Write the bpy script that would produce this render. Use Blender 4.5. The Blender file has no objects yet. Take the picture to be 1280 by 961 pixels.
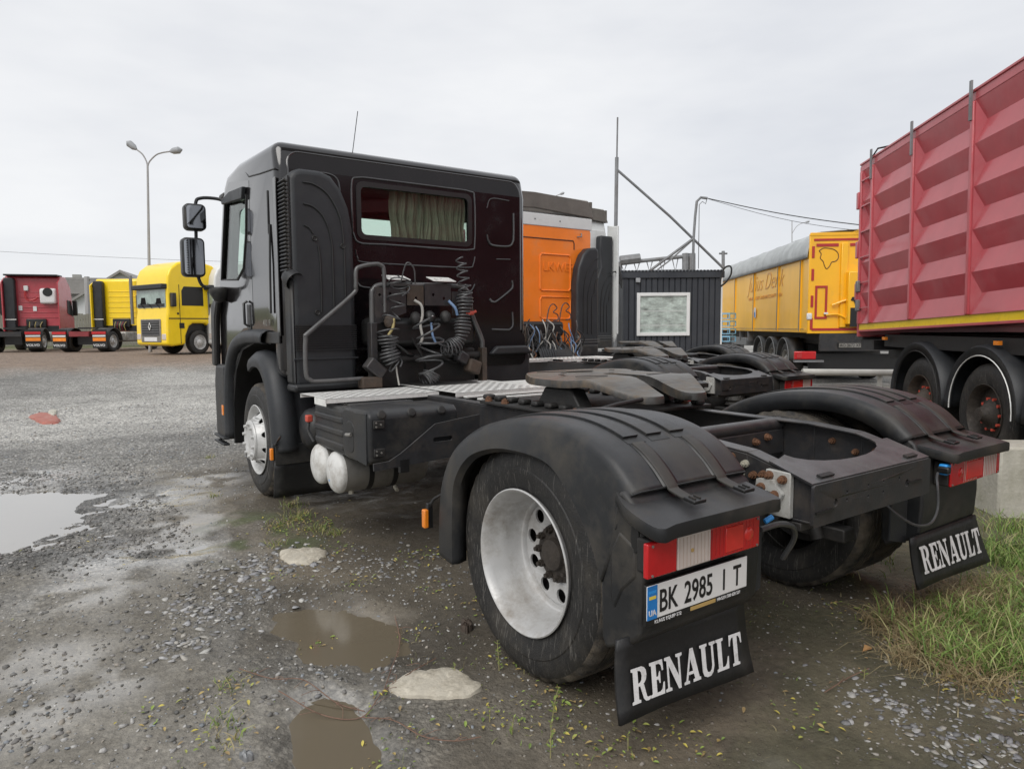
import bpy, math, random
import numpy as np
from math import sin, cos, pi, radians, sqrt, atan2
from mathutils import Vector, Matrix
random.seed(7)
RNG = np.random.default_rng(11)
SC = bpy.context.scene
COL = SC.collection

# ------------------------------------------------------------------ camera
CAM = Vector((-2.8587, -2.2869, 1.4824))
yaw, pitch, roll, foc = 0.61386, -0.083588, -0.0066219, 864.54
fwd = Vector((sin(yaw)*cos(pitch), cos(yaw)*cos(pitch), sin(pitch)))
rgt = Vector((cos(yaw), -sin(yaw), 0))
upv = rgt.cross(fwd)
r2 = cos(roll)*rgt + sin(roll)*upv
u2 = -sin(roll)*rgt + cos(roll)*upv
cd = bpy.data.cameras.new('camera')
cam = bpy.data.objects.new('camera', cd); COL.objects.link(cam)
cam.matrix_world = Matrix(((r2.x, u2.x, -fwd.x, CAM.x), (r2.y, u2.y, -fwd.y, CAM.y), (r2.z, u2.z, -fwd.z, CAM.z), (0, 0, 0, 1)))
cd.sensor_fit = 'HORIZONTAL'; cd.sensor_width = 36; cd.lens = foc/1280*36
cd.clip_start = 0.05; cd.clip_end = 2000
SC.camera = cam

# ------------------------------------------------------------------ light: bright overcast
world = bpy.data.worlds.new('World'); SC.world = world; world.use_nodes = True
wn = world.node_tree.nodes; wl = world.node_tree.links; wn.clear()
SUN_EL, SUN_AZ = radians(46), radians(-116)      # azimuth from +Y toward +X
sky = wn.new('ShaderNodeTexSky'); sky.sky_type = 'NISHITA'; sky.sun_disc = False
sky.sun_elevation = SUN_EL; sky.sun_rotation = SUN_AZ
tc = wn.new('ShaderNodeTexCoord')
mp = wn.new('ShaderNodeMapping'); mp.inputs['Scale'].default_value = (1.0, 1.0, 3.2)
nz = wn.new('ShaderNodeTexNoise'); nz.inputs['Scale'].default_value = 1.7; nz.inputs['Detail'].default_value = 5; nz.inputs['Roughness'].default_value = .55
cr = wn.new('ShaderNodeValToRGB')
cr.color_ramp.elements[0].position = .30; cr.color_ramp.elements[0].color = (5.45, 5.6, 5.95, 1)
cr.color_ramp.elements[1].position = .66; cr.color_ramp.elements[1].color = (7.0, 7.05, 7.15, 1)
mx = wn.new('ShaderNodeMix'); mx.data_type = 'RGBA'; mx.inputs['Factor'].default_value = .95
bg = wn.new('ShaderNodeBackground'); bg.inputs['Strength'].default_value = .10
wo = wn.new('ShaderNodeOutputWorld')
wl.new(tc.outputs['Generated'], mp.inputs['Vector']); wl.new(mp.outputs['Vector'], nz.inputs['Vector'])
wl.new(nz.outputs['Fac'], cr.inputs['Fac'])
wl.new(sky.outputs['Color'], mx.inputs[6]); wl.new(cr.outputs['Color'], mx.inputs[7])
wl.new(mx.outputs[2], bg.inputs['Color']); wl.new(bg.outputs['Background'], wo.inputs['Surface'])
sd = bpy.data.lights.new('sun', 'SUN'); sd.energy = 1.5; sd.angle = radians(40); sd.color = (1, .97, .93)
sun = bpy.data.objects.new('sun', sd); COL.objects.link(sun)
sv = Vector((sin(SUN_AZ)*cos(SUN_EL), cos(SUN_AZ)*cos(SUN_EL), sin(SUN_EL)))
sun.rotation_euler = sv.to_track_quat('Z', 'Y').to_euler()
SC.view_settings.view_transform = 'Standard'; SC.view_settings.look = 'None'
SC.view_settings.exposure = 0.42; SC.view_settings.gamma = 1
SC.cycles.max_bounces = 8; SC.cycles.transparent_max_bounces = 12
SC.cycles.use_denoising = True

# ------------------------------------------------------------------ materials
def pmat(name, col, rough=.5, metal=0, var=.12, vscale=6, bump=.0, bscale=80, dirt=None, dscale=5, damt=.5, coat=0, spec=.5,
         emit=0, scratch=0, rvar=.1, vcol=False, sss=0, stretch=(1, 1, 1), top=None):
    m = bpy.data.materials.new(name); m.use_nodes = True
    n = m.node_tree.nodes; l = m.node_tree.links
    b = n['Principled BSDF']
    b.inputs['Roughness'].default_value = rough; b.inputs['Metallic'].default_value = metal
    b.inputs['Coat Weight'].default_value = coat; b.inputs['Coat Roughness'].default_value = .05
    b.inputs['Specular IOR Level'].default_value = spec
    t = n.new('ShaderNodeTexCoord')
    mpn = n.new('ShaderNodeMapping'); mpn.inputs['Scale'].default_value = stretch
    l.new(t.outputs['Object'], mpn.inputs['Vector'])
    nn = n.new('ShaderNodeTexNoise'); nn.inputs['Scale'].default_value = vscale; nn.inputs['Detail'].default_value = 6; nn.inputs['Roughness'].default_value = .65
    l.new(mpn.outputs['Vector'], nn.inputs['Vector'])
    rm = n.new('ShaderNodeMapRange'); rm.inputs['From Min'].default_value = .3; rm.inputs['From Max'].default_value = .7
    rm.inputs['To Min'].default_value = 1-var; rm.inputs['To Max'].default_value = 1+var
    l.new(nn.outputs['Fac'], rm.inputs['Value'])
    mul = n.new('ShaderNodeVectorMath'); mul.operation = 'SCALE'
    if vcol:
        at = n.new('ShaderNodeVertexColor'); at.layer_name = 'tint'; l.new(at.outputs['Color'], mul.inputs[0])
    else:
        mul.inputs[0].default_value = col[:3]
    l.new(rm.outputs['Result'], mul.inputs['Scale'])
    out = mul.outputs['Vector']
    if dirt:
        dn = n.new('ShaderNodeTexNoise'); dn.inputs['Scale'].default_value = dscale; dn.inputs['Detail'].default_value = 8; dn.inputs['Roughness'].default_value = .7
        l.new(mpn.outputs['Vector'], dn.inputs['Vector'])
        dr = n.new('ShaderNodeMapRange'); dr.inputs['From Min'].default_value = .62-damt*.35; dr.inputs['From Max'].default_value = .85-damt*.25
        dr.inputs['To Max'].default_value = min(1, .35+damt)
        l.new(dn.outputs['Fac'], dr.inputs['Value'])
        dm = n.new('ShaderNodeMix'); dm.data_type = 'RGBA'; dm.inputs[7].default_value = (*dirt[:3], 1)
        l.new(dr.outputs['Result'], dm.inputs['Factor']); l.new(out, dm.inputs[6]); out = dm.outputs[2]
        rr = n.new('ShaderNodeMix'); rr.data_type = 'FLOAT'; rr.inputs[2].default_value = rough; rr.inputs[3].default_value = max(rough, .75)
        l.new(dr.outputs['Result'], rr.inputs['Factor']); l.new(rr.outputs[0], b.inputs['Roughness'])
        if metal > 0:
            mm = n.new('ShaderNodeMix'); mm.data_type = 'FLOAT'; mm.inputs[2].default_value = metal; mm.inputs[3].default_value = 0
            l.new(dr.outputs['Result'], mm.inputs['Factor']); l.new(mm.outputs[0], b.inputs['Metallic'])
    elif rvar:
        r3 = n.new('ShaderNodeMapRange'); r3.inputs['From Min'].default_value = .3; r3.inputs['From Max'].default_value = .7
        r3.inputs['To Min'].default_value = max(.02, rough*(1-rvar*2)); r3.inputs['To Max'].default_value = min(1, rough*(1+rvar*2)+.02)
        n4 = n.new('ShaderNodeTexNoise'); n4.inputs['Scale'].default_value = vscale*2.3; n4.inputs['Detail'].default_value = 5
        l.new(mpn.outputs['Vector'], n4.inputs['Vector']); l.new(n4.outputs['Fac'], r3.inputs['Value']); l.new(r3.outputs['Result'], b.inputs['Roughness'])
    if scratch:
        w = n.new('ShaderNodeTexNoise'); w.inputs['Scale'].default_value = 9; w.inputs['Detail'].default_value = 2; w.inputs['Distortion'].default_value = 1.5
        sm = n.new('ShaderNodeMapping'); sm.inputs['Scale'].default_value = (1, 14, 1.2); sm.inputs['Rotation'].default_value = (.7, .2, .1)
        l.new(t.outputs['Object'], sm.inputs['Vector']); l.new(sm.outputs['Vector'], w.inputs['Vector'])
        sr = n.new('ShaderNodeMapRange'); sr.inputs['From Min'].default_value = .60; sr.inputs['From Max'].default_value = .66; sr.inputs['To Max'].default_value = scratch
        l.new(w.outputs['Fac'], sr.inputs['Value'])
        s2 = n.new('ShaderNodeMix'); s2.data_type = 'RGBA'; s2.inputs[7].default_value = (.16, .15, .135, 1)
        l.new(sr.outputs['Result'], s2.inputs['Factor']); l.new(out, s2.inputs[6]); out = s2.outputs[2]
    if top:      # colour on faces that look up: dust, and painted sky light on redfold
        g = n.new('ShaderNodeNewGeometry'); sp = n.new('ShaderNodeSeparateXYZ'); l.new(g.outputs['Normal'], sp.inputs['Vector'])
        tr = n.new('ShaderNodeMapRange'); tr.inputs['From Min'].default_value = .45; tr.inputs['From Max'].default_value = 1; tr.inputs['To Max'].default_value = top[1]
        l.new(sp.outputs['Z'], tr.inputs['Value'])
        tm = n.new('ShaderNodeMath'); tm.operation = 'MULTIPLY'; l.new(tr.outputs['Result'], tm.inputs[0]); l.new(nn.outputs['Fac'], tm.inputs[1])
        t2 = n.new('ShaderNodeMix'); t2.data_type = 'RGBA'; t2.inputs[7].default_value = (*top[0], 1)
        l.new(tm.outputs['Value'], t2.inputs['Factor']); l.new(out, t2.inputs[6]); out = t2.outputs[2]
    l.new(out, b.inputs['Base Color'])
    if bump:
        bn = n.new('ShaderNodeTexNoise'); bn.inputs['Scale'].default_value = bscale; bn.inputs['Detail'].default_value = 4
        l.new(mpn.outputs['Vector'], bn.inputs['Vector'])
        bp = n.new('ShaderNodeBump'); bp.inputs['Strength'].default_value = bump; bp.inputs['Distance'].default_value = .01
        l.new(bn.outputs['Fac'], bp.inputs['Height']); l.new(bp.outputs['Normal'], b.inputs['Normal'])
    if emit:
        b.inputs['Emission Color'].default_value = (*col[:3], 1); b.inputs['Emission Strength'].default_value = emit
    return m

def glassmat(name, tint, refl=.8, rough=.0, power=5, murk=None):
    m = bpy.data.materials.new(name); m.use_nodes = True
    n = m.node_tree.nodes; l = m.node_tree.links; n.clear()
    o = n.new('ShaderNodeOutputMaterial'); tr = n.new('ShaderNodeBsdfTransparent'); tr.inputs['Color'].default_value = (*tint, 1)
    gl = n.new('ShaderNodeBsdfGlossy'); gl.inputs['Roughness'].default_value = rough
    lw = n.new('ShaderNodeLayerWeight'); lw.inputs['Blend'].default_value = .5
    pw = n.new('ShaderNodeMath'); pw.operation = 'POWER'; pw.inputs[1].default_value = power; l.new(lw.outputs['Facing'], pw.inputs[0])
    f = n.new('ShaderNodeMath'); f.operation = 'MULTIPLY_ADD'; f.inputs[1].default_value = refl; f.inputs[2].default_value = .03; l.new(pw.outputs[0], f.inputs[0])
    mixs = n.new('ShaderNodeMixShader')
    body = tr.outputs[0]
    if murk:
        df = n.new('ShaderNodeBsdfDiffuse'); df.inputs['Color'].default_value = (*murk[0], 1); m2 = n.new('ShaderNodeMixShader'); m2.inputs['Fac'].default_value = murk[1]
        l.new(tr.outputs[0], m2.inputs[1]); l.new(df.outputs[0], m2.inputs[2]); body = m2.outputs[0]
    l.new(f.outputs[0], mixs.inputs['Fac']); l.new(body, mixs.inputs[1]); l.new(gl.outputs[0], mixs.inputs[2]); l.new(mixs.outputs[0], o.inputs['Surface'])
    return m

DUST = (.16, .145, .12)
M = {}
M['paint'] = pmat('black_paint', (.008, .007, .0075), .12, var=.25, vscale=2.5, coat=.6, dirt=(.03, .027, .025), dscale=2.2, damt=.18, rvar=.3)
M['paint_rear'] = pmat('black_paint_rear', (.0085, .0065, .0075), .16, var=.25, vscale=2.5, coat=0, dirt=(.018, .015, .016), dscale=2.6, damt=.25, spec=.3, rvar=.3)
M['paint_edge'] = pmat('highlight_black_paint', (.035, .034, .035), .22, var=.3, vscale=8, coat=.5)  # silver highlight along ridges and beads painted in as lighter black
M['plastic'] = pmat('black_plastic', (.017, .018, .0195), .40, var=.25, vscale=6, bump=.12, bscale=500, dirt=(.075, .066, .053), dscale=3.2, damt=.45, top=((.085, .085, .088), .55), spec=.4)
M['plastic2'] = pmat('grey_black_plastic', (.024, .026, .029), .46, var=.2, vscale=5, bump=.12, bscale=500, dirt=(.045, .044, .043), dscale=3, damt=.3, spec=.4)
M['dark'] = pmat('grimy_black_metal', (.016, .0155, .015), .6, var=.3, vscale=9, bump=.2, bscale=60, dirt=(.04, .034, .028), dscale=6, damt=.4)
M['frame'] = pmat('frame_paint', (.028, .028, .03), .38, var=.25, vscale=9, bump=.1, bscale=120, dirt=(.06, .048, .038), dscale=8, damt=.42, top=((.22, .22, .22), .5))
M['rubber'] = pmat('tyre_rubber', (.015, .0145, .014), .6, var=.3, vscale=12, bump=.25, bscale=130, dirt=(.055, .048, .038), dscale=4, damt=.42, scratch=.45)
M['tread'] = pmat('tyre_tread_rubber', (.022, .021, .020), .8, var=.3, vscale=12, bump=.3, bscale=150, dirt=(.12, .10, .075), dscale=9, damt=.7)
M['flap'] = pmat('rubber_flap', (.012, .012, .0125), .5, var=.25, vscale=9, bump=.15, bscale=40, dirt=(.07, .064, .055), dscale=5, damt=.28)
M['rim'] = pmat('silver_rim', (.50, .50, .495), .42, metal=.25, var=.1, vscale=6, bump=.05, bscale=90, dirt=(.16, .13, .095), dscale=5.5, damt=.46)
M['rimw'] = pmat('pale_rim', (.56, .56, .55), .42, metal=.2, var=.1, vscale=8, dirt=(.2, .18, .15), dscale=7, damt=.35)
M['hub'] = pmat('dark_hub', (.035, .028, .022), .7, var=.4, vscale=20, bump=.4, bscale=60)
M['rust'] = pmat('rusty_bolt', (.13, .062, .032), .7, var=.45, vscale=40, bump=.1, bscale=200)
M['rustf'] = pmat('rusty_plate', (.06, .042, .03), .7, var=.4, vscale=14, bump=.3, bscale=100, dirt=(.05, .045, .04), dscale=10, damt=.5)
M['bolt'] = pmat('pale_bolt', (.42, .40, .33), .5, metal=.3, var=.2, vscale=30)
M['greyp'] = pmat('grey_bracket_paint', (.42, .42, .40), .5, var=.15, vscale=14, dirt=(.13, .10, .07), dscale=14, damt=.45, bump=.1, bscale=100)
M['zinc'] = pmat('galvanised_step', (.80, .80, .77), .48, metal=.25, var=.12, vscale=20, dirt=(.22, .20, .17), dscale=9, damt=.3, bump=.1, bscale=120)
M['tube'] = pmat('grey_tube', (.11, .11, .11), .35, metal=.3, var=.2, vscale=12, dirt=(.07, .06, .05), dscale=12, damt=.3)
M['hose'] = pmat('coil_hose', (.065, .066, .068), .32, var=.2, vscale=20)
M['hoseY'] = pmat('yellow_hose', (.35, .29, .12), .5)
M['hoseB'] = pmat('blue_hose', (.14, .22, .36), .45)
M['hoseW'] = pmat('pale_hose', (.4, .39, .36), .5)
M['tankw'] = pmat('white_tank_end', (.62, .62, .60), .45, var=.08, vscale=6, dirt=(.26, .23, .19), dscale=9, damt=.5)
M['alu'] = pmat('dull_alu', (.30, .29, .27), .42, metal=.6, var=.15, vscale=12, dirt=(.10, .09, .07), dscale=6, damt=.5)
M['red_lens'] = pmat('red_lens', (.50, .008, .012), .12, coat=.6, var=.12, vscale=10, bump=.06, bscale=220, top=((.1, .05, .05), .3))
M['red2'] = pmat('bright_red_lens', (.68, .03, .022), .15, coat=.6, var=.1, vscale=16, bump=.06, bscale=220)
M['white_lens'] = pmat('clear_lens', (.62, .55, .50), .18, coat=.6, var=.05, bump=.08, bscale=200)
M['amber'] = pmat('amber_lens', (.85, .25, .02), .25, coat=.5, var=.1)
M['plate'] = pmat('number_plate_white', (.78, .78, .76), .35, var=.04, dirt=(.5, .48, .44), dscale=12, damt=.2)
M['blue'] = pmat('plate_blue', (.02, .20, .55), .35)
M['flagy'] = pmat('flag_yellow', (.80, .62, .08), .4)
M['ink'] = pmat('black_ink', (.012, .012, .012), .4)
M['white'] = pmat('white_print', (.72, .72, .72), .5, var=.06, dirt=(.25, .24, .22), dscale=25, damt=.35)
M['gold'] = pmat('gold_print', (.5, .34, .12), .4)
M['glass'] = glassmat('green_tinted_glass', (.90, .965, .93), .7)
M['glassd'] = glassmat('dark_tinted_glass', (.86, .92, .885), .6)
M['glassc'] = glassmat('clear_glass', (.97, .98, .975), .6)
M['curtain'] = pmat('olive_curtain', (.20, .195, .15), .85, var=.2, vscale=8)
M['interior'] = pmat('dark_interior', (.012, .011, .011), .9, spec=.1)
M['mirror'] = pmat('mirror_glass', (.30, .31, .33), .03, metal=1, var=0, rvar=0)
M['blueplug'] = pmat('blue_connector', (.03, .30, .75), .4)
M['redcap'] = pmat('red_cap', (.55, .08, .05), .45)
M['orange'] = pmat('orange_paint', (.95, .235, .02), .28, coat=.4, var=.08, vscale=3, dirt=(.55, .22, .08), dscale=3, damt=.3)
M['whitep'] = pmat('white_paint', (.66, .67, .66), .32, var=.06, vscale=4, coat=.3, dirt=(.4, .39, .36), dscale=4, damt=.3)
M['taupe'] = pmat('taupe_spoiler', (.13, .115, .10), .5, var=.2, vscale=5)
M['yellow'] = pmat('yellow_paint', (.95, .66, .006), .3, coat=.4, var=.05, vscale=3, dirt=(.5, .4, .12), dscale=3, damt=.15)
M['yellowt'] = pmat('trailer_yellow', (.92, .47, .01), .34, coat=.35, var=.06, vscale=2, dirt=(.55, .36, .1), dscale=2.5, damt=.2)
M['yellowc'] = pmat('curtain_yellow', (.98, .53, .045), .42, coat=.12, var=.07, vscale=1.2, dirt=(.8, .5, .12), dscale=1.4, damt=.12, stretch=(1, 1, .5))
M['redp'] = pmat('trailer_red', (.47, .07, .083), .34, coat=.3, var=.1, vscale=2, dirt=(.46, .14, .15), dscale=2.4, damt=.4)
M['redfold'] = pmat('trailer_red_fold', (.45, .062, .075), .34, coat=.3, var=.12, vscale=2, dirt=(.47, .15, .16), dscale=1.8, damt=.4, top=((.78, .46, .48), 1.5))  # upward faces painted pinker for the sky light they catch
M['redv'] = pmat('volvo_red', (.42, .045, .06), .35, coat=.4, var=.08, vscale=2, dirt=(.42, .12, .12), dscale=3, damt=.3)
M['chassisred'] = pmat('chassis_red', (.22, .03, .035), .5, var=.2, vscale=5)
M['stripe'] = pmat('yellow_reflective_tape', (.88, .62, .01), .35, var=.06, dirt=(.45, .34, .06), dscale=12, damt=.3)
M['redtape'] = pmat('red_reflective_tape', (.42, .03, .03), .4, var=.1)
M['tarp'] = pmat('grey_tarpaulin', (.42, .44, .44), .6, var=.14, vscale=2.5, bump=.4, bscale=4, dirt=(.30, .31, .31), dscale=2, damt=.5)
M['siding'] = pmat('anthracite_siding', (.036, .040, .048), .5, var=.1, vscale=3, bump=.06, bscale=60, dirt=(.055, .058, .062), dscale=3, damt=.3)
M['wframe'] = pmat('white_window_frame', (.75, .75, .74), .4, var=.04)
M['steel'] = pmat('weathered_steel', (.20, .205, .21), .5, metal=.3, var=.2, vscale=3, dirt=(.14, .12, .11), dscale=2, damt=.4)
M['lamppost'] = pmat('concrete_lamp_post', (.34, .335, .33), .8, var=.1, vscale=2)
M['lampsh'] = pmat('lamp_head_grey', (.33, .34, .35), .5)
M['concrete'] = pmat('pale_concrete', (.47, .45, .39), .9, var=.15, vscale=5, bump=.5, bscale=40, dirt=(.28, .27, .20), dscale=3.5, damt=.5)
M['slab'] = pmat('pale_stone_slab', (.50, .46, .38), .9, var=.22, vscale=14, bump=.9, bscale=24, dirt=(.22, .19, .14), dscale=12, damt=.5)
M['redpatch'] = pmat('red_plastic_scrap', (.36, .12, .09), .7, var=.3, vscale=14, dirt=(.3, .27, .23), dscale=12, damt=.4)
M['pipe'] = pmat('pale_pipe', (.50, .50, .46), .5, var=.12, vscale=4)
M['wood'] = pmat('weathered_fence_wood', (.20, .195, .16), .85, var=.2, vscale=3)
M['roof'] = pmat('grey_roof_sheet', (.28, .27, .255), .8, var=.12, vscale=1.5)
M['brickw'] = pmat('grey_block_wall', (.30, .30, .28), .85, var=.12, vscale=2)
M['plaster'] = pmat('white_plaster', (.66, .67, .68), .85, var=.04)
M['grassm'] = pmat('grass_blade', (.1, .2, .03), .6, vcol=True, var=.15, vscale=20)
M['leafm'] = pmat('leaf_litter', (.3, .25, .05), .6, vcol=True, var=.15, vscale=30)
M['stonem'] = pmat('gravel_stone', (.3, .3, .3), .7, vcol=True, var=.22, vscale=60, bump=.3, bscale=150)
M['bush'] = pmat('distant_foliage', (.08, .1, .04), .8, vcol=True, var=.2, vscale=1)
M['twig'] = pmat('dry_red_twig', (.17, .10, .07), .8, var=.25, vscale=30)
M['water'] = glassmat('murky_water', (.72, .66, .53), .95, .015, 1.6, ((.235, .20, .145), .8))

M['mudwater'] = glassmat('muddy_water', (.72, .66, .53), .42, .10, 2.2, ((.20, .168, .12), .7))

# ------------------------------------------------------------------ mesh builder
def axes(d):
    d = Vector(d).normalized()
    a = Vector((0, 0, 1)) if abs(d.z) < .9 else Vector((1, 0, 0))
    u = d.cross(a).normalized(); return u, d.cross(u).normalized()

class MB:
    def __init__(s): s.v = []; s.f = []; s.X = Matrix.Identity(4)
    def add(s, vs, fs):
        o = len(s.v); X = s.X
        s.v.extend([tuple(X @ Vector(p)) for p in vs]); s.f.extend([tuple(o+i for i in f) for f in fs]); return s
    def box(s, c, d, rot=None):
        hx, hy, hz = d[0]/2, d[1]/2, d[2]/2
        vs = [Vector((x, y, z)) for x in (-hx, hx) for y in (-hy, hy) for z in (-hz, hz)]
        if rot is not None:
            R = rot if isinstance(rot, Matrix) else Matrix.Rotation(rot[2], 3, 'Z') @ Matrix.Rotation(rot[1], 3, 'Y') @ Matrix.Rotation(rot[0], 3, 'X')
            vs = [R @ v for v in vs]
        c = Vector(c)
        return s.add([v+c for v in vs], [(0, 1, 3, 2), (4, 6, 7, 5), (0, 4, 5, 1), (2, 3, 7, 6), (0, 2, 6, 4), (1, 5, 7, 3)])
    def b2(s, lo, hi):
        return s.box([(a+b)/2 for a, b in zip(lo, hi)], [b-a for a, b in zip(lo, hi)])
    def cyl(s, p0, p1, r0, r1=None, n=16, caps=True):
        r1 = r0 if r1 is None else r1
        p0, p1 = Vector(p0), Vector(p1); u, w = axes(p1-p0)
        vs = []
        for p, r in ((p0, r0), (p1, r1)):
            for i in range(n):
                a = 2*pi*i/n; vs.append(p+u*(r*cos(a))+w*(r*sin(a)))
        fs = [(i, (i+1) % n, n+(i+1) % n, n+i) for i in range(n)]
        if caps: fs += [tuple(range(n-1, -1, -1)), tuple(range(n, 2*n))]
        return s.add(vs, fs)
    def tube(s, pts, r, n=8, closed=False):
        pts = [Vector(p) for p in pts]; m = len(pts)
        rs = r if isinstance(r, (list, tuple)) else [r]*m
        T = []
        for i in range(m):
            a = pts[max(i-1, 0)]; b = pts[min(i+1, m-1)]
            T.append((b-a).normalized() if (b-a).length > 1e-9 else Vector((0, 0, 1)))
        u, w = axes(T[0]); vs = []
        for i in range(m):
            t = T[i]; u = (u - t*u.dot(t))
            u = u.normalized() if u.length > 1e-6 else axes(t)[0]
            w = t.cross(u)
            for k in range(n):
                a = 2*pi*k/n; vs.append(pts[i]+u*(rs[i]*cos(a))+w*(rs[i]*sin(a)))
        fs = [(i*n+k, i*n+(k+1) % n, (i+1)*n+(k+1) % n, (i+1)*n+k) for i in range(m-1) for k in range(n)]
        fs += [tuple(range(n-1, -1, -1)), tuple(range((m-1)*n, m*n))]
        return s.add(vs, fs)
    def lathe(s, prof, c=(0, 0, 0), ax=(1, 0, 0), n=48, mod=None):
        # prof: list of (radius, along)
        c = Vector(c); ax = Vector(ax).normalized(); u, w = axes(ax); vs = []
        for j, (r, h) in enumerate(prof):
            for i in range(n):
                a = 2*pi*i/n; rr = r + (mod(j, i) if mod else 0)
                vs.append(c+ax*h+u*(rr*cos(a))+w*(rr*sin(a)))
        m = len(prof)
        fs = [(j*n+i, j*n+(i+1) % n, (j+1)*n+(i+1) % n, (j+1)*n+i) for j in range(m-1) for i in range(n)]
        return s.add(vs, fs)
    def prism(s, poly, ax, a0, a1):
        # poly in the plane across axis ax: 'x'->(y,z) 'y'->(x,z) 'z'->(x,y)
        def P(u, v, a): return {'x': (a, u, v), 'y': (u, a, v), 'z': (u, v, a)}[ax]
        n = len(poly); vs = [P(u, v, a0) for u, v in poly]+[P(u, v, a1) for u, v in poly]
        fs = [tuple(range(n)), tuple(range(2*n-1, n-1, -1))]+[(i, n+i, n+(i+1) % n, (i+1) % n) for i in range(n)]
        return s.add(vs, fs)
    def grid(s, fn, nu, nv, wrap=False):
        vs = [fn(i/(nu-1), j/(nv-1)) for i in range(nu) for j in range(nv)]
        fs = [(i*nv+j, (i+1)*nv+j, (i+1)*nv+j+1, i*nv+j+1) for i in range(nu-1) for j in range(nv-1)]
        return s.add(vs, fs)
    def build(s, name, mat, parent=None, bevel=0, seg=2, solid=0, smooth=40, kind=None, label=None, cat=None, group=None, mirror=False, fixn=True):
        me = bpy.data.meshes.new(name); me.from_pydata(s.v, [], s.f); me.validate()
        if fixn:
            import bmesh
            bm = bmesh.new(); bm.from_mesh(me); bmesh.ops.recalc_face_normals(bm, faces=bm.faces); bm.to_mesh(me); bm.free()
        me.materials.append(M[mat] if isinstance(mat, str) else mat)
        if smooth:
            me.polygons.foreach_set('use_smooth', [True]*len(me.polygons)); me.set_sharp_from_angle(angle=radians(smooth))
        o = bpy.data.objects.new(name, me); COL.objects.link(o)
        if parent: o.parent = parent
        if solid:
            md = o.modifiers.new('solid', 'SOLIDIFY'); md.thickness = solid; md.offset = 0
        if bevel:
            md = o.modifiers.new('bevel', 'BEVEL'); md.width = bevel; md.segments = seg; md.limit_method = 'ANGLE'; md.angle_limit = radians(38); md.harden_normals = False
        tag(o, label, cat, group, kind)
        return o

def tag(o, label=None, cat=None, group=None, kind=None):
    for k, v in (('label', label), ('category', cat), ('group', group), ('kind', kind)):
        if v: o[k] = v
    return o
def thing(name, label, cat, loc=(0, 0, 0), rz=0, group=None, rx=0, ry=0):
    o = bpy.data.objects.new(name, None); COL.objects.link(o)
    o.location = loc; o.rotation_euler = (rx, ry, rz); o.empty_display_size = .3
    return tag(o, label, cat, group)
def copy_tree(o, parent=None, skip=()):
    c = o.copy(); COL.objects.link(c); c.parent = parent
    for ch in list(o.children):
        if ch.name.split('.')[0] in skip: continue
        copy_tree(ch, c, skip)
    return c
def inst(o, parent, loc=None, rot=None):
    c = o.copy(); COL.objects.link(c); c.parent = parent
    if loc is not None: c.location = loc
    if rot is not None: c.rotation_euler = rot
    return c
def text(name, body, size, mat, parent, loc, X, Y, sx=1, depth=.0008, bold=0, shear=0, kind=None):
    """flat lettering with a hair of depth: X and Y are the writing and up directions"""
    cu = bpy.data.curves.new(name, 'FONT'); cu.body = body; cu.size = size; cu.extrude = depth; cu.offset = bold; cu.shear = shear
    cu.resolution_u = 3
    t = bpy.data.objects.new(name, cu); COL.objects.link(t)
    dg = bpy.context.evaluated_depsgraph_get(); me = bpy.data.meshes.new_from_object(t.evaluated_get(dg))
    bpy.data.objects.remove(t); me.name = name
    me.materials.clear(); me.materials.append(M[mat])
    X = Vector(X).normalized(); Y = Vector(Y).normalized(); Z = X.cross(Y)
    me.transform(Matrix(((X.x*sx, Y.x, Z.x, loc[0]), (X.y*sx, Y.y, Z.y, loc[1]), (X.z*sx, Y.z, Z.z, loc[2]), (0, 0, 0, 1))))
    o = bpy.data.objects.new(name, me); COL.objects.link(o); o.parent = parent
    return o
def tint(o, cols):
    """one colour per face"""
    me = o.data; a = me.color_attributes.new('tint', 'FLOAT_COLOR', 'CORNER')
    ls = np.zeros(len(me.polygons), int); me.polygons.foreach_get('loop_total', ls)
    arr = np.ones((len(me.loops), 4)); arr[:, :3] = np.repeat(np.asarray(cols), ls, axis=0)
    a.data.foreach_set('color', arr.ravel())
def arc(c, r, a0, a1, n):
    return [(c[0]+r*cos(a0+(a1-a0)*i/(n-1)), c[1]+r*sin(a0+(a1-a0)*i/(n-1))) for i in range(n)]
def rrect(x0, x1, y0, y1, r, n=5):
    p = []
    for cx, cy, a in ((x1-r, y1-r, 0), (x0+r, y1-r, pi/2), (x0+r, y0+r, pi), (x1-r, y0+r, 1.5*pi)):
        p += arc((cx, cy), r, a, a+pi/2, n)
    return p
def smooth_path(pts, n=6):
    """Catmull-Rom through the points"""
    P = [Vector(p) for p in pts]; P = [P[0]*2-P[1]]+P+[P[-1]*2-P[-2]]; o = []
    for i in range(1, len(P)-2):
        for k in range(n):
            t = k/n; a, b, c, d = P[i-1], P[i], P[i+1], P[i+2]
            o.append(.5*((2*b)+(c-a)*t+(2*a-5*b+4*c-d)*t*t+(3*b-a-3*c+d)*t**3))
    o.append(P[-2]); return o

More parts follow.
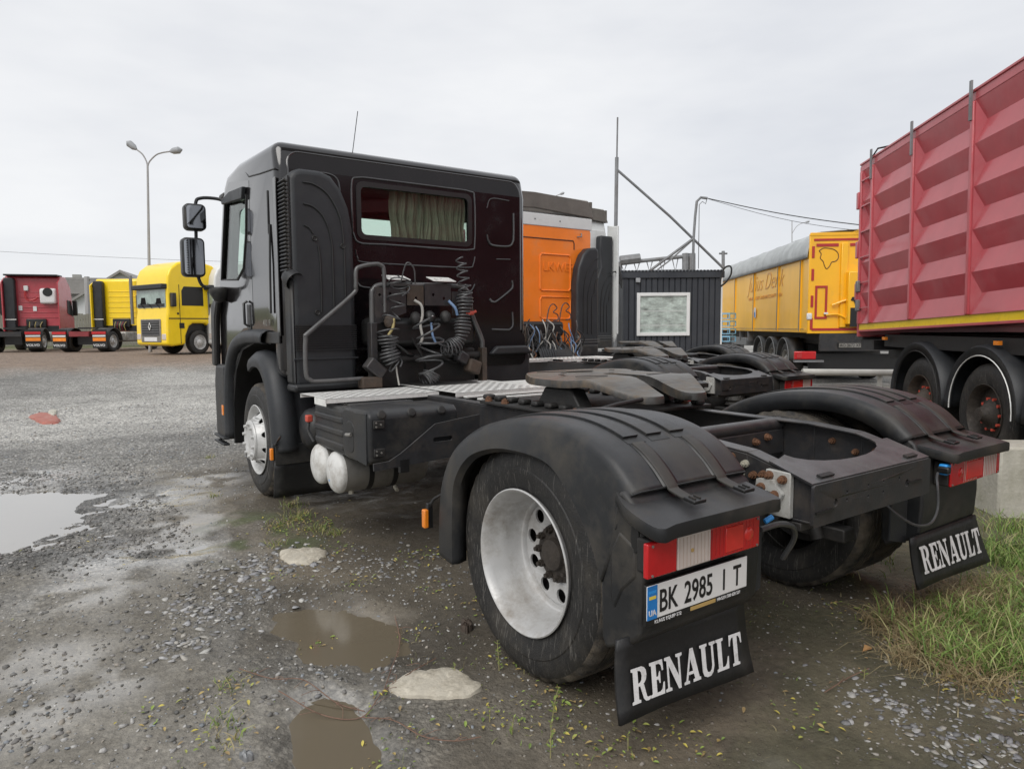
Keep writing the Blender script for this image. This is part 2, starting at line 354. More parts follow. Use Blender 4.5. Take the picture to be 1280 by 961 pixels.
# ------------------------------------------------------------------ ground
def hash2(ix, iy, s):
    h = (ix.astype(np.int64)*374761393+iy.astype(np.int64)*668265263+s*982451653) & 0xffffffff
    h = ((h ^ (h >> 13))*1274126177) & 0xffffffff
    return ((h ^ (h >> 16)) & 0xffff)/65535.0
def vnoise(x, y, s=0):
    x = np.asarray(x, float); y = np.asarray(y, float)
    ix = np.floor(x); iy = np.floor(y); fx = x-ix; fy = y-iy
    fx = fx*fx*(3-2*fx); fy = fy*fy*(3-2*fy)
    a = hash2(ix, iy, s); b = hash2(ix+1, iy, s); c = hash2(ix, iy+1, s); d = hash2(ix+1, iy+1, s)
    return (a*(1-fx)+b*fx)*(1-fy)+(c*(1-fx)+d*fx)*fy
def fbm(x, y, s=0, o=4):
    r = 0; a = .5
    for i in range(o): r = r+a*vnoise(x*2**i+i*7.3, y*2**i-i*3.1, s+i); a *= .5
    return r/(1-.5**o)
def sstep(a, b, x):
    t = np.clip((x-a)/(b-a), 0, 1); return t*t*(3-2*t)
# x, y, rx, ry, angle, depth
PUDDLES = [(-3.38, 4.44, 1.30, 1.10, .35, .060), (-2.16, 2.98, .40, .40, .5, .019), (-1.66, .86, .40, .66, .25, .030), (-4.1, 7.8, .65, .6, .0, .05), (-2.00, .08, .20, .42, -.2, .034)]
def pud(x, y, P):
    dx = x-P[0]; dy = y-P[1]; c, s = cos(P[4]), sin(P[4])
    u = (c*dx+s*dy)/P[2]; v = (-s*dx+c*dy)/P[3]; return np.sqrt(u*u+v*v)
WATER = -.022
def gh(x, y):
    x = np.asarray(x, float); y = np.asarray(y, float)
    near = 1-sstep(8, 16, np.hypot(x, y))
    h = (fbm(x*.55, y*.55, 1, 3)-.5)*.035
    h = h+near*((fbm(x*2.6, y*2.6, 5, 3)-.5)*.028+(fbm(x*11, y*11, 9, 3)-.5)*.013)
    for P in PUDDLES:
        r = pud(x, y, P)+(fbm(x*3.2, y*3.2, 21, 3)-.5)*(.75 if P is not PUDDLES[1] else 1.8)+(fbm(x*13, y*13, 22, 2)-.5)*.22
        k = 1-sstep(.55, 1.15, r)
        h = h*(1-.6*k)-P[5]*k
    # keep the patches under the tyres level
    for tx, ty in ((-.9, 0), (.9, 0), (-1.05, 3.975), (1.05, 3.975)):
        k = 1-sstep(.3, .6, np.hypot((x-tx)*.8, y-ty)); h = h*(1-k)
    h = h+.42*sstep(10, 25, y)*(1-sstep(8, 16, x))
    return h
def gz(x, y): return float(gh(np.array([x]), np.array([y]))[0])
def spacing(lo, hi, step, far):
    a = list(np.arange(lo, hi+1e-6, step)); s = step
    while a[-1] < far: s *= 1.11; a.append(a[-1]+s)
    s = step; b = []
    p = lo
    while p > -far: s *= 1.11; p -= s; b.append(p)
    return np.array(b[::-1]+a)
gx = spacing(-4.6, 3.2, .032, 260); gy = spacing(-2.2, 6.5, .032, 320)
GX, GY = np.meshgrid(gx, gy, indexing='ij'); GZ = gh(GX, GY)
nx, ny = GX.shape
gm = bpy.data.meshes.new('ground')
vid = np.arange(nx*ny).reshape(nx, ny)
quads = np.stack([vid[:-1, :-1], vid[1:, :-1], vid[1:, 1:], vid[:-1, 1:]], -1).reshape(-1, 4)
gm.vertices.add(nx*ny); gm.vertices.foreach_set('co', np.stack([GX, GY, GZ], -1).ravel())
gm.loops.add(quads.size); gm.loops.foreach_set('vertex_index', quads.ravel())
gm.polygons.add(len(quads)); gm.polygons.foreach_set('loop_start', np.arange(0, quads.size, 4)); gm.polygons.foreach_set('loop_total', np.full(len(quads), 4))
gm.polygons.foreach_set('use_smooth', np.ones(len(quads), bool)); gm.update()
# surface materials place by place, plus sheen painted into the colour
def lerp(a, b, t): return a+(b-a)*t[..., None]
def ray0(u, v):
    d = fwd+(u-640)/foc*r2-(v-480.5)/foc*u2; q = CAM-d*(CAM.z/d.z); return q.x, q.y
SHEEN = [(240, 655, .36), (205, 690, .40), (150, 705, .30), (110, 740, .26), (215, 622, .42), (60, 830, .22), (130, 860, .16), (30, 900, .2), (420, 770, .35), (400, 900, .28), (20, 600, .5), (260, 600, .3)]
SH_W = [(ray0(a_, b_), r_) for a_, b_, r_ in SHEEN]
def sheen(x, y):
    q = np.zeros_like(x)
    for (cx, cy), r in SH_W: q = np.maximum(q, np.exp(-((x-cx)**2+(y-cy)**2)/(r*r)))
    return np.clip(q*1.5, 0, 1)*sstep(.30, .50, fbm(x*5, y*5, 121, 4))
def surface(x, y):
    n1 = fbm(x*.9, y*.9, 31, 4); n2 = fbm(x*3, y*3, 41, 4); n3 = fbm(x*14, y*14, 51, 3)
    mud = np.array([.185, .155, .112]); mudw = np.array([.11, .094, .070]); gravel = np.array([.36, .35, .325]); dgrav = np.array([.20, .195, .182])
    brown = np.array([.30, .225, .17]); moss = np.array([.10, .125, .045]); silt = np.array([.225, .203, .163])
    c = lerp(np.broadcast_to(dgrav, x.shape+(3,)), gravel, sstep(.35, .6, n1))
    # paler fine gravel further up the yard
    c = lerp(c, gravel*1.12, sstep(4, 9, y)*.8)
    big = fbm(x*.22+3, y*.42, 131, 3); c = c*(.72+.56*sstep(.32, .66, big))[..., None]
    st_ = fbm(x*.6, y*2.4, 141, 3); c = c*(.88+.24*sstep(.35, .65, st_))[..., None]
    # dark mud beside, beneath and behind the truck
    m = sstep(-2.35, -1.35, x+(n1-.5)*1.6+(n2-.5)*.5)*(1-sstep(4.2, 7, y+x*.0))
    c = lerp(c, np.broadcast_to(mud, c.shape), m)
    c = lerp(c, np.broadcast_to(np.array([.42, .405, .365]), c.shape), sheen(x, y)*(1-m*.8)*.8)  # pale colour painted along the wet track for its sheen
    s_ = (1-m)*(1-sstep(1.6, 3.4, y+(n1-.5)*2.2))
    c = lerp(c, np.broadcast_to(silt, c.shape)*(.85+.3*n2)[..., None], s_*.85)
    c = lerp(c, np.broadcast_to(silt, c.shape)*1.1, (1-m)*sstep(.5, .62, n2)*(1-sstep(2.5, 6, y))*.5)
    c = lerp(c, np.broadcast_to(mudw, c.shape), m*sstep(.42, .6, n2)*.8)
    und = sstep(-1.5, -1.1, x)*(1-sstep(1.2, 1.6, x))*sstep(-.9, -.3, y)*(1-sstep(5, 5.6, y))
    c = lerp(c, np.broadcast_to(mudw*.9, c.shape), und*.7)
    c = lerp(c, np.broadcast_to(moss, c.shape), sstep(.50, .62, n1+.15*(n3-.5))*sstep(-1.6, -.9, x)*(1-sstep(-.3, .7, y))*.22)
    c = lerp(c, np.broadcast_to(moss, c.shape), (1-sstep(.25, .55, np.hypot(x+1.55, (y-2.75)*.6)))*sstep(.45, .6, n2)*.8)
    c = lerp(c, np.broadcast_to(moss, c.shape), sstep(.75, 1.3, x)*(1-sstep(-.4, .5, y))*.5)
    c = lerp(c, np.broadcast_to(brown, c.shape), sstep(19, 23, y+(n1-.5)*4)*(1-sstep(16, 30, x)))
    c = lerp(c, np.broadcast_to(np.array([.16, .17, .075]), c.shape), sstep(41, 44, y))
    wet = np.zeros_like(x)
    for P in PUDDLES: wet = np.maximum(wet, 1-sstep(.8, 1.9, pud(x, y, P)+(n2-.5)*.8))
    wet = np.maximum(wet, m*.45); wet = np.maximum(wet, (1-sstep(3.5, 7, y))*.35)
    return c, np.maximum(wet, s_*(.35+.3*sstep(.45, .6, n2))), np.maximum(m, s_*.75)
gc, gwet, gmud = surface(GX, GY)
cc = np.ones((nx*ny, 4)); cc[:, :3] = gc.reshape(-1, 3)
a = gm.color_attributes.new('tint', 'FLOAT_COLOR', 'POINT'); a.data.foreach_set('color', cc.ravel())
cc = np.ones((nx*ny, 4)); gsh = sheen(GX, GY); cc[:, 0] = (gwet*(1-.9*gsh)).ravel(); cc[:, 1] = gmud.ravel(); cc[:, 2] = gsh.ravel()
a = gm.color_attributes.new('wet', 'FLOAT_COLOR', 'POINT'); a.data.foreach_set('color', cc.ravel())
def ground_mat():
    m = bpy.data.materials.new('wet_gravel_ground'); m.use_nodes = True; n = m.node_tree.nodes; l = m.node_tree.links; b = n['Principled BSDF']
    t = n.new('ShaderNodeTexCoord'); vc = n.new('ShaderNodeVertexColor'); vc.layer_name = 'tint'; vw = n.new('ShaderNodeVertexColor'); vw.layer_name = 'wet'
    sp = n.new('ShaderNodeSeparateColor'); l.new(vw.outputs['Color'], sp.inputs['Color'])
    def N(kind, **k):
        q = n.new(kind)
        for a_, v_ in k.items(): q.inputs[a_].default_value = v_
        return q
    v1 = N('ShaderNodeTexVoronoi', Scale=38, Randomness=1); v2 = N('ShaderNodeTexVoronoi', Scale=95, Randomness=1); no = N('ShaderNodeTexNoise', Scale=26, Detail=8, Roughness=.75)
    v3 = N('ShaderNodeTexVoronoi', Scale=11, Randomness=1); nb = N('ShaderNodeTexNoise', Scale=3.2, Detail=9, Roughness=.7)
    for q in (v1, v2, no, v3, nb): l.new(t.outputs['Object'], q.inputs['Vector'])
    def MR(src, a_, b_, c_, d_):
        q = n.new('ShaderNodeMapRange'); l.new(src, q.inputs['Value'])
        for k, v_ in (('From Min', a_), ('From Max', b_), ('To Min', c_), ('To Max', d_)): q.inputs[k].default_value = v_
        return q.outputs['Result']
    def MA(op, x, y):
        q = n.new('ShaderNodeMath'); q.operation = op
        for i, s in enumerate((x, y)):
            if isinstance(s, (int, float)): q.inputs[i].default_value = s
            else: l.new(s, q.inputs[i])
        return q.outputs[0]
    s1 = n.new('ShaderNodeSeparateColor'); l.new(v1.outputs['Color'], s1.inputs['Color'])
    s2 = n.new('ShaderNodeSeparateColor'); l.new(v2.outputs['Color'], s2.inputs['Color'])
    s3 = n.new('ShaderNodeSeparateColor'); l.new(v3.outputs['Color'], s3.inputs['Color'])
    stone = MA('MULTIPLY', MR(s1.outputs[0], 0, 1, .50, 1.55), MR(s2.outputs[0], 0, 1, .80, 1.22))
    grit = MA('MULTIPLY', MR(no.outputs['Fac'], .3, .7, .72, 1.28), MR(nb.outputs['Fac'], .3, .7, .82, 1.18))
    gap = MR(v1.outputs['Distance'], .25, .62, 1, .55)
    gv = MA('MULTIPLY', MA('MULTIPLY', stone, gap), grit)
    mixv = n.new('ShaderNodeMix'); mixv.data_type = 'FLOAT'; l.new(sp.outputs['Green'], mixv.inputs['Factor']); l.new(gv, mixv.inputs[2]); l.new(grit, mixv.inputs[3])
    wetd = MR(sp.outputs['Red'], 0, 1, 1.06, .50)
    f = MA('MULTIPLY', mixv.outputs[0], wetd)
    sc = n.new('ShaderNodeVectorMath'); sc.operation = 'SCALE'; l.new(vc.outputs['Color'], sc.inputs[0]); l.new(f, sc.inputs['Scale']); l.new(sc.outputs['Vector'], b.inputs['Base Color'])
    rgh = MA('SUBTRACT', MR(nb.outputs['Fac'], .3, .7, .95, .62), MA('MULTIPLY', sp.outputs['Red'], MR(no.outputs['Fac'], .4, .65, .18, .48)))
    l.new(rgh, b.inputs['Roughness'])
    l.new(MA('MAXIMUM', sp.outputs['Blue'], MA('MULTIPLY', sp.outputs['Red'], MR(nb.outputs['Fac'], .45, .65, 0, .55))), b.inputs['Coat Weight']); b.inputs['Coat Roughness'].default_value = .22; b.inputs['Coat IOR'].default_value = 2.3
    b.inputs['Specular IOR Level'].default_value = .45
    hh = MA('ADD', MA('MULTIPLY', MR(v1.outputs['Distance'], 0, .6, 1, 0), MR(sp.outputs['Green'], 0, 1, 1, .15)), MA('ADD', MA('MULTIPLY', MR(v2.outputs['Distance'], 0, .6, 1, 0), MR(sp.outputs['Green'], 0, 1, .35, .1)), MA('MULTIPLY', no.outputs['Fac'], .8)))
    bp = n.new('ShaderNodeBump'); bp.inputs['Strength'].default_value = .9; bp.inputs['Distance'].default_value = .014
    l.new(hh, bp.inputs['Height']); l.new(bp.outputs['Normal'], b.inputs['Normal'])
    return m
gm.materials.append(ground_mat())
ground = bpy.data.objects.new('ground', gm); COL.objects.link(ground); ground['kind'] = 'structure'
for P in PUDDLES:
    mb = MB(); k = 1.25
    pts = []
    for i in range(48):
        t = 2*pi*i/48; u, v = P[2]*k*cos(t), P[3]*k*sin(t)
        pts.append((P[0]+cos(P[4])*u-sin(P[4])*v, P[1]+sin(P[4])*u+cos(P[4])*v, WATER-.0013*PUDDLES.index(P)))
    mb.add(pts, [tuple(range(48))]); mb.build('puddle', 'mudwater' if P[0] > -2.1 else 'water', smooth=0, kind='structure', fixn=False)
# ------------------------------------------------------------------ 2-D shapes with holes
def fill2d(loops, depth=0.0):
    cu = bpy.data.curves.new('shape', 'CURVE'); cu.dimensions = '2D'; cu.fill_mode = 'BOTH'; cu.extrude = depth/2
    for lp in loops:
        s = cu.splines.new('POLY'); s.points.add(len(lp)-1)
        for i, p in enumerate(lp): s.points[i].co = (p[0], p[1], 0, 1)
        s.use_cyclic_u = True
    t = bpy.data.objects.new('shape', cu); COL.objects.link(t)
    dg = bpy.context.evaluated_depsgraph_get(); me = bpy.data.meshes.new_from_object(t.evaluated_get(dg))
    vs = [v.co.copy() for v in me.vertices]; fs = [tuple(p.vertices) for p in me.polygons]
    bpy.data.objects.remove(t); bpy.data.curves.remove(cu); bpy.data.meshes.remove(me)
    return vs, fs
def plate2d(mb, loops, depth, fn):
    vs, fs = fill2d(loops, depth); return mb.add([fn(v) for v in vs], fs)
def circle(cx, cy, r, n=14): return [(cx+r*cos(2*pi*i/n), cy+r*sin(2*pi*i/n)) for i in range(n)]

# ------------------------------------------------------------------ wheels (outer face at local x=0, body toward +x)
def tyre_mesh(w=.29, R=.5, off=0, n=144):
    pr = [(.290, .035), (.300, .018), (.318, .010), (.345, .004), (.385, -.004), (.395, -.004), (.400, 0), (.430, .000), (.452, .006), (.472, .016), (.488, .030)]
    k0 = len(pr)
    tr = [(R-.002, .042)]
    for g in (.085, .122, .160, .198):
        tr += [(R+.0, g-.006), (R-.012, g-.004), (R-.012, g+.004), (R+.0, g+.006)]
    pr = pr+tr+[(R-.002, w-.042)]+[(r, w-h) for r, h in reversed(pr)]
    k1 = k0+len(tr)+1
    def mod(j, i):
        if j in (k0-1, k1): return -.010 if i % 4 < 2 else 0.003
        if j in (k0, k1-1): return -.007 if i % 4 < 2 else 0
        return 0
    return MB().lathe([(r, h+off) for r, h in pr], n=n, mod=mod)
def tyre_build(mb, parent):
    o = mb.build('tyre', 'rubber', parent, smooth=38); o.data.materials.append(M['tread'])
    for p in o.data.polygons:
        if math.hypot(p.center.y, p.center.z) > .468: p.material_index = 1
    return o
def wheel_rear(parent, loc, rz=0):
    mb = MB(); mb.lathe([(.296, .022), (.306, .004), (.309, .0), (.309, -.004), (.304, -.007), (.298, -.003), (.290, .012), (.281, .032), (.278, .05), (.266, .075), (.262, .115), (.257, .165), (.250, .180), (.243, .184), (.238, .194), (.236, .204)], n=72)
    mb.lathe([(.236, .204), (.229, .199), (.222, .200)], n=72)
    loops = [circle(0, 0, .222, 72), circle(0, 0, .128, 40)]+[circle(.186*cos(a), .186*sin(a), .031, 18) for a in [2*pi*(i+.3)/10 for i in range(10)]]
    def fn(v):
        r = sqrt(v.x**2+v.y**2); h = .200+.008*float(1-sstep(.13, .16, r))
        return Vector((float(h)+v.z, v.x, v.y))
    plate2d(mb, loops, .01, fn)
    wheel = mb.build('wheel', 'rim', parent, smooth=32); wheel.location = loc; wheel.rotation_euler = (0, 0, rz)
    tyre_build(tyre_mesh(), wheel)
    tyre_build(tyre_mesh(off=.33), wheel)
    mb = MB(); mb.lathe([(.236, .21), (.25, .25), (.262, .33), (.285, .36)], n=48); mb.lathe([(.02, .26), (.24, .26)], n=32)
    mb.build('inner_rim', 'dark', wheel)
    mb = MB(); mb.lathe([(.0, .150), (.048, .150), (.065, .156), (.072, .178), (.095, .182), (.122, .186), (.127, .196), (.127, .22)], n=36); mb.build('hub', 'hub', wheel)
    nb = None
    for i in range(10):
        a = 2*pi*i/10
        if nb is None:
            nb = MB().cyl((0, 0, 0), (-.026, 0, 0), .0165, n=6).cyl((-.026, 0, 0), (-.040, 0, 0), .010, n=8).build('wheel_nut', 'hub', wheel, smooth=30); o = nb
        else: o = inst(nb, wheel)
        o.location = (.188, .105*cos(a), .105*sin(a))
    return wheel
def wheel_front(parent, loc, rz=0, rim='rimw'):
    mb = MB(); mb.lathe([(.296, .022), (.306, .004), (.309, .0), (.309, -.004), (.304, -.007), (.298, -.003), (.290, .012), (.281, .032), (.272, .055), (.262, .070)], n=72)
    loops = [circle(0, 0, .263, 72), circle(0, 0, .172, 40)]+[circle(.226*cos(a), .226*sin(a), .0255, 14) for a in [2*pi*(i+.5)/10 for i in range(10)]]
    def fn(v):
        r = sqrt(v.x**2+v.y**2); h = .070-.085*float(sstep(.263, .172, r)) if r > .172 else -.015
        return Vector((.070-.115*((.263-r)/.091)**.9*(.263 > r)+v.z, v.x, v.y)) if r < .263 else Vector((.070+v.z, v.x, v.y))
    plate2d(mb, loops, .008, fn)
    wheel = mb.build('wheel', rim, parent, smooth=32); wheel.location = loc; wheel.rotation_euler = (0, 0, rz)
    tyre_build(tyre_mesh(), wheel)
    mb = MB(); mb.lathe([(.174, -.035), (.179, -.050), (.174, -.062), (.165, -.066), (.13, -.066), (.122, -.060), (.06, -.058), (0.0, -.062)], n=48); mb.build('hub_cover', rim, wheel)
    mb = MB(); mb.lathe([(.02, .075), (.28, .10)], n=40); mb.lathe([(.28, .10), (.262, .075)], n=40); mb.build('brake_drum', 'dark', wheel)
    for i in range(10):
        a = 2*pi*(i+.5)/10
        o = MB().cyl((0, 0, 0), (-.022, 0, 0), .0155, .013, n=8).build('wheel_nut', rim, wheel, smooth=30) if i == 0 else inst(nb, wheel)
        nb = o if i == 0 else nb
        o.location = (-.064, .142*cos(a), .142*sin(a))
    return wheel

# ------------------------------------------------------------------ rear mudguard (left hand; S=-1 mirrors it)
O = [(.650, .37), (.640, .58), (.600, .75), (.490, .905), (.300, 1.02), (.060, 1.085), (-.200, 1.106), (-.400, 1.084), (-.565, 1.022), (-.680, .925)]
A = [(.470, .37), (.465, .60), (.440, .77), (.330, .895), (.170, .960), (-.01, .985), (-.240, .972), (-.375, .885), (-.490, .745), (-.560, .600)]
Os = [(p.x, p.y) for p in smooth_path([(a, b, 0) for a, b in O], 9)]
As = [(p.x, p.y) for p in smooth_path([(a, b, 0) for a, b in A], 9)]
M['strapm'] = pmat('worn_strap', (.035, .033, .030), .5, var=.2, vscale=20, dirt=(.06, .054, .045), dscale=15, damt=.5)
def mudguard(parent, S=1, name='mudguard'):
    X = Matrix.Scale(-1, 4, (1, 0, 0)) if S < 0 else Matrix.Identity(4)
    n = len(Os); cy, cz = 0.0, .45
    xs = [-.636, -.638, -.655, -.67]+[-.69-.46*k/64 for k in range(65)]
    bands = [(-1.105, -1.03), (-.985, -.905), (-.86, -.78)]
    def outp(i, d):
        y, z = Os[i]; ry, rz_ = y-cy, z-cz; L = sqrt(ry*ry+rz_*rz_); return y+ry/L*d, z+rz_/L*d
    rows = []
    for i in range(n):
        y0, z0 = Os[i]; row = []
        t = i/(n-1)
        for x in xs:
            e = max(0, (-.665-x))/.485
            d = .016*(1-(abs(x+.93)/.33)**4) if x > -1.22 else 0
            if x > -.64: d -= .02
            if x > -.637: d -= .075
            y, z = outp(i, d); row.append((x, y, z))
        for x, d in ((-1.185, .012), (-1.215, .008), (-1.235, -.003)): y, z = outp(i, d); row.append((x, y, z))
        ya, za = As[i]
        for k, x in ((.1, -1.242), (.4, -1.252), (.8, -1.262), (1, -1.266)):
            row.append((x, y0+(ya-y0)*k, z0+(za-z0)*k))
        row.append((-1.24, ya+(cy-ya)*.03, za+(cz-za)*.03)); row.append((-1.19, ya, za+.005))
        rows.append(row)
    mb = MB(); mb.X = X; m = len(rows[0])
    mb.add([p for r in rows for p in r], [(i*m+j, (i+1)*m+j, (i+1)*m+j+1, i*m+j+1) for i in range(n-1) for j in range(m-1)])
    g = mb.build(name, 'plastic', parent, solid=.006, smooth=50)
    crown = lambda x: .016*(1-(abs(x+.93)/.33)**4)
    cx = Matrix.Scale(-1, 4, (1, 0, 0)) if S < 0 else Matrix.Identity(4)
    i0, i1 = int(n*.07), int(n*.835)
    for a_, b_ in bands:
        for (wa, wb, hgt, mt, nm) in ((a_-.008, b_+.008, .0045, 'ink', 'painted_rib_shadow'), (a_, b_, .0125, 'plastic', 'raised_rib')):  # black strip round each rib paints in its shadow line
            mb = MB(); mb.X = cx; ra = []
            for i in range(i0, i1+(2 if mt == 'ink' else 0)):
                k = min(1, (i-i0)/4)
                ra.append([(wa, *outp(i, crown(wa)-.004)), (wa, *outp(i, crown(wa)+hgt*k)), ((wa+wb)/2, *outp(i, crown((wa+wb)/2)+hgt*k)), (wb, *outp(i, crown(wb)+hgt*k)), (wb, *outp(i, crown(wb)-.004))])
            L_ = len(ra); mb.add([p for r in ra for p in r], [(i*5+j, (i+1)*5+j, (i+1)*5+j+1, i*5+j+1) for i in range(L_-1) for j in range(4)]+[tuple(range((L_-1)*5, L_*5))])
            mb.build(nm, mt, g, smooth=30, bevel=.002 if mt != 'ink' else 0)
    # the joint between upper and lower half
    mb = MB(); mb.X = cx; mb.tube([(x, *outp(n-1, crown(x)+.001)) for x in [-.66-.5*k/12 for k in range(13)]]+[(-1.21, *outp(n-1, .013)), (-1.245, *outp(n-1, 0)), (-1.262, As[-1][0]-.06, As[-1][1]+.20)], .0035, 5); mb.build('joint_line', 'ink', g)
    # rear box below the seam
    mb = MB(); mb.X = X
    mb.prism([(-.655, .935), (-.700, .90), (-.742, .80), (-.748, .60), (-.740, .47), (-.70, .425), (-.575, .365), (-.553, .40), (-.548, .60), (-.60, .80), (-.63, .93)], 'x', -1.262, -.645)
    mb.build('rear_panel', 'plastic', g, bevel=.018, seg=3)
    mb = MB(); mb.X = X
    mb.prism([(-.64, .80), (-.72, .76), (-.72, .66), (-.66, .60), (-.62, .52), (-.60, .56), (-.60, .72)], 'x', -1.267, -1.24)
    mb.build('side_relief', 'plastic', g, bevel=.01)
    # shelf above the lamps
    so = smooth_path([(a_, b_, 0) for a_, b_ in ((-1.255, -.615), (-1.298, -.70), (-1.315, -.82), (-1.300, -.866), (-1.25, -.873), (-.99, -.874), (-.75, -.873), (-.70, -.866), (-.682, -.82), (-.668, -.70), (-.66, -.615))], 3)
    def shz(x, y): return .930+(y+.60)*.20-.012*max(0, abs(x+.99)-.25)/.07
    mb = MB(); mb.X = X; plate2d(mb, [[(p.x, p.y) for p in so]], .0, lambda v: Vector((v.x, v.y, shz(v.x, v.y))))
    m_ = len(so); rr_ = []
    for sc_, dz in ((1, 0), (1.006, -.008), (1.008, -.036), (.985, -.046)):
        rr_ += [(-.99+(p.x+.99)*sc_, -.74+(p.y+.74)*sc_, shz(p.x, p.y)+dz) for p in so]
    mb.add(rr_, [(k*m_+i, k*m_+(i+1) % m_, (k+1)*m_+(i+1) % m_, (k+1)*m_+i) for k in range(3) for i in range(m_)])
    mb.add(rr_[3*m_:], [tuple(range(m_))]); mb.build('lamp_shelf', 'plastic', g, smooth=50)
    for xa in (-1.07, -.81):
        mb = MB(); mb.X = X
        st = [outp(int(n*k), crown(xa)+.006) for k in (.85, .89, .93, .97)]+[outp(n-1, crown(xa)+.003)]+[(-.705, .925), (-.75, .912), (-.80, .902)]
        st2 = smooth_path([(a_, b_, 0) for a_, b_ in st], 3)
        mb.grid(lambda u, v: (xa+(v-.5)*(.058-.012*u), st2[round(u*(len(st2)-1))].x, st2[round(u*(len(st2)-1))].y), len(st2), 2)
        s_ = mb.build('strap', 'strapm', g, solid=.008, bevel=.002)
        mb = MB(); mb.X = X; mb.grid(lambda u, v: (xa+(v-.5)*.078, st2[round(u*12)].x, st2[round(u*12)].y-.0035), 13, 2); mb.build('strap_recess', 'ink', s_, solid=.003)
        mb = MB(); mb.X = X; mb.box((xa, -.795, .908), (.060, .050, .012), (.15, 0, 0)); mb.build('buckle', 'ink', s_, bevel=.003)
        for dx_ in (-.012, .012): mb = MB(); mb.X = X; mb.box((xa+dx_, -.795, .916), (.007, .028, .005), (.15, 0, 0)); mb.build('buckle_slot', 'dark', s_)
    mb = MB(); mb.X = X; mb.prism([(-.715+.018*cos(t), .795+.052*sin(t)) for t in [2*pi*i/18 for i in range(18)]], 'x', -1.2665, -1.255); mb.build('recess', 'ink', g)
    return g

def flap_letters(parent, corners, name='lettering'):
    """RENAULT in a heavy condensed serif; corners = lower left, lower right, upper left of the lettering box"""
    a, b, c = [Vector(p) for p in corners]; ux, uy = b-a, c-a; nrm = ux.cross(uy).normalized()
    gl = {
     'R': (.92, [[(0, 0), (.42, 0), (.42, .08), (.33, .1), (.33, .9), (.33, 1), (0, 1), (0, .92), (.09, .9), (.09, .1), (0, .08)], [(.33, 1), (.52, 1), (.66, .95), (.74, .86), (.76, .73), (.72, .60), (.62, .51), (.50, .47), (.33, .45), (.33, .55), (.42, .56), (.49, .62), (.52, .73), (.49, .84), (.43, .89), (.33, .9)], [(.40, .49), (.60, .49), (.72, .12), (.78, .09), (.90, .1), (.90, .02), (.80, -.01), (.66, 0), (.56, .08)]]),
     'E': (.78, [[(0, 0), (.72, 0), (.74, .34), (.67, .34), (.60, .16), (.50, .1), (.33, .1), (.33, .46), (.42, .46), (.48, .34), (.53, .34), (.53, .68), (.48, .68), (.42, .55), (.33, .55), (.33, .9), (.48, .9), (.58, .84), (.63, .68), (.70, .68), (.68, 1), (0, 1), (0, .92), (.09, .9), (.09, .1), (0, .08)]]),
     'N': (.98, [[(0, 0), (.32, 0), (.32, .08), (.21, .11), (.21, .74), (.68, -.02), (.82, -.02), (.82, .89), (.94, .92), (.94, 1), (.60, 1), (.60, .92), (.72, .89), (.72, .36), (.30, 1), (0, 1), (0, .92), (.11, .89), (.11, .11), (0, .08)]]),
     'A': (.95, [[(0, 0), (.30, 0), (.30, .08), (.21, .1), (.26, .25), (.55, .25), (.60, .1), (.50, .08), (.50, 0), (.93, 0), (.93, .08), (.85, .1), (.58, 1.02), (.40, 1.02), (.11, .1), (0, .08)], [(.29, .34), (.40, .72), (.52, .34)]]),
     'U': (.94, [[(0, 1), (.42, 1), (.42, .92), (.33, .9), (.33, .26), (.38, .14), (.50, .11), (.61, .17), (.66, .30), (.66, .89), (.55, .92), (.55, 1), (.90, 1), (.90, .92), (.78, .89), (.78, .26), (.70, .08), (.56, -.01), (.36, -.02), (.18, .04), (.10, .18), (.09, .9), (0, .92)]]),
     'L': (.76, [[(0, 0), (.70, 0), (.73, .38), (.66, .38), (.58, .18), (.48, .1), (.33, .1), (.33, .9), (.44, .92), (.44, 1), (0, 1), (0, .92), (.09, .9), (.09, .1), (0, .08)]]),
     'T': (.82, [[(.18, 0), (.62, 0), (.62, .08), (.52, .1), (.52, .9), (.60, .9), (.68, .82), (.72, .66), (.79, .66), (.77, 1), (.03, 1), (.01, .66), (.08, .66), (.12, .82), (.20, .9), (.28, .9), (.28, .1), (.18, .08)]])}
    total = sum(gl[ch][0] for ch in 'RENAULT'); x = 0
    mb = MB()
    for ch in 'RENAULT':
        w, polys = gl[ch]
        groups = [[polys[0], polys[1]]] if ch == 'A' else [[p] for p in polys]
        for k, lp in enumerate(groups):
            sh = [[((x+px)/total, py) for px, py in q] for q in lp]
            plate2d(mb, sh, .0, lambda v, k=k: a+ux*v.x+uy*v.y+nrm*(.0012+.0003*k))
        x += w
    return mb.build(name, 'white', parent, smooth=0, fixn=False)

# ------------------------------------------------------------------ the black tractor unit
T = thing('truck_tractor', 'black tractor unit in the foreground with its cab facing away and bare chassis toward us', 'truck')
wheel_rear(T, (-1.205, 0, .5)); wheel_rear(T, (1.205, 0, .5), pi)
wheel_front(T, (-1.215, 3.975, .5)); wheel_front(T, (1.215, 3.975, .5), pi)
gL = mudguard(T, 1); gR = mudguard(T, -1)
# inner flaps behind the wheels
mb = MB(); mb.prism([(-.56, .20+.26), (-.56, .86), (-.64, .88), (-.64, .44)], 'y', -.70, -.69); mb.build('inner_splash_panel', 'plastic2', gL, bevel=.003)
mb = MB(); mb.prism([(.44, .46), (.44, .86), (.60, .88), (.60, .42)], 'y', -.70, -.69); mb.build('inner_splash_panel', 'plastic2', gR, bevel=.003)

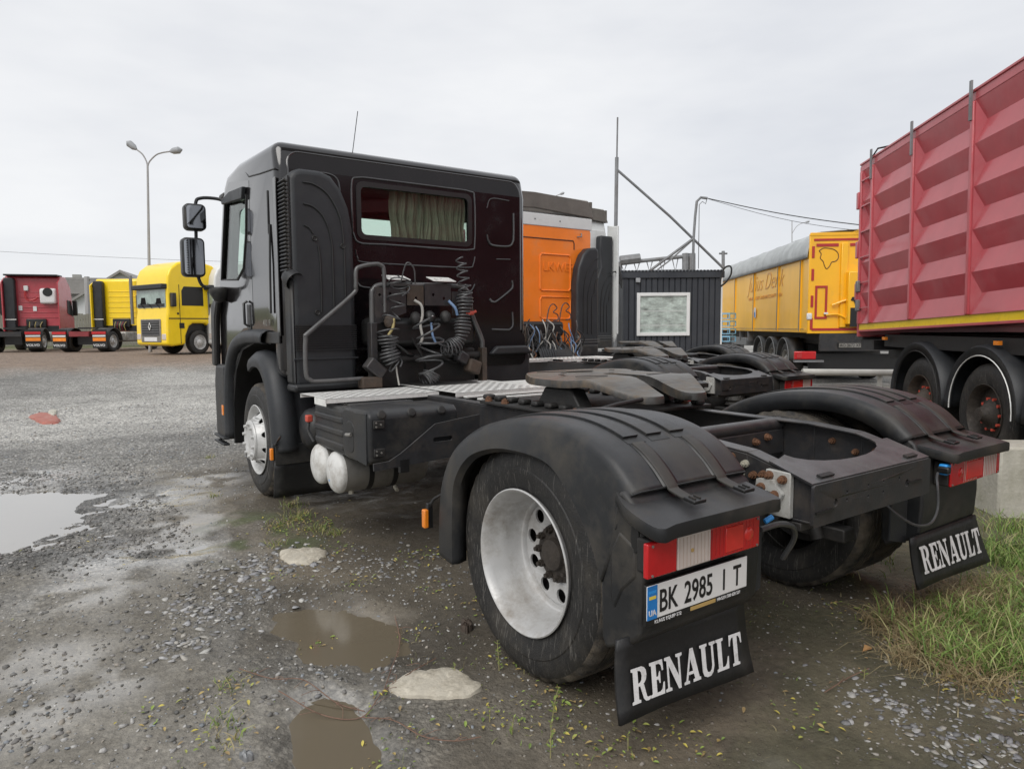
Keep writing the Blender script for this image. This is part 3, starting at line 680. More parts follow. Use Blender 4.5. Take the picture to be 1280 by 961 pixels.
def flap_part(parent, tl, tr, br, bl, y, lean):
    def fn(u, v):
        x = (tl[0]*(1-u)+tr[0]*u)*(1-v)+(bl[0]*(1-u)+br[0]*u)*v
        z = (tl[1]*(1-u)+tr[1]*u)*(1-v)+(bl[1]*(1-u)+br[1]*u)*v
        return (x, y-lean*v*v+.008*sin(u*5)*v, z)
    return fn, MB().grid(fn, 12, 8).build('mud_flap', 'flap', parent, solid=.012, smooth=60)
M['mudcrust'] = pmat('dried_mud', (.10, .09, .07), .9, var=.4, vscale=20)
fn, fl = flap_part(gL, (-1.318, .452), (-.655, .44), (-.655, .168), (-1.345, .190), -.688, .045)
def onf(fn, u, v, d=.009): p = fn(u, v); return (p[0], p[1]-d, p[2])
flap_letters(fl, [onf(fn, .085, .82, .0115), onf(fn, .92, .82, .0115), onf(fn, .085, .40, .0105)])
fn, fr_ = flap_part(gR, (.56, .46), (1.27, .46), (1.40, .185), (.60, .205), -.735, .03)
flap_letters(fr_, [onf(fn, .07, .72, .024), onf(fn, .90, .72, .024), onf(fn, .07, .20, .014)])

# tail lamps
M['lensrib'] = pmat('lens_rib', (.50, .40, .34), .2)
def tail_lamp(parent, x0, x1, y, z0, z1, outer):
    """outer=-1: the outboard end lies at x0"""
    b = MB().b2((x0+(.028 if outer < 0 else .0), y, z0+.004), (x1-(.02 if outer > 0 else 0), y+.07, z1-.004)).build('tail_lamp', 'dark', parent, bevel=.008)
    w = x1-x0; yy = y-.012
    e = [(0, .235), (.235, .53), (.53, 1.0)]; mats = ['red_lens', 'white_lens', 'red_lens']
    if outer > 0: e = [(0, .50), (.50, .70), (.70, 1.0)]; e = [(0, .66), (.66, .94), (.94, 1)]; mats = ['red_lens', 'white_lens', 'red_lens']
    for (a_, b_), mt in zip(e, mats):
        edge = (a_ == 0 and outer < 0) or (b_ == 1 and outer > 0)
        MB().b2((x0+w*a_+.002-(.006 if a_ == 0 and outer < 0 else 0), yy, z0+.005), (x0+w*b_-.001+(.006 if b_ == 1 and outer > 0 else 0), y+(.009 if edge else .001), z1-.004)).build('lens', mt, b, bevel=.005, seg=3)
    if outer < 0:
        MB().b2((x0+w*.66, yy-.003, z0+.018), (x0+w*.83, yy+.002, z1-.018)).build('lens', 'red2', b, bevel=.004)
        MB().lathe([(.0, -.004), (.018, -.003), (.026, .001), (.028, .004)], c=(x0+w*.89, yy-.001, (z0+z1)/2), ax=(0, 1, 0), n=20).build('lens', 'red2', b)
        MB().lathe([(.0, -.003), (.006, -.002), (.008, .003)], c=(x0+w*.36, yy-.001, (z0+z1)/2), ax=(0, 1, 0), n=16).build('bulb', 'gold', b)
    else:
        MB().b2((x0+w*.30, yy-.003, z0+.02), (x0+w*.62, yy+.002, z1-.02)).build('lens', 'red2', b, bevel=.004)
        MB().lathe([(.0, -.004), (.018, -.003), (.026, .001), (.028, .004)], c=(x0+w*.18, yy-.001, (z0+z1)/2), ax=(0, 1, 0), n=20).build('lens', 'red_lens', b)
    for k in range(9): MB().b2((x0+w*.25+k*w*.031, yy-.0012, z0+.012), (x0+w*.25+k*w*.031+.0022, yy+.001, z1-.012)).build('lens_rib', 'lensrib', b, smooth=0)
    for k in range(12): MB().b2((x0+w*.535+k*w*.036, yy-.0010, z0+.012), (x0+w*.535+k*w*.036+.0018, yy+.001, z1-.012)).build('lens_rib', 'redtape', b, smooth=0)
    s0 = None
    for fx in (.03, .97):
        for fz in (z0+.014, z1-.014):
            q = MB().cyl((0, 0, 0), (0, -.003, 0), .0045, n=8)
            o = q.build('screw', 'alu', b) if s0 is None else inst(s0, b); s0 = s0 or o
            o.location = (x0+w*fx, yy-.0005, fz)
    return b
tail_lamp(T, -1.298, -.728, -.795, .683, .806, -1)
tail_lamp(T, .745, 1.305, -.815, .693, .822, 1)
# number plate
pl = MB().b2((-1.245, -.775, .527), (-.725, -.763, .665)).build('number_plate', 'ink', T, bevel=.003)
MB().b2((-1.242, -.7775, .549), (-.728, -.774, .662)).build('plate_face', 'plate', pl, bevel=.0015)
MB().b2((-1.241, -.7792, .550), (-1.196, -.7770, .661)).build('blue_band', 'blue', pl)
MB().b2((-1.234, -.7802, .628), (-1.203, -.7788, .637)).build('flag_stripe', 'blue', pl)
MB().b2((-1.234, -.7802, .617), (-1.203, -.7788, .628)).build('flag_stripe', 'flagy', pl)
MB().b2((-1.234, -.7802, .637), (-1.203, -.7788, .645)).build('flag_stripe', 'blueplug', pl)
text('characters', 'UA', .026, 'white', pl, (-1.236, -.7798, .563), (1, 0, 0), (0, 0, 1), sx=.95, bold=.0006)
text('characters', 'BK', .106, 'ink', pl, (-1.188, -.7786, .567), (1, 0, 0), (0, 0, 1), sx=.70, bold=.0012)
text('characters', '2985', .106, 'ink', pl, (-1.066, -.7786, .567), (1, 0, 0), (0, 0, 1), sx=.70, bold=.0012)
text('characters', 'I', .106, 'ink', pl, (-.868, -.7786, .567), (1, 0, 0), (0, 0, 1), sx=.70, bold=.0012)
text('characters', 'T', .106, 'ink', pl, (-.808, -.7786, .567), (1, 0, 0), (0, 0, 1), sx=.70, bold=.0012)
text('characters', 'KLAUS EQUIP 572', .0165, 'white', pl, (-1.205, -.7762, .5315), (1, 0, 0), (0, 0, 1), sx=1.0)
MB().b2((-1.03, -.7764, .531), (-.90, -.7748, .544)).build('gold_print', 'gold', pl)
text('characters', 'HAGEN 500 620 521', .0165, 'white', pl, (-.892, -.7762, .5315), (1, 0, 0), (0, 0, 1), sx=.9)

pl.location = (-.030, 0, -.012)
# chassis rails
def railp(S):
    mb = MB(); mb.X = Matrix.Scale(S, 4, (1, 0, 0))
    for i, (y0, y1, zt0, zt1, zb0, zb1) in enumerate(((4.9, -.30, .985, .985, .735, .735), (-.30, -.55, .985, .965, .735, .735), (-.55, -.84, .965, .885, .735, .735))):
        mb.prism([(y0, zt0), (y1, zt1), (y1, zt1-.010), (y0, zt0-.010)], 'x', -.455, -.375)
        mb.prism([(y0, zt0-.010), (y1, zt1-.010), (y1, zb1), (y0, zb0)], 'x', -.455, -.446)
        mb.prism([(y0, zb0), (y1, zb1), (y1, zb1-.010), (y0, zb0-.010)], 'x', -.455, -.375)
    return mb.build('frame_rail', 'frame', T, bevel=.003)
railp(1); railp(-1)
# rear cross member: channel with curved front flange
def endz(y): return .965+(y+.55)*.276 if y < -.55 else .965
tp = [(-.46, -.55)]+[(.375*cos(a)*-1, -.64+.0-.09*sin(a)) for a in [0]]
outl = [(-.49, -.86), (.43, -.86), (.455, -.66), (.40, -.66)]+[(.335*cos(a), -.64-.115*sin(a)) for a in [pi*k/10 for k in range(11)]]+[(-.40, -.66), (-.47, -.66)]
mb = MB(); plate2d(mb, [outl], .008, lambda v: Vector((v.x, v.y, endz(v.y)+.008+v.z)))
ec = mb.build('rear_cross_member', 'frame', T, bevel=.003)
mb = MB(); n_ = 24
loops = [rrect(-.49, .43, .725, .885, .012), circle(-.34, .80, .016), circle(-.10, .835, .006), circle(-.10, .79, .006), circle(.02, .835, .006), circle(.02, .79, .006), circle(.22, .80, .016), circle(-.26, .83, .007), circle(-.26, .80, .006), circle(.15, .83, .006)]
plate2d(mb, loops, .012, lambda v: Vector((v.x, -.862+v.z, v.y))); mb.build('end_plate', 'frame', ec, bevel=.002)
MB().b2((-.46, -.80, .69), (.46, -.70, .722)).build('lower_beam', 'dark', ec, bevel=.004)
for sx_ in (-.39, .28):
    MB().box((sx_+.03, -.835, .905), (.09, .022, .008), (0.27, 0, .0)).build('shim', 'dark', ec)
MB().b2((-.48, -.875, .775), (-.36, -.867, .783)).build('slot', 'ink', ec); MB().b2((.22, -.875, .795), (.34, -.867, .803)).build('slot', 'ink', ec)
mb = MB(); mb.tube([(-.44, -.10, .955), (.44, -.10, .955)], .036, 14).b2((-.44, -.13, .80), (.44, -.07, .93)); mb.build('cross_member', 'frame', T, bevel=.006)
for y_ in (1.15, 2.3): MB().b2((-.37, y_-.04, .80), (.37, y_+.04, .93)).build('cross_member', 'dark', T, bevel=.006)
bolt0 = None
def bolt(x, y, z, r=.014, mat='rust', nrm=(-1, 0, 0)):
    d = Vector(nrm)
    mb = MB().cyl(Vector((x, y, z)), Vector((x, y, z))+d*.010, r*1.25, n=10).cyl(Vector((x, y, z))+d*.010, Vector((x, y, z))+d*.024, r, n=6).cyl(Vector((x, y, z))+d*.024, Vector((x, y, z))+d*.032, r*.55, n=6)
    return mb.build('bolt', mat, T, smooth=30)
for y_, z_, m_ in ((-.478, .935, 'rust'), (-.525, .868, 'bolt'), (-.545, .915, 'bolt'), (-.585, .875, 'rust'), (-.63, .885, 'rust'), (-.60, .815, 'rust'), (-.66, .80, 'bolt'), (-.30, .93, 'rust'), (-.30, .83, 'rust'), (.7, .9, 'rust'), (.8, .86, 'rust')): bolt(-.456, y_, z_, .013, m_)
for x_, z_ in ((.28, .90), (.18, .885), (-.02, .87)): bolt(x_, -.131, z_, .016, 'rust', (0, -1, 0))
for y_, z_ in ((-.40, .90), (-.52, .86), (-.62, .88)): bolt(.446, y_, z_, .013, 'rust', (-1, 0, 0))
# pale bracket with brown bolts, and the stub tube to the mudguard
br = MB().b2((-.482, -.765, .735), (-.457, -.655, .915)).build('bracket', 'greyp', T, bevel=.004)
plate2d(MB(), [[(-.63, .875), (-.70, .88), (-.745, .83), (-.72, .775), (-.66, .755), (-.62, .79)]], .02, lambda v: Vector((-.495+v.z, v.x, v.y))).build('clamp', 'greyp', br, bevel=.004)
for y_, z_ in ((-.675, .893), (-.735, .885), (-.655, .845), (-.715, .825)): bolt(-.505 if z_ < .86 else -.482, y_, z_, .014, 'rust')
mb = MB().tube([(-.49, -.69, .80), (-.70, -.68, .80)], .022, 14); mb.build('mudguard_tube', 'alu', T)
MB().lathe([(.022, 0), (.038, .002), (.040, .012), (.038, .03), (.03, .035)], c=(-.515, -.69, .80), ax=(-1, 0, 0), n=20).build('collar', 'plastic', T)
MB().tube([(.46, -.69, .82), (.70, -.68, .82)], .036, 14).build('mudguard_tube', 'dark', T)
# wiring by the lamps
def cable(pts, r=.006, mat='hose', name='cable', parent=None): return MB().tube(smooth_path(pts, 6), r, 7).build(name, mat, parent or T)
cable([(.735, -.79, .79), (.66, -.80, .765), (.60, -.83, .72), (.585, -.84, .62), (.52, -.84, .565), (.40, -.83, .575), (.30, -.80, .63), (.25, -.74, .70)], .006)
MB().b2((.690, -.83, .762), (.738, -.79, .815)).build('connector', 'blueplug', T, bevel=.008)
MB().b2((.675, -.845, .772), (.705, -.79, .805)).build('connector', 'ink', T, bevel=.008)
cable([(-.70, -.79, .74), (-.60, -.80, .745), (-.50, -.79, .715), (-.44, -.76, .65), (-.42, -.70, .55)], .011)
cable([(-.69, -.80, .77), (-.66, -.81, .785)], .010, 'blueplug')
cable([(-.47, -.49, .93), (-.48, -.53, .87), (-.485, -.60, .80)], .004)
cable([(-.25, .1, .92), (-.12, .02, .86), (-.05, .05, .78), (-.1, .2, .72)], .006, 'hoseW')
cable([(.05, .15, .90), (.0, -.0, .84), (.1, -.02, .78)], .005)
# axle, differential, bellows, tank under the frame
mb = MB(); mb.tube([(-.62, 0, .5), (.62, 0, .5)], .085, 16).lathe([(.0, -.27), (.12, -.25), (.2, -.15), (.24, 0), (.2, .15), (.12, .25), (0, .27)], c=(0, 0, .5), ax=(0, 1, 0), n=24); mb.tube([(0, .2, .5), (0, 3.2, .62)], .055, 12)
mb.build('rear_axle', 'dark', T)
for sx_ in (-.45, .45):
    MB().lathe([(.10, 0), (.125, .02), (.11, .05), (.125, .08), (.11, .11), (.10, .15), (.10, .22)], c=(sx_, -.35, .50), ax=(0, 0, 1), n=20).build('air_bellows', 'rubber', T)
    MB().b2((sx_-.05, -.5, .40), (sx_+.05, .9, .47)).build('spring_beam', 'dark', T, bevel=.008)
for sx_ in (-.30, .30): MB().cyl((sx_, -.42, .43), (sx_*.9, -.30, .80), .03, n=10).build('damper', 'dark', T)
MB().b2((-.30, 2.6, .45), (.30, 5.0, 1.02)).build('engine', 'dark', T, bevel=.04)
MB().tube([(.95, 3.975, .5), (-.95, 3.975, .5)], .06, 10).build('front_axle', 'dark', T)

# ------------------------------------------------------------------ fifth wheel
FW = (0.03, .78)
def fifth(parent):
    cx, cy = FW
    half = [(0, .46), (.22, .44), (.36, .36), (.455, .20), (.475, .0), (.46, -.14), (.40, -.28), (.33, -.40), (.26, -.50), (.19, -.55), (.11, -.53), (.07, -.42), (.052, -.22), (.045, -.02), (.025, .035), (0, .045)]
    hs = [(p.x, p.y) for p in smooth_path([(a, b, 0) for a, b in half], 4)]
    pts = hs+[(-a, b) for a, b in reversed(hs[1:-1])]
    def zf(x, y):
        return 1.195-.085*float(sstep(-.22, -.54, y))-.014*float(sstep(.40, .475, abs(x)))
    mb = MB(); n = len(pts)
    vs, fs = fill2d([pts], 0)
    # layered: top skin, chamfer, deep skirt
    mb.add([(cx+v.x, cy+v.y, zf(v.x, v.y)) for v in vs], fs)
    rings = [(1.0, 0), (1.012, -.012), (1.012, -.040), (.95, -.044)]
    rv = []
    for s_, dz in rings: rv += [(cx+x*s_, cy+y*s_, zf(x, y)+dz) for x, y in pts]
    mb.add(rv, [(k*n+i, k*n+(i+1) % n, (k+1)*n+(i+1) % n, (k+1)*n+i) for k in range(len(rings)-1) for i in range(n)])
    return mb.build('fifth_wheel', 'fifth', parent, smooth=45)
M['fifth'] = pmat('greasy_fifth_wheel_steel', (.045, .043, .040), .36, metal=.15, var=.5, vscale=5, bump=.35, bscale=14, dirt=(.17, .11, .055), dscale=2.2, damt=.42, stretch=(1, 2.6, 1), top=((.27, .245, .20), .42))
fw = fifth(T)
fx, fy = FW
for s_ in (-1, 1):
    mb = MB(); mb.prism([(fy-.12, 1.13), (fy+.12, 1.13), (fy+.20, 1.02), (fy-.20, 1.02)], 'x', fx+s_*.36-.05, fx+s_*.36+.05); mb.build('pedestal', 'dark', fw, bevel=.01)
    o = [(cx_, cy_) for cx_, cy_ in ((.20, .20), (.30, .10))]
    for a_, b_ in o:
        MB().lathe([(.0, .0), (.018, .0), (.02, .002)], c=(fx+s_*a_, fy+b_, 1.1962), ax=(0, 0, 1), n=12).build('grease_hole', 'ink', fw)
for a_, b_ in ((.0, .28), (-.18, .34), (.2, -.2), (-.24, -.1)):
    MB().box((fx+a_, fy+b_, 1.1965), (.20, .018, .003), (0, 0, random.uniform(-.3, .3))).build('grease_groove', 'dark', fw)
# mounting plate and angle brackets carrying the fifth wheel
mb = MB(); mb.b2((-.50, .40, .995), (.50, 1.42, 1.012)); mb.build('mounting_plate', 'dark', T, bevel=.004)
for s_ in (-1, 1):
    for k in range(9):
        y_ = .42+k*.13
        MB().b2((s_*.40-.035, y_-.03, 1.012), (s_*.40+.035, y_+.03, 1.045)).build('plate_rib', 'dark', T, bevel=.012)
for y_ in (1.36, 1.18, .52): bolt(-.47, y_, 1.012, .02, 'rust', (0, 0, 1)); bolt(.40, y_, 1.012, .02, 'rust', (0, 0, 1))
MB().tube([(-.10, .30, 1.10), (-.45, .22, 1.09), (-.60, .18, 1.08)], .012, 8).build('release_handle', 'dark', fw)

# ------------------------------------------------------------------ step plates behind the cab
def step_plate(x0, x1, y0, y1, z, lip=None):
    loops = [[(x0, y0), (x1, y0), (x1, y1), (x0, y1)]]; k = 0
    sx_, sy_ = .078, .048; r = 0
    y = y0+.04
    while y < y1-.03:
        x = x0+.045+(.039 if r % 2 else 0)
        while x < x1-.04:
            loops.append([(x-.020, y-.011), (x+.020, y-.011), (x+.026, y), (x+.020, y+.011), (x-.020, y+.011), (x-.026, y)]); x += sx_
        y += sy_; r += 1
    mb = MB(); plate2d(mb, loops, .0008, lambda v: Vector((v.x, v.y, z+v.z)))
    mb.b2((x0, y0, z-.03), (x1, y0+.004, z-.003)); mb.b2((x0, y1-.004, z-.03), (x1, y1, z-.003))
    if lip: mb.b2((x0, lip[0], z-.05), (x0+.004, lip[1], z-.003))
    return mb.build('step_plate', 'zinc', T, smooth=30)
step_plate(-1.225, -.36, 2.20, 2.72, 1.005, (2.1+.1, 2.42))
step_plate(-.345, .50, 1.98, 2.98, 1.010)
MB().b2((.52, 2.1, .99), (.98, 2.75, 1.0)).build('step_plate', 'zinc', T)
for y_ in (1.62, 1.80): MB().b2((-.36, y_, .99), (.38, y_+.05, 1.0)).build('step_strip', 'zinc', T)
# ------------------------------------------------------------------ battery box and tool box on the left side
bx = MB().b2((-1.18, 1.95, .64), (-.62, 2.56, .955)).build('battery_box', 'plastic', T, bevel=.03, seg=3)
for z_ in (.70, .79, .875): MB().b2((-1.195, 1.99, z_-.022), (-1.17, 2.52, z_+.022)).build('rib', 'plastic', bx, bevel=.014, seg=3)
for y_ in (2.0, 2.1, 2.2, 2.3, 2.4): MB().b2((-1.10, y_, .95), (-.62, y_+.05, .968)).build('rib', 'plastic', bx, bevel=.012)
tb = MB().prism([(1.52, .675), (1.52, .955), (1.56, .985), (1.90, .985), (1.95, .955), (1.95, .70), (1.90, .655), (1.58, .655)], 'x', -1.215, -.60).build('tool_box', 'plastic', T, bevel=.022, seg=3)
MB().prism(rrect(1.75, 1.87, .70, .90, .05), 'x', -1.2185, -1.20).build('handle_recess', 'ink', tb, bevel=.004)
MB().prism([(1.55, .655), (1.55, .97), (1.74, .965), (1.74, .67)], 'x', -1.222, -1.212).build('end_panel', 'plastic', tb, bevel=.004)
MB().tube([(-1.225, 1.77, .82), (-1.235, 1.80, .815), (-1.225, 1.85, .81)], .012, 8).build('latch', 'alu', tb)
for x_ in (-1.13, -.93, -.72): MB().lathe([(.0, 0), (.022, .002), (.03, .01)], c=(x_, 1.513, .965), ax=(0, 1, -.4), n=14).build('dimple', 'dark', tb)
for z_ in (.905, .735):
    h_ = MB().b2((-1.19, 1.505, z_-.025), (-1.12, 1.518, z_+.025)).build('hinge', 'dark', tb, bevel=.004)
    for dx_, dz_ in ((-.02, .012), (-.02, -.012), (.01, 0)): MB().cyl((-1.155+dx_, 1.506, z_+dz_), (-1.155+dx_, 1.500, z_+dz_), .006, n=8).build('screw', 'alu', h_)
plate2d(MB(), [[(-1.20, .675), (-1.20, .63), (-.62, .66), (-.44, .72), (-.44, .915), (-.60, .90), (-.78, .88), (-1.02, .72), (-1.10, .68)], rrect(-.80, -.66, .765, .795, .014)], .014, lambda v: Vector((v.x, 1.500+v.z, v.y))).build('outrigger_plate', 'frame', T, bevel=.003)
MB().b2((-1.03, 1.49, .60), (-.97, 1.52, .68)).build('tank_strap', 'ink', T)
# air tanks
for i, (y_, z_, xl) in enumerate(((2.49, .515, -1.175), (2.21, .50, -1.16))):
    t_ = MB().lathe([(.140, 0), (.142, .02), (.142, .60), (.13, .63), (.09, .66), (0, .675)], c=(xl, y_, z_), n=36).build('air_tank', 'alu', T)
    MB().lathe([(.144, .022), (.1435, .004), (.139, -.010), (.120, -.027), (.085, -.040), (.045, -.047), (0, -.049)], c=(xl, y_, z_), n=36).build('tank_end', 'tankw', t_)
    for k in (.18, .36): MB().lathe([(.1435, k), (.147, k+.001), (.147, k+.036), (.1435, k+.037)], c=(xl, y_, z_), n=36).build('tank_strap', 'ink', t_)
    MB().cyl((xl+.08, y_-.05, z_-.15), (xl+.08, y_-.05, z_-.125), .018, n=8).build('drain_valve', 'bolt', t_)
    MB().lathe([(0, 0), (.011, .001)], c=(xl-.046, y_-.03+i*.05, z_-.02-i*.03), n=8).build('sticker', 'blueplug' if i else 'amber', t_)
MB().cyl((-.80, 2.06, .38), (-.80, 2.02, .36), .014, n=8).build('drain_valve', 'bolt', T)
# round filter behind the front wheel and red tap
MB().lathe([(0, 0), (.06, .002), (.12, .012), (.15, .04), (.16, .07), (.16, .22)], c=(-1.13, 2.98, .70), ax=(1, 0, 0), n=36).build('air_filter', 'plastic', T)
for k in range(5): MB().lathe([(.162, .10+k*.028), (.170, .104+k*.028), (.170, .116+k*.028), (.162, .12+k*.028)], c=(-1.13, 2.98, .70), ax=(1, 0, 0), n=28).build('filter_rib', 'plastic', T)
MB().box((-1.20, 2.62, .83), (.045, .05, .05)).build('battery_tap', 'redcap', T, bevel=.008)
cable([(-1.2, 2.62, .80), (-1.2, 2.64, .74), (-1.17, 2.62, .66)], .010)
# side markers
def marker(x, y, z):
    b = MB().b2((x, y-.012, z-.055), (x+.03, y+.012, z+.075)).build('side_marker', 'ink', T, bevel=.004)
    MB().tube([(x+.01, y, z+.05), (x+.03, y-.03, z+.10), (x+.02, y-.16, z+.16)], .009, 6).build('bracket', 'ink', b)
    MB().b2((x-.022, y-.017, z-.05), (x+.004, y+.017, z+.045)).build('lens', 'amber', b, bevel=.006)
marker(-1.235, .775, .52); marker(-1.30, 3.205, .495)
# ------------------------------------------------------------------ cab of the black tractor
def bool_build(body, cutters, name, mat, parent, bevel=0, seg=4, ang=38, smooth=35):
    o = body.build('tmp_body', mat, None, bevel=bevel, seg=seg)
    if bevel: o.modifiers['bevel'].angle_limit = radians(ang)
    cs = []
    for c in cutters:
        q = c.build('tmp_cut', mat, None, smooth=0); cs.append(q)
        md = o.modifiers.new('b', 'BOOLEAN'); md.operation = 'DIFFERENCE'; md.solver = 'EXACT'; md.object = q
    dg = bpy.context.evaluated_depsgraph_get(); dg.update()
    me = bpy.data.meshes.new_from_object(o.evaluated_get(dg))
    for q in cs+[o]:
        m0 = q.data; bpy.data.objects.remove(q); bpy.data.meshes.remove(m0)
    me.name = name; me.polygons.foreach_set('use_smooth', [True]*len(me.polygons)); me.set_sharp_from_angle(angle=radians(smooth))
    r = bpy.data.objects.new(name, me); COL.objects.link(r); r.parent = parent; return r

RY = 3.16      # plane of the rear wall
side = [(RY, 1.08), (RY, 2.70), (RY+.055, 2.93), (4.3, 2.975), (4.72, 2.94), (4.86, 2.85), (4.93, 2.70), (5.20, 2.0), (5.27, 1.75), (5.30, 1.1), (5.28, .42), (4.86, .36), (4.84, .70), (4.72, 1.08), (4.45, 1.30), (3.98, 1.38), (3.55, 1.38), (3.40, 1.36), (3.40, 1.08)]
body = MB().prism(side, 'x', -1.21, 1.165)
cuts = [MB().prism([(RY+.05, 1.45), (RY+.05, 2.80), (4.70, 2.86), (4.84, 2.70), (5.12, 1.95), (5.16, 1.5)], 'x', -1.14, 1.10),
        MB().prism([(4.02, 2.63), (4.78, 2.665), (5.045, 1.96), (4.42, 1.93), (4.20, 2.02), (4.08, 2.3)], 'x', -1.4, 1.4)]
c3 = MB(); c3.prism(rrect(-.555, .515, 2.225, 2.655, .05), 'y', RY-.2, RY+.2); cuts.append(c3)
c4 = MB(); c4.prism(rrect(-1.05, 1.0, 1.98, 2.67, .08), 'y', 4.75, 5.6); cuts.append(c4)
cab = bool_build(body, cuts, 'cab_shell', 'paint', T, bevel=.085, seg=5)
cab.data.materials.append(M['interior'])
for p in cab.data.polygons:
    c = p.center
    if -1.15 < c.x < 1.12 and RY+.04 < c.y and 1.44 < c.z < 2.87 and (c.y < 5.14) and not (c.z > 2.9):
        ins = abs(c.x+1.14) < .01 or abs(c.x-1.10) < .01 or abs(c.y-RY-.05) < .01 or (abs(p.normal.x) < .3 and -1.14 < c.x < 1.1 and p.normal.z != 0 and (c-Vector((c.x, 4.1, 2.1))).dot(p.normal) < 0)
        if ins: p.material_index = 1
# rear wall skin (slightly browner, less glossy) with pressed ridges
loops = [[(p.x, p.y) for p in smooth_path([(a, b, 0) for a, b in rrect(-1.17, 1.13, 1.46, 2.83, .10)], 1)], rrect(-.55, .51, 2.23, 2.65, .05)]
loops[0] = rrect(-1.125, 1.08, 1.42, 2.705, .02, 3)
def skin_y(z): return RY-.006+max(0, z-2.70)*.24
up_loop = [(-1.125, 2.705)]+[(1.08, 2.705)]+arc((.98, 2.75), .10, 0, pi/2, 8)+arc((-1.025, 2.75), .10, pi/2, pi, 8)
mb = MB(); plate2d(mb, loops, .01, lambda v: Vector((v.x, RY-.006+v.z, v.y))); rw = mb.build('rear_wall', 'paint_rear', T)
plate2d(MB(), [up_loop], .01, lambda v: Vector((v.x, skin_y(v.y)+v.z, v.y))).build('rear_wall_top', 'paint_rear', rw)
MB().prism(rrect(-.66, 1.13, 1.12, 1.425, .06), 'y', RY-.01, RY+.02).build('rear_wall_lower', 'paint_rear', rw)
# roof edge bead and roof cap seam
mb = MB(); pr_ = [(-1.125, 1.45), (-1.125, 2.0), (-1.125, 2.70)]+arc((-1.025, 2.745), .10, pi, pi/2, 8)+[(-.5, 2.845), (.5, 2.845)]+arc((.98, 2.745), .10, pi/2, 0, 8)+[(1.08, 2.70), (1.08, 2.0), (1.08, 1.45)]
mb.tube([(a, skin_y(b), b) for a, b in pr_], .009, 6); mb.build('roof_seam', 'paint_edge', rw)
mb = MB(); mb.tube([(-1.213, RY+.02, 2.70), (-1.213, 3.6, 2.735), (-1.213, 3.93, 2.77), (-1.20, 4.1, 2.86)], .006, 6); mb.build('roof_joint', 'ink', cab)
def ridge(pts, r=.011, closed=False): return MB().tube(smooth_path([(x, RY-.012, z) for x, z in pts], 5), r, 6).build('pressed_ridge', 'paint_edge', rw)
ridge([(-.61, 2.3), (-.61, 2.64), (-.55, 2.70), (-.3, 2.706), (.25, 2.706), (.51, 2.70), (.565, 2.64), (.565, 2.25), (.51, 2.18), (.2, 2.175), (-.3, 2.175), (-.55, 2.175), (-.605, 2.24), (-.61, 2.3)], .009)
ridge([(-.59, 2.12), (-.575, 2.05), (-.53, 2.02), (-.2, 2.015), (.2, 2.015), (.50, 2.02), (.545, 2.05), (.565, 2.12)], .007)
ridge([(-.59, 1.86), (-.55, 1.82), (-.47, 1.81)], .008); ridge([(.46, 1.80), (.52, 1.81), (.56, 1.87)], .009)
ridge([(.70, 2.33), (.715, 2.27), (.76, 2.235), (.93, 2.235), (.985, 2.27), (1.0, 2.35), (1.0, 2.55)], .011)
ridge([(.98, 1.92), (.985, 1.86), (.95, 1.82), (.80, 1.72), (.75, 1.715), (.72, 1.74)], .011)
ridge([(.98, 1.62), (.985, 1.50), (.95, 1.455), (.90, 1.45), (.74, 1.455)], .011)
ridge([(.70, 2.57), (.75, 2.66), (.95, 2.66)], .006)
ridge([(.80, 2.11), (.96, 2.115)], .006)
ridge([(-.94, 2.70), (-.80, 2.70), (-.73, 2.66), (-.71, 2.55)], .008)
# rear window
g_ = MB().prism(rrect(-.56, .52, 2.22, 2.66, .05), 'y', RY+.012, RY+.018).build('rear_window', 'glassd', T, smooth=0)
plate2d(MB(), [rrect(-.575, .535, 2.205, 2.675, .06), rrect(-.535, .495, 2.245, 2.635, .045)], .02, lambda v: Vector((v.x, RY-.008+v.z, v.y))).build('window_seal', 'ink', g_, bevel=.004)
mb = MB(); mb.grid(lambda u, v: (-.225+.735*u+.01*sin(v*7+u*9), RY+.085+.020*sin(u*58+2*sin(v*2))*(1-.5*u)+.01*sin(u*131), 2.20+.475*v), 150, 8); mb.build('curtain', 'curtain', T)
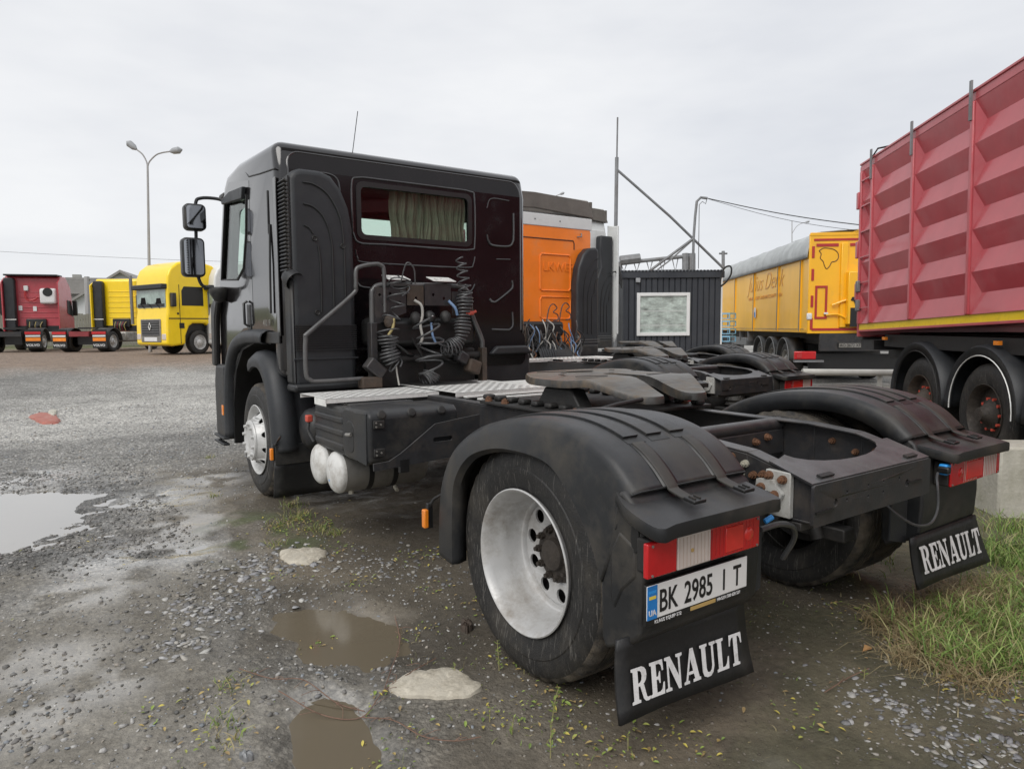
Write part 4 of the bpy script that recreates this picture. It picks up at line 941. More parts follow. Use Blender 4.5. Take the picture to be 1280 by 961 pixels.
# windscreen, door windows
mb = MB(); mb.prism([(4.90, 2.69), (4.91, 2.70), (5.175, 2.0), (5.165, 1.99)], 'x', -1.06, 1.01); mb.build('windscreen', 'glass', T, smooth=0)
def cabside(S):
    xo = 1.20 if S < 0 else 1.158
    s = -1 if S < 0 else 1
    wpoly = [(4.02, 2.63), (4.78, 2.665), (5.045, 1.96), (4.42, 1.93), (4.20, 2.02), (4.08, 2.3)]
    d = plate2d(MB(), [[(3.955, 1.50), (3.94, 2.74), (4.62, 2.84), (4.86, 2.73), (5.14, 1.97), (5.20, 1.72), (5.20, 1.12), (4.86, 1.12), (4.70, 1.33), (4.3, 1.48)], wpoly], .012, lambda v: Vector((s*(xo+.006+v.z), v.x, v.y))).build('door', 'paint', T, bevel=.006)
    MB().prism(wpoly, 'x', s*(xo-.008), s*(xo-.003)).build('door_window', 'glass', d, smooth=0)
    lw = [(p[0], p[1]) for p in wpoly]; MB().tube([(s*(xo+.012), a, b) for a, b in lw+[lw[0]]], .012, 6).build('window_seal', 'ink', d)
    MB().prism([(4.06, 2.60), (4.02, 2.70), (4.50, 2.73), (4.80, 2.70), (4.78, 2.655)], 'x', s*(xo+.012), s*(xo+.05)).build('wind_deflector', 'plastic2', d, bevel=.008)
    MB().tube([(s*(xo+.02), 4.08, 1.50), (s*(xo+.05), 4.09, 1.52), (s*(xo+.05), 4.10, 1.70), (s*(xo+.02), 4.10, 1.72)], .012, 8).build('door_handle', 'ink', d)
    MB().box((s*(xo+.012), 4.08, 1.58), (.01, .12, .22)).build('handle_recess', 'ink', d, bevel=.004)
    return d
cabside(-1); cabside(1)
# side corner panel, dark vertical handle slot and lower skirt of the cab behind the door
MB().b2((-1.217, 3.18, 1.42), (-1.207, 3.25, 2.64)).build('corner_trim', 'paint_edge', cab, bevel=.003)
MB().box((-1.214, 3.40, 2.40), (.012, .02, .34)).build('grab_slot', 'ink', cab, bevel=.004)
MB().tube([(-1.215, 3.36, 2.30), (-1.225, 3.36, 1.98), (-1.225, 3.38, 1.6)], .009, 6).build('rubber_strip', 'ink', cab)
MB().b2((-1.222, 3.20, 1.36), (-1.208, 3.86, 1.45)).build('sill_panel', 'plastic', cab, bevel=.004)
text('badge', '410.19', .075, 'alu', cab, (-1.2225, 3.62, 1.50), (0, -1, 0), (0, 0, 1))
# front wheel arch flare, bumper corner, steps
fl_ = [(4.90, .40), (4.89, .75), (4.80, 1.08), (4.55, 1.30), (4.20, 1.375), (3.80, 1.39), (3.55, 1.385)]
fs_ = smooth_path([(-1.25, a, b) for a, b in fl_], 6)
for S in (1, -1):
    mb = MB(); mb.X = Matrix.Scale(S, 4, (1, 0, 0))
    m = len(fs_); c0 = Vector((0, 4.0, .5))
    def ff(u, v):
        p = fs_[round(u*(m-1))]; d = Vector((0, p.y-c0.y, p.z-c0.z)).normalized()
        prof = [(-1.195, .085), (-1.235, .08), (-1.262, .055), (-1.268, .02), (-1.262, -.02), (-1.24, -.035), (-1.10, -.035)]
        x, k = prof[round(v*6)]; return (x, p.y+d.y*k, p.z+d.z*k)
    mb.grid(ff, m, 7); mb.build('wheel_arch_flare', 'plastic2', T, solid=.006, smooth=50)
    mb = MB(); mb.X = Matrix.Scale(S, 4, (1, 0, 0))
    mb.prism([(4.93, .38), (4.93, .80), (4.90, 1.12), (5.26, 1.12), (5.33, .95), (5.33, .42), (5.24, .34)], 'x', -1.262, -1.0); mb.build('bumper_corner', 'plastic', T, bevel=.03, seg=3)
    for z_ in (.36, .42): 
        mb = MB(); mb.X = Matrix.Scale(S, 4, (1, 0, 0)); mb.box((-1.27, 5.06, z_-.02), (.06, .40, .022)); mb.build('step_tread', 'plastic2', T, bevel=.006)
    mb = MB(); mb.X = Matrix.Scale(S, 4, (1, 0, 0)); mb.b2((-1.272, 4.96, .62), (-1.262, 5.02, .72)); mb.build('side_reflector', 'amber', T, bevel=.003)
    # inner wheel well: closes the view towards the front
    mb = MB(); mb.X = Matrix.Scale(S, 4, (1, 0, 0)); mb.b2((-.70, 3.3, .55), (-.66, 4.9, 1.36)); mb.prism([(4.86, .35), (4.84, .75), (4.70, 1.10), (4.45, 1.30), (4.0, 1.365), (3.5, 1.365), (3.5, 1.35), (4.0, 1.35), (4.40, 1.28), (4.66, 1.08), (4.80, .75), (4.82, .35)], 'x', -1.20, -.7); mb.build('wheel_well', 'ink', T)
    # rear half of the front mudguard
    mg = smooth_path([(0, a, b) for a, b in ((3.92, 1.215), (3.75, 1.255), (3.55, 1.23), (3.38, 1.10), (3.28, .90), (3.22, .68), (3.20, .50))], 6); m = len(mg)
    mb = MB(); mb.X = Matrix.Scale(S, 4, (1, 0, 0))
    prof = [(-.68, -.01), (-1.05, 0), (-1.10, .004), (-1.12, .035), (-1.18, .045), (-1.24, .03), (-1.275, -.01), (-1.285, -.055), (-1.28, -.10), (-1.262, -.11)]
    def f2(u, v):
        p = mg[round(u*(m-1))]; d = Vector((0, p.y-4.0, p.z-.45)).normalized(); x, k = prof[round(v*(len(prof)-1))]
        return (x, p.y+d.y*k, p.z+d.z*k)
    mb.grid(f2, m, len(prof)); fm = mb.build('front_mudguard', 'plastic2', T, solid=.006, smooth=55)
    mb = MB(); mb.X = Matrix.Scale(S, 4, (1, 0, 0)); mb.b2((-1.285, 3.19, .40), (-.70, 3.215, .56)); mb.build('mudguard_foot', 'plastic', fm, bevel=.006)
    mb = MB(); mb.X = Matrix.Scale(S, 4, (1, 0, 0)); mb.grid(lambda u, v: (-1.29+.60*u, 3.20+.05*v+.01*sin(u*6), .42-.29*v), 8, 6); mb.build('mud_flap', 'flap', fm, solid=.012)
mb = MB(); mb.b2((.66, 3.16, .55), (1.20, 3.20, 1.22)); mb.prism([(.70, 1.22), (.78, 1.30), (1.12, 1.30), (1.20, 1.22)], 'y', 3.10, 3.24); mb.build('arch_cover', 'plastic2', T, bevel=.03)
MB().b2((-1.21, 5.2, .40), (1.165, 5.36, 1.08)).build('front_bumper', 'plastic', T, bevel=.05, seg=3)
MB().b2((-1.20, 4.90, 2.74), (1.15, 5.10, 2.80)).build('sun_visor', 'plastic', T, bevel=.02)
# black wind deflector along the front corner of the cab
mb = MB(); mb.prism([(5.22, 1.10), (5.16, 1.60), (5.05, 1.74), (5.12, 1.80), (5.32, 1.72), (5.36, 1.10)], 'x', -1.275, -1.215); mb.build('corner_deflector', 'ink', T, bevel=.02)

# air intake duct on the rear left corner
dk = [(-1.175, 1.02), (-1.175, 2.60), (-1.15, 2.66), (-1.08, 2.685), (-.93, 2.685), (-.84, 2.655), (-.76, 2.56), (-.70, 2.42), (-.672, 2.26), (-.665, 1.9), (-.665, 1.02)]
du = MB().prism(dk, 'y', 2.985, RY-.005).build('air_duct', 'plastic2', T, bevel=.045, seg=4)
def groove(pts): return MB().tube(smooth_path([(x, 2.981, z) for x, z in pts], 5), .007, 6).build('groove', 'ink', du)
groove([(-1.07, 2.58), (-.98, 2.57), (-.87, 2.50), (-.78, 2.33), (-.755, 2.1), (-.755, 1.72)])
groove([(-1.07, 2.42), (-.99, 2.40), (-.91, 2.32), (-.855, 2.15), (-.85, 1.9), (-.85, 1.60)])
groove([(-1.07, 2.26), (-1.03, 2.24), (-1.0, 2.20)]); groove([(-.965, 2.12), (-.95, 1.98), (-.95, 1.60)])
for x_, z_ in ((-.99, 2.165), (-.765, 2.12), (-.985, 1.60)): MB().lathe([(.0, 0), (.012, .0), (.018, .006), (.022, 0)], c=(x_, 2.978, z_), ax=(0, -1, 0), n=16).build('plug', 'dark', du)
sl = None
for k in range(24):
    z_ = 2.58-k*.029
    sl = sl or MB().box((0, 0, 0), (.045, .16, .012), (0, .5, 0)).build('louvre_slat', 'plastic', du, smooth=0)
    o = sl if k == 0 else inst(sl, du); o.location = (-1.188, RY-.085, z_)
MB().b2((-1.182, RY-.165, 1.86), (-1.17, RY-.01, 2.62)).build('louvre_backing', 'ink', du)
MB().lathe([(0, -.05), (.06, -.04), (.075, 0), (.075, .05)], c=(-1.165, 3.03, 1.86), ax=(.3, -.7, -.5), n=16).build('duct_elbow', 'plastic', du)
MB().b2((-1.19, 2.99, 1.05), (-1.15, 3.14, 1.85)).build('duct_column', 'plastic', du, bevel=.02)
for k in range(12):
    z_ = 1.50-k*.017
    o = MB().b2((-1.165, 2.965, z_-.004), (-.675, 2.99, z_+.004)).build('grille_fin', 'plastic', du, smooth=0) if k == 0 else inst(gf, du)
    gf = o if k == 0 else gf
    if k: o.location.z = -k*.017
MB().b2((-1.18, 2.975, 1.235), (-.66, 2.987, 1.25)).build('grille_lip', 'plastic2', du, bevel=.003)
MB().b2((-1.19, 2.94, .99), (-.66, 3.15, 1.05)).build('duct_foot', 'plastic', du, bevel=.02)
# grab rail
gr = [(-.485, 2.84, 1.60), (-.485, 2.84, 1.92), (-.51, 2.84, 1.97), (-.56, 2.84, 1.98), (-.68, 2.84, 1.955), (-.72, 2.84, 1.92), (-.725, 2.84, 1.80), (-.76, 2.84, 1.73), (-1.11, 2.80, 1.455), (-1.145, 2.80, 1.40), (-1.15, 2.80, 1.15), (-1.12, 2.80, 1.095), (-1.05, 2.80, 1.08), (-.70, 2.80, 1.085)]
MB().tube(smooth_path(gr, 4), .017, 10).build('grab_rail', 'tube', T)
# hose carrier behind the cab
hc = MB(); pth = [(-.585, 2.86, 1.02), (-.585, 2.86, 1.68), (-.57, 2.86, 1.78), (-.50, 2.86, 1.82), (-.3, 2.86, 1.825), (.15, 2.86, 1.83), (.27, 2.86, 1.81), (.325, 2.86, 1.74), (.335, 2.86, 1.62), (.36, 2.86, 1.55), (.44, 2.86, 1.38), (.45, 2.86, 1.30), (.45, 2.86, .98)]
hc.tube(smooth_path(pth, 5), .022, 10); hcar = hc.build('hose_carrier', 'tube', T)
MB().b2((-.615, 2.82, .98), (-.56, 2.90, 1.52)).build('post_sleeve', 'frame', hcar, bevel=.006); MB().b2((.425, 2.82, .95), (.475, 2.90, 1.30)).build('post_sleeve', 'rustf', hcar, bevel=.006)
def pplate(x0, x1, z0, z1, y, holes, mat='frame', sk=0):
    return plate2d(MB(), [[(x0, z0+sk), (x1, z0), (x1, z1), (x0, z1)]]+holes, .008, lambda v: Vector((v.x, y+v.z, v.y))).build('carrier_plate', mat, hcar, bevel=.002)
pplate(-.575, -.30, 1.60, 1.80, 2.835, [circle(-.53, 1.74, .012), circle(-.44, 1.75, .014), circle(-.36, 1.68, .014), circle(-.50, 1.66, .01)], 'frame', -.10)
pplate(-.29, -.14, 1.66, 1.82, 2.832, [circle(-.21, 1.72, .012)], 'rustf'); pplate(-.13, .12, 1.66, 1.84, 2.83, [circle(-.05, 1.75, .014), circle(.05, 1.72, .014)], 'frame')
pplate(.13, .33, 1.58, 1.78, 2.83, [circle(.2, 1.7, .014), circle(.28, 1.66, .012)], 'frame')
for x0, x1 in ((-.465, -.27), (-.06, .155)):
    o_ = [(x0, 2.80), (x1, 2.80), (x1, 2.93), (x0, 2.93)]
    plate2d(MB(), [o_, circle(x0+.05, 2.85, .022), circle(x0+.12, 2.87, .018), circle(x1-.03, 2.84, .012)], .006, lambda v: Vector((v.x, v.y, 1.862+(v.y-2.8)*.30+v.z))).build('top_plate', 'zinc', hcar, smooth=20)
MB().b2((-.50, 2.93, .98), (.42, 3.02, 1.30)).build('cross_panel', 'dark', T, bevel=.02); MB().tube([(-.55, 2.88, 1.22), (.44, 2.88, 1.24)], .03, 10).build('lower_bar', 'dark', hcar)
MB().b2((-.60, 2.86, 1.32), (.40, 3.10, 1.56)).build('gearbox_tunnel', 'ink', T, bevel=.05)
MB().box((-.64, 2.80, 1.05), (.17, .10, .09)).build('rail_foot', 'rustf', hcar, bevel=.01); MB().box((-.60, 2.80, 1.16), (.16, .10, .10), (0, .7, 0)).build('rail_foot', 'frame', hcar, bevel=.01)
MB().box((.31, 2.80, 1.14), (.14, .09, .12), (0, .3, .2)).build('latch_block', 'rustf', hcar, bevel=.02)
MB().box((.20, 2.80, 1.22), (.12, .08, .10), (0, .5, .2)).build('latch_block', 'frame', hcar, bevel=.02)
for x_, z_, m_ in ((-.23, 1.55, 'dark'), (-.46, 1.52, 'rustf'), (-.10, 1.56, 'ink'), (.05, 1.56, 'dark')):
    MB().lathe([(0, -.05), (.025, -.045), (.045, -.02), (.048, .02), (.03, .05), (0, .055)], c=(x_, 2.80, z_), ax=(0, .5, 1), n=16).build('coupling_head', m_, hcar)
MB().lathe([(0, 0), (.008, 0)], c=(-.10, 2.755, 1.57), ax=(0, -1, 0), n=8).build('cap_mark', 'white', hcar)
MB().box((.30, 2.82, 1.60), (.07, .03, .035)).build('red_tap', 'redcap', hcar, bevel=.008)
MB().tube([(.27, 2.80, 1.585), (.35, 2.80, 1.615)], .012, 8).build('red_tap', 'redcap', hcar)
def coil(axis_pts, R, turns, r=.0065, mat='hose', lead=None, squash=1, name='coil_hose', grow=None):
    ax_ = smooth_path(axis_pts, 12); n = len(ax_); pts = []
    L = [0]
    for i in range(1, n): L.append(L[-1]+(ax_[i]-ax_[i-1]).length)
    N = int(turns*16); u = None
    for k in range(N+1):
        t = k/N*L[-1]; i = max(j for j in range(n) if L[j] <= t+1e-9); i = min(i, n-2)
        f_ = (t-L[i])/max(1e-9, L[i+1]-L[i]); p = ax_[i].lerp(ax_[i+1], f_); d = (ax_[i+1]-ax_[i]).normalized()
        if u is None: u = axes(d)[0]
        u = (u-d*u.dot(d)).normalized(); w = d.cross(u); a = 2*pi*turns*k/N
        R_ = R*(grow(k/N) if grow else 1)
        pts.append(p+u*(R_*cos(a))+w*(R_*sin(a)*squash))
    if lead: pts = [Vector(q) for q in lead[0]]+pts+[Vector(q) for q in lead[1]]
    return MB().tube(pts, r, 6).build(name, mat, hcar, smooth=60)
coil([(-.40, 2.77, 1.84), (-.42, 2.76, 1.62), (-.49, 2.76, 1.50), (-.50, 2.76, 1.42)], .075, 4.5, .006, grow=lambda t: .9+.3*sin(t*9))
coil([(-.50, 2.76, 1.42), (-.49, 2.76, 1.30), (-.47, 2.75, 1.20), (-.44, 2.75, 1.17)], .066, 10, .007, grow=lambda t: 1+.2*sin(t*13))
coil([(-.35, 2.76, 1.90), (-.40, 2.75, 1.80), (-.38, 2.75, 1.74)], .085, 1.6, .006)
coil([(-.20, 2.72, 1.54), (-.15, 2.70, 1.38), (-.17, 2.70, 1.24), (-.14, 2.70, 1.10)], .105, 4.6, .0085)
coil([(-.13, 2.72, 1.11), (-.16, 2.72, 1.06), (-.20, 2.72, 1.04)], .07, 6, .007)
coil([(.19, 2.78, 2.06), (.20, 2.76, 1.90), (.22, 2.74, 1.72)], .048, 5.5, .007, grow=lambda t: .8+.4*t)
coil([(.22, 2.76, 1.75), (.20, 2.75, 1.60), (.17, 2.74, 1.44), (.14, 2.74, 1.36), (.06, 2.74, 1.31), (-.02, 2.74, 1.31)], .058, 20, .007, grow=lambda t: 1+.22*sin(t*17))
cable([(-.44, 2.77, 1.55), (-.46, 2.75, 1.48), (-.50, 2.75, 1.42)], .011, 'hoseY', 'hose', hcar)
cable([(-.24, 2.80, 1.70), (-.20, 2.76, 1.66), (-.19, 2.76, 1.58), (-.21, 2.76, 1.50), (-.20, 2.75, 1.40), (-.22, 2.76, 1.34)], .011, 'hoseW', 'hose', hcar)
cable([(.08, 2.80, 1.70), (.12, 2.76, 1.64), (.14, 2.76, 1.58)], .012, 'hoseB', 'hose', hcar)
cable([(-.10, 2.78, 1.52), (-.10, 2.76, 1.42), (-.07, 2.76, 1.35)], .010, 'hoseB', 'hose', hcar)
cable([(-.07, 2.76, 1.36), (.02, 2.75, 1.32), (.12, 2.76, 1.33)], .008, 'hose', 'hose', hcar)
cable([(-.36, 2.80, 1.84), (-.33, 2.75, 1.99), (-.27, 2.74, 1.95), (-.25, 2.76, 1.83)], .006, 'hose', 'hose', hcar)
cable([(-.44, 2.75, 1.18), (-.43, 2.75, 1.10), (-.42, 2.74, 1.02)], .007, 'hoseW', 'hose', hcar)
for (a_, b_) in (((-.3, 1.5), (-.1, 1.1)), ((.1, 1.5), (.3, 1.1)), ((-.45, 1.4), (-.2, 1.25)), ((-.1, 1.3), (.25, 1.2))):
    cable([(a_[0], 2.9, a_[1]), ((a_[0]+b_[0])/2+.05, 2.84, (a_[1]+b_[1])/2-.06), (b_[0], 2.9, b_[1])], .012, 'ink', 'hose', hcar)
# mirrors
def mirror_unit(x0, x1, z0, z1, y):
    h = MB().prism(rrect(x0, x1, z0, z1, .045), 'y', y, y+.13).build('mirror_housing', 'plastic', T, bevel=.025, seg=3)
    MB().prism(rrect(x0+.018, x1-.018, z0+.02, z1-.02, .03), 'y', y-.006, y+.004).build('mirror_glass', 'mirror', h)
    h.location = (0, 0, 0); return h
mirror_unit(-1.555, -1.36, 2.415, 2.665, 4.90); mirror_unit(-1.59, -1.385, 1.975, 2.345, 4.90)
mirror_unit(1.33, 1.55, 2.42, 2.66, 4.90); mirror_unit(1.35, 1.57, 1.98, 2.34, 4.90)
for s_ in (-1, 1):
    MB().tube(smooth_path([(s_*1.16, 4.90, 2.70), (s_*1.25, 4.95, 2.735), (s_*1.39, 4.97, 2.73), (s_*1.44, 4.97, 2.67), (s_*1.445, 4.98, 2.4), (s_*1.45, 4.98, 2.1), (s_*1.43, 4.97, 1.93), (s_*1.36, 4.97, 1.875), (s_*1.20, 4.98, 1.875)], 5), .016, 8).build('mirror_arm', 'plastic', T)
    MB().lathe([(0, -.13), (.05, -.11), (.085, -.05), (.10, .0), (.095, .012), (0, .02)], c=(s_*1.265, 4.93, 1.86), ax=(0, 0, 1), n=20).build('kerb_mirror', 'plastic', T)
    MB().lathe([(0, -.03), (.028, -.02), (.034, 0), (.028, .02), (0, .03)], c=(s_*1.10, 4.88, 2.90), ax=(0, 1, 0), n=14).build('roof_lamp', 'plastic', T)
MB().tube([(-.53, 3.32, 2.90), (-.46, 3.34, 3.29)], .0035, 5).build('antenna', 'ink', T)
# the front: plain grille so that the cab is whole from elsewhere
for k in range(7): MB().b2((-.8, 5.285, 1.15+k*.09), (.76, 5.31, 1.20+k*.09)).build('grille_bar', 'plastic2', T, bevel=.006)
for s_ in (-1, 1): MB().b2((s_*.98-.14, 5.34, .55), (s_*.98+.14, 5.37, .78)).build('headlight', 'white_lens', T, bevel=.02)
# ------------------------------------------------------------------ the two tractors parked beyond
def other_tractor(label, dx, dy, orange):
    R = thing('truck_tractor', label, 'truck', (dx, dy, 0))
    for ch in list(T.children):
        if ch.name.split('.')[0] in ('wheel', 'mudguard', 'frame_rail', 'rear_cross_member', 'cross_member', 'fifth_wheel', 'mounting_plate', 'plate_rib', 'rear_axle', 'step_plate', 'step_strip', 'air_bellows', 'engine', 'spring_beam', 'bracket', 'front_axle', 'gearbox_tunnel', 'tail_lamp'):
            copy_tree(ch, R, skip=('lettering', 'wheel_nut', 'screw', 'bulb', 'mud_crust'))
    ry = 3.12; w0, w1 = -1.20, 1.20
    zt = 3.10 if orange else 3.58
    shell = MB().prism([(ry, .98), (ry, zt-.04), (ry+.05, zt+.18), (ry+.4, zt+.24), (4.6, zt+.10), (4.95, 2.9), (5.25, 2.0), (5.32, 1.6), (5.32, .5), (4.9, .4), (4.7, 1.1), (4.4, 1.32), (3.6, 1.32), (3.5, .98)], 'x', w0, w1).build('cab_shell', 'whitep', R, bevel=.06, seg=3)
    MB().prism(rrect(w0+.04, w1-.04, 1.02, zt-.03, .07), 'y', ry-.02, ry+.01).build('rear_wall', 'orange' if orange else 'whitep', R, bevel=.006)
    MB().prism([(4.15, 2.0), (4.15, 2.75), (4.75, 2.72), (5.0, 2.0)], 'x', w0-.004, w1+.004).build('door_window', 'ink', R)
    MB().prism([(-1.05, 1.95), (-1.0, 2.75), (1.0, 2.75), (1.05, 1.95)], 'y', 5.02, 5.30).build('windscreen', 'ink', R)
    MB().b2((w0-.02, 5.28, .40), (w1+.02, 5.40, 1.0)).build('front_bumper', 'whitep', R, bevel=.04)
    MB().prism([(5.0, .4), (5.0, 1.0), (5.35, 1.0), (5.35, .4)], 'x', w0-.02, w1+.02).build('bumper_side', 'whitep', R, bevel=.03)
    if orange:
        for x0 in (-.95, .10):
            for z0, z1 in ((2.05, 2.62), (1.60, 1.95)):
                MB().tube(smooth_path([(a, ry-.024, b) for a, b in rrect(x0, x0+.62, z0, z1, .06)+[(x0+.62, z1-.06)]], 2), .012, 6).build('pressed_ridge', 'orange', R)
        MB().tube([(-1.1, ry-.024, 2.86), (.78, ry-.024, 2.86), (.80, ry-.024, 2.82), (.80, ry-.024, 2.72)], .008, 6).build('panel_joint', 'ink', R)
        MB().b2((w0+.02, ry-.03, zt-.05), (w1-.02, ry, zt+.14)).build('roof_panel', 'whitep', R, bevel=.01)
        text('raised_letters', 'LKWER', .20, 'orange', R, (.16, ry-.024, 2.36), (1, 0, 0), (0, 0, 1), depth=.006)
        for x_ in (-.6, 0, .5): MB().lathe([(0, -.004), (.015, 0)], c=(x_, ry-.032, zt+.05), ax=(0, 1, 0), n=8).build('rivet', 'steel', R)
        MB().tube([(.86, ry-.03, 2.93), (.93, ry-.06, 2.93), (.95, ry-.03, 2.99)], .01, 6).build('roof_hook', 'steel', R)
    MB().prism([(w0+.05, zt+.15), (w0+.10, zt+.42), (0, zt+.46), (w1-.10, zt+.42), (w1+.02, zt+.15), (w1-.3, zt+.17), (0, zt+.22), (w0+.3, zt+.17)], 'y', ry-.03, ry+.02).build('roof_spoiler', 'taupe', R, bevel=.01)
    MB().prism([(ry, zt+.15), (ry, zt+.42), (ry+1.0, zt+.50), (ry+1.1, zt+.2)], 'x', w1-.03, w1+.01).build('spoiler_side', 'taupe', R)
    MB().prism([(ry, zt+.40), (ry+.02, zt+.445), (ry+1.0, zt+.52), (ry+1.0, zt+.48)], 'x', w0+.1, w1-.08).build('spoiler_top', 'whitep', R)
    # tall air duct at the right rear corner
    dk_ = [(1.19, .86), (1.19, 2.72), (1.12, 2.76), (.97, 2.74), (.86, 2.64), (.76, 2.42), (.72, 2.15), (.72, 1.3), (.70, .86), (.78, .80), (1.10, .80)]
    if not orange: dk_ = [(x+.02, z+.10) for x, z in dk_]; dk_[1] = (1.21, 3.42); dk_[2] = (.86, 3.42); dk_[3] = (.84, 3.1)
    d_ = MB().prism(dk_, 'y', ry-.20, ry-.02).build('air_duct', 'plastic2', R, bevel=.04, seg=3)
    for k in range(3):
        o_ = .09*k
        MB().tube(smooth_path([(1.17, ry-.204, 2.58-o_*1.8), (1.06+o_*.3, ry-.204, 2.54-o_*1.8), (.90+o_, ry-.204, 2.28-o_*1.5), (.85+o_, ry-.204, 1.9), (.85+o_, ry-.204, 1.35)], 5), .008, 6).build('groove', 'ink', d_)
    for z_ in (1.26, 1.22): MB().b2((.69, ry-.215, z_-.008), (1.2, ry-.19, z_+.008)).build('duct_lip', 'tube', d_)
    MB().b2((.70, ry-.21, .80), (1.19, ry-.02, 1.20)).build('duct_foot', 'plastic', d_, bevel=.05, seg=3)
    # side fairing, battery of hoses
    if not orange: MB().prism([(ry-.28, 1.28), (ry-.28, zt+.05), (ry+.03, zt+.10), (ry+.03, 1.10), (ry-.2, 1.12)], 'x', 1.245, 1.28).build('side_fairing', 'whitep', R, bevel=.015); MB().b2((1.235, ry-.30, 1.30), (1.29, ry-.27, zt+.06)).build('fairing_edge', 'whitep', R, bevel=.01)
    if not orange: MB().tube([(1.1, ry-.24, 2.62), (1.2, ry-.28, 2.66), (1.32, ry-.26, 2.58), (1.36, ry-.22, 2.66)], .014, 6).build('cable', 'ink', R)
    if orange:
        b_ = MB().b2((-.62, ry-.34, .95), (.30, ry-.06, 1.26)).build('hose_block', 'dark', R, bevel=.04)
        MB().lathe([(.30, -.5), (.33, -.46), (.33, .1), (.30, .14)], c=(.25, ry-.20, .93), ax=(1, 0, 0), n=24).build('filter_housing', 'plastic', R)
        for k in range(7): MB().lathe([(.335, 0), (.345, .006), (.345, .022), (.335, .028)], c=(-.26+k*.045, ry-.20, .93), ax=(1, 0, 0), n=24).build('housing_rib', 'plastic2', R)
        rnd = random.Random(5)
        for k in range(9): x_ = -.5+k*.09; MB().box((x_, ry-.30, 1.25+.12*rnd.random()), (.07, .10, .10+.2*rnd.random()), (0, rnd.uniform(-.3, .3), 0)).build('coupling', ['dark', 'rustf', 'ink'][k % 3], b_, bevel=.012)
        for k in range(60):
            x_ = -.45+rnd.random()*1.05; z_ = .95+rnd.random()*.55
            MB().tube(smooth_path([(x_, ry-.40, z_+.1), (x_+rnd.uniform(-.1, .1), ry-.46, z_), (x_+rnd.uniform(-.12, .12), ry-.43, z_-.15), (x_+rnd.uniform(-.1, .15), ry-.40, z_-.28)], 4), .010, 5).build('hose', ['hose', 'hoseW', 'ink', 'hose', 'tube', 'hoseB', 'ink', 'hose', 'rust'][k % 9], R)
        for cx_, cz_ in ((.30, 1.78), (.05, 1.76)): MB().tube(smooth_path([(cx_-.12, ry-.40, 1.55), (cx_-.08, ry-.42, cz_), (cx_, ry-.42, cz_+.06), (cx_+.07, ry-.42, cz_), (cx_, ry-.42, cz_-.06), (cx_+.08, ry-.42, cz_-.10), (cx_+.09, ry-.42, cz_-.18), (cx_, ry-.42, cz_-.2)], 4), .009, 5).build('hose', 'hose', R)
    return R
other_tractor('tractor unit with orange cab back wall and white roof strip standing beside the black one', 3.75, 3.35, True)
other_tractor('white cabbed tractor unit with tall black air duct, farthest of the three bare chassis', 6.55, 6.0, False)

# ------------------------------------------------------------------ trailers on the right
AX = Vector((sin(radians(41)), cos(radians(41)), 0)); NX = Vector((cos(radians(41)), -sin(radians(41)), 0))
RZT = -radians(41)     # local +y points along the trailer away from us, local +x to its right
def simple_wheel(parent, x, y, z, R=.5, w=.38, rim='rimw', s=-1, name='wheel', nuts='rust', depth=.02):
    """s=-1: outer face looks toward -x"""
    X = Matrix.Translation((x, y, z)) @ (Matrix.Identity(4) if s < 0 else Matrix.Rotation(pi, 4, 'Z'))
    mb = MB(); mb.X = X; k = R/.5
    mb.lathe([(.285*k, .035), (.30*k, .012), (.36*k, .0), (.43*k, 0), (.475*k, .02), (.495*k, .04), (.5*k, .055), (.5*k, w-.055), (.49*k, w-.03), (.44*k, w), (.29*k, w-.03)], n=40)
    wh = mb.build(name, 'rubber', parent)
    mb = MB(); mb.X = X
    mb.lathe([(.285*k, .04), (.30*k, .0), (.295*k, -.003), (.275*k, .03), (.265*k, .06+depth), (.20*k, .05+depth), (.15*k, .03+depth), (.15*k, .01+depth), (.12*k, 0.0+depth), (.07*k, -.02), (.065*k, -.05), (0, -.055)], n=32)
    mb.build('rim', rim, wh)
    for i in range(10):
        a = 2*pi*i/10
        if i == 0:
            mb = MB(); mb.cyl((0, 0, 0), (-.035, 0, 0), .016*k, n=6); n0 = mb.build('wheel_nut', nuts, wh, smooth=0); o = n0
        else: o = inst(n0, wh)
        o.location = X @ Vector((.04+depth, .155*k*cos(a), .155*k*sin(a)))
        if s > 0: o.rotation_euler = (0, 0, pi)
    return wh

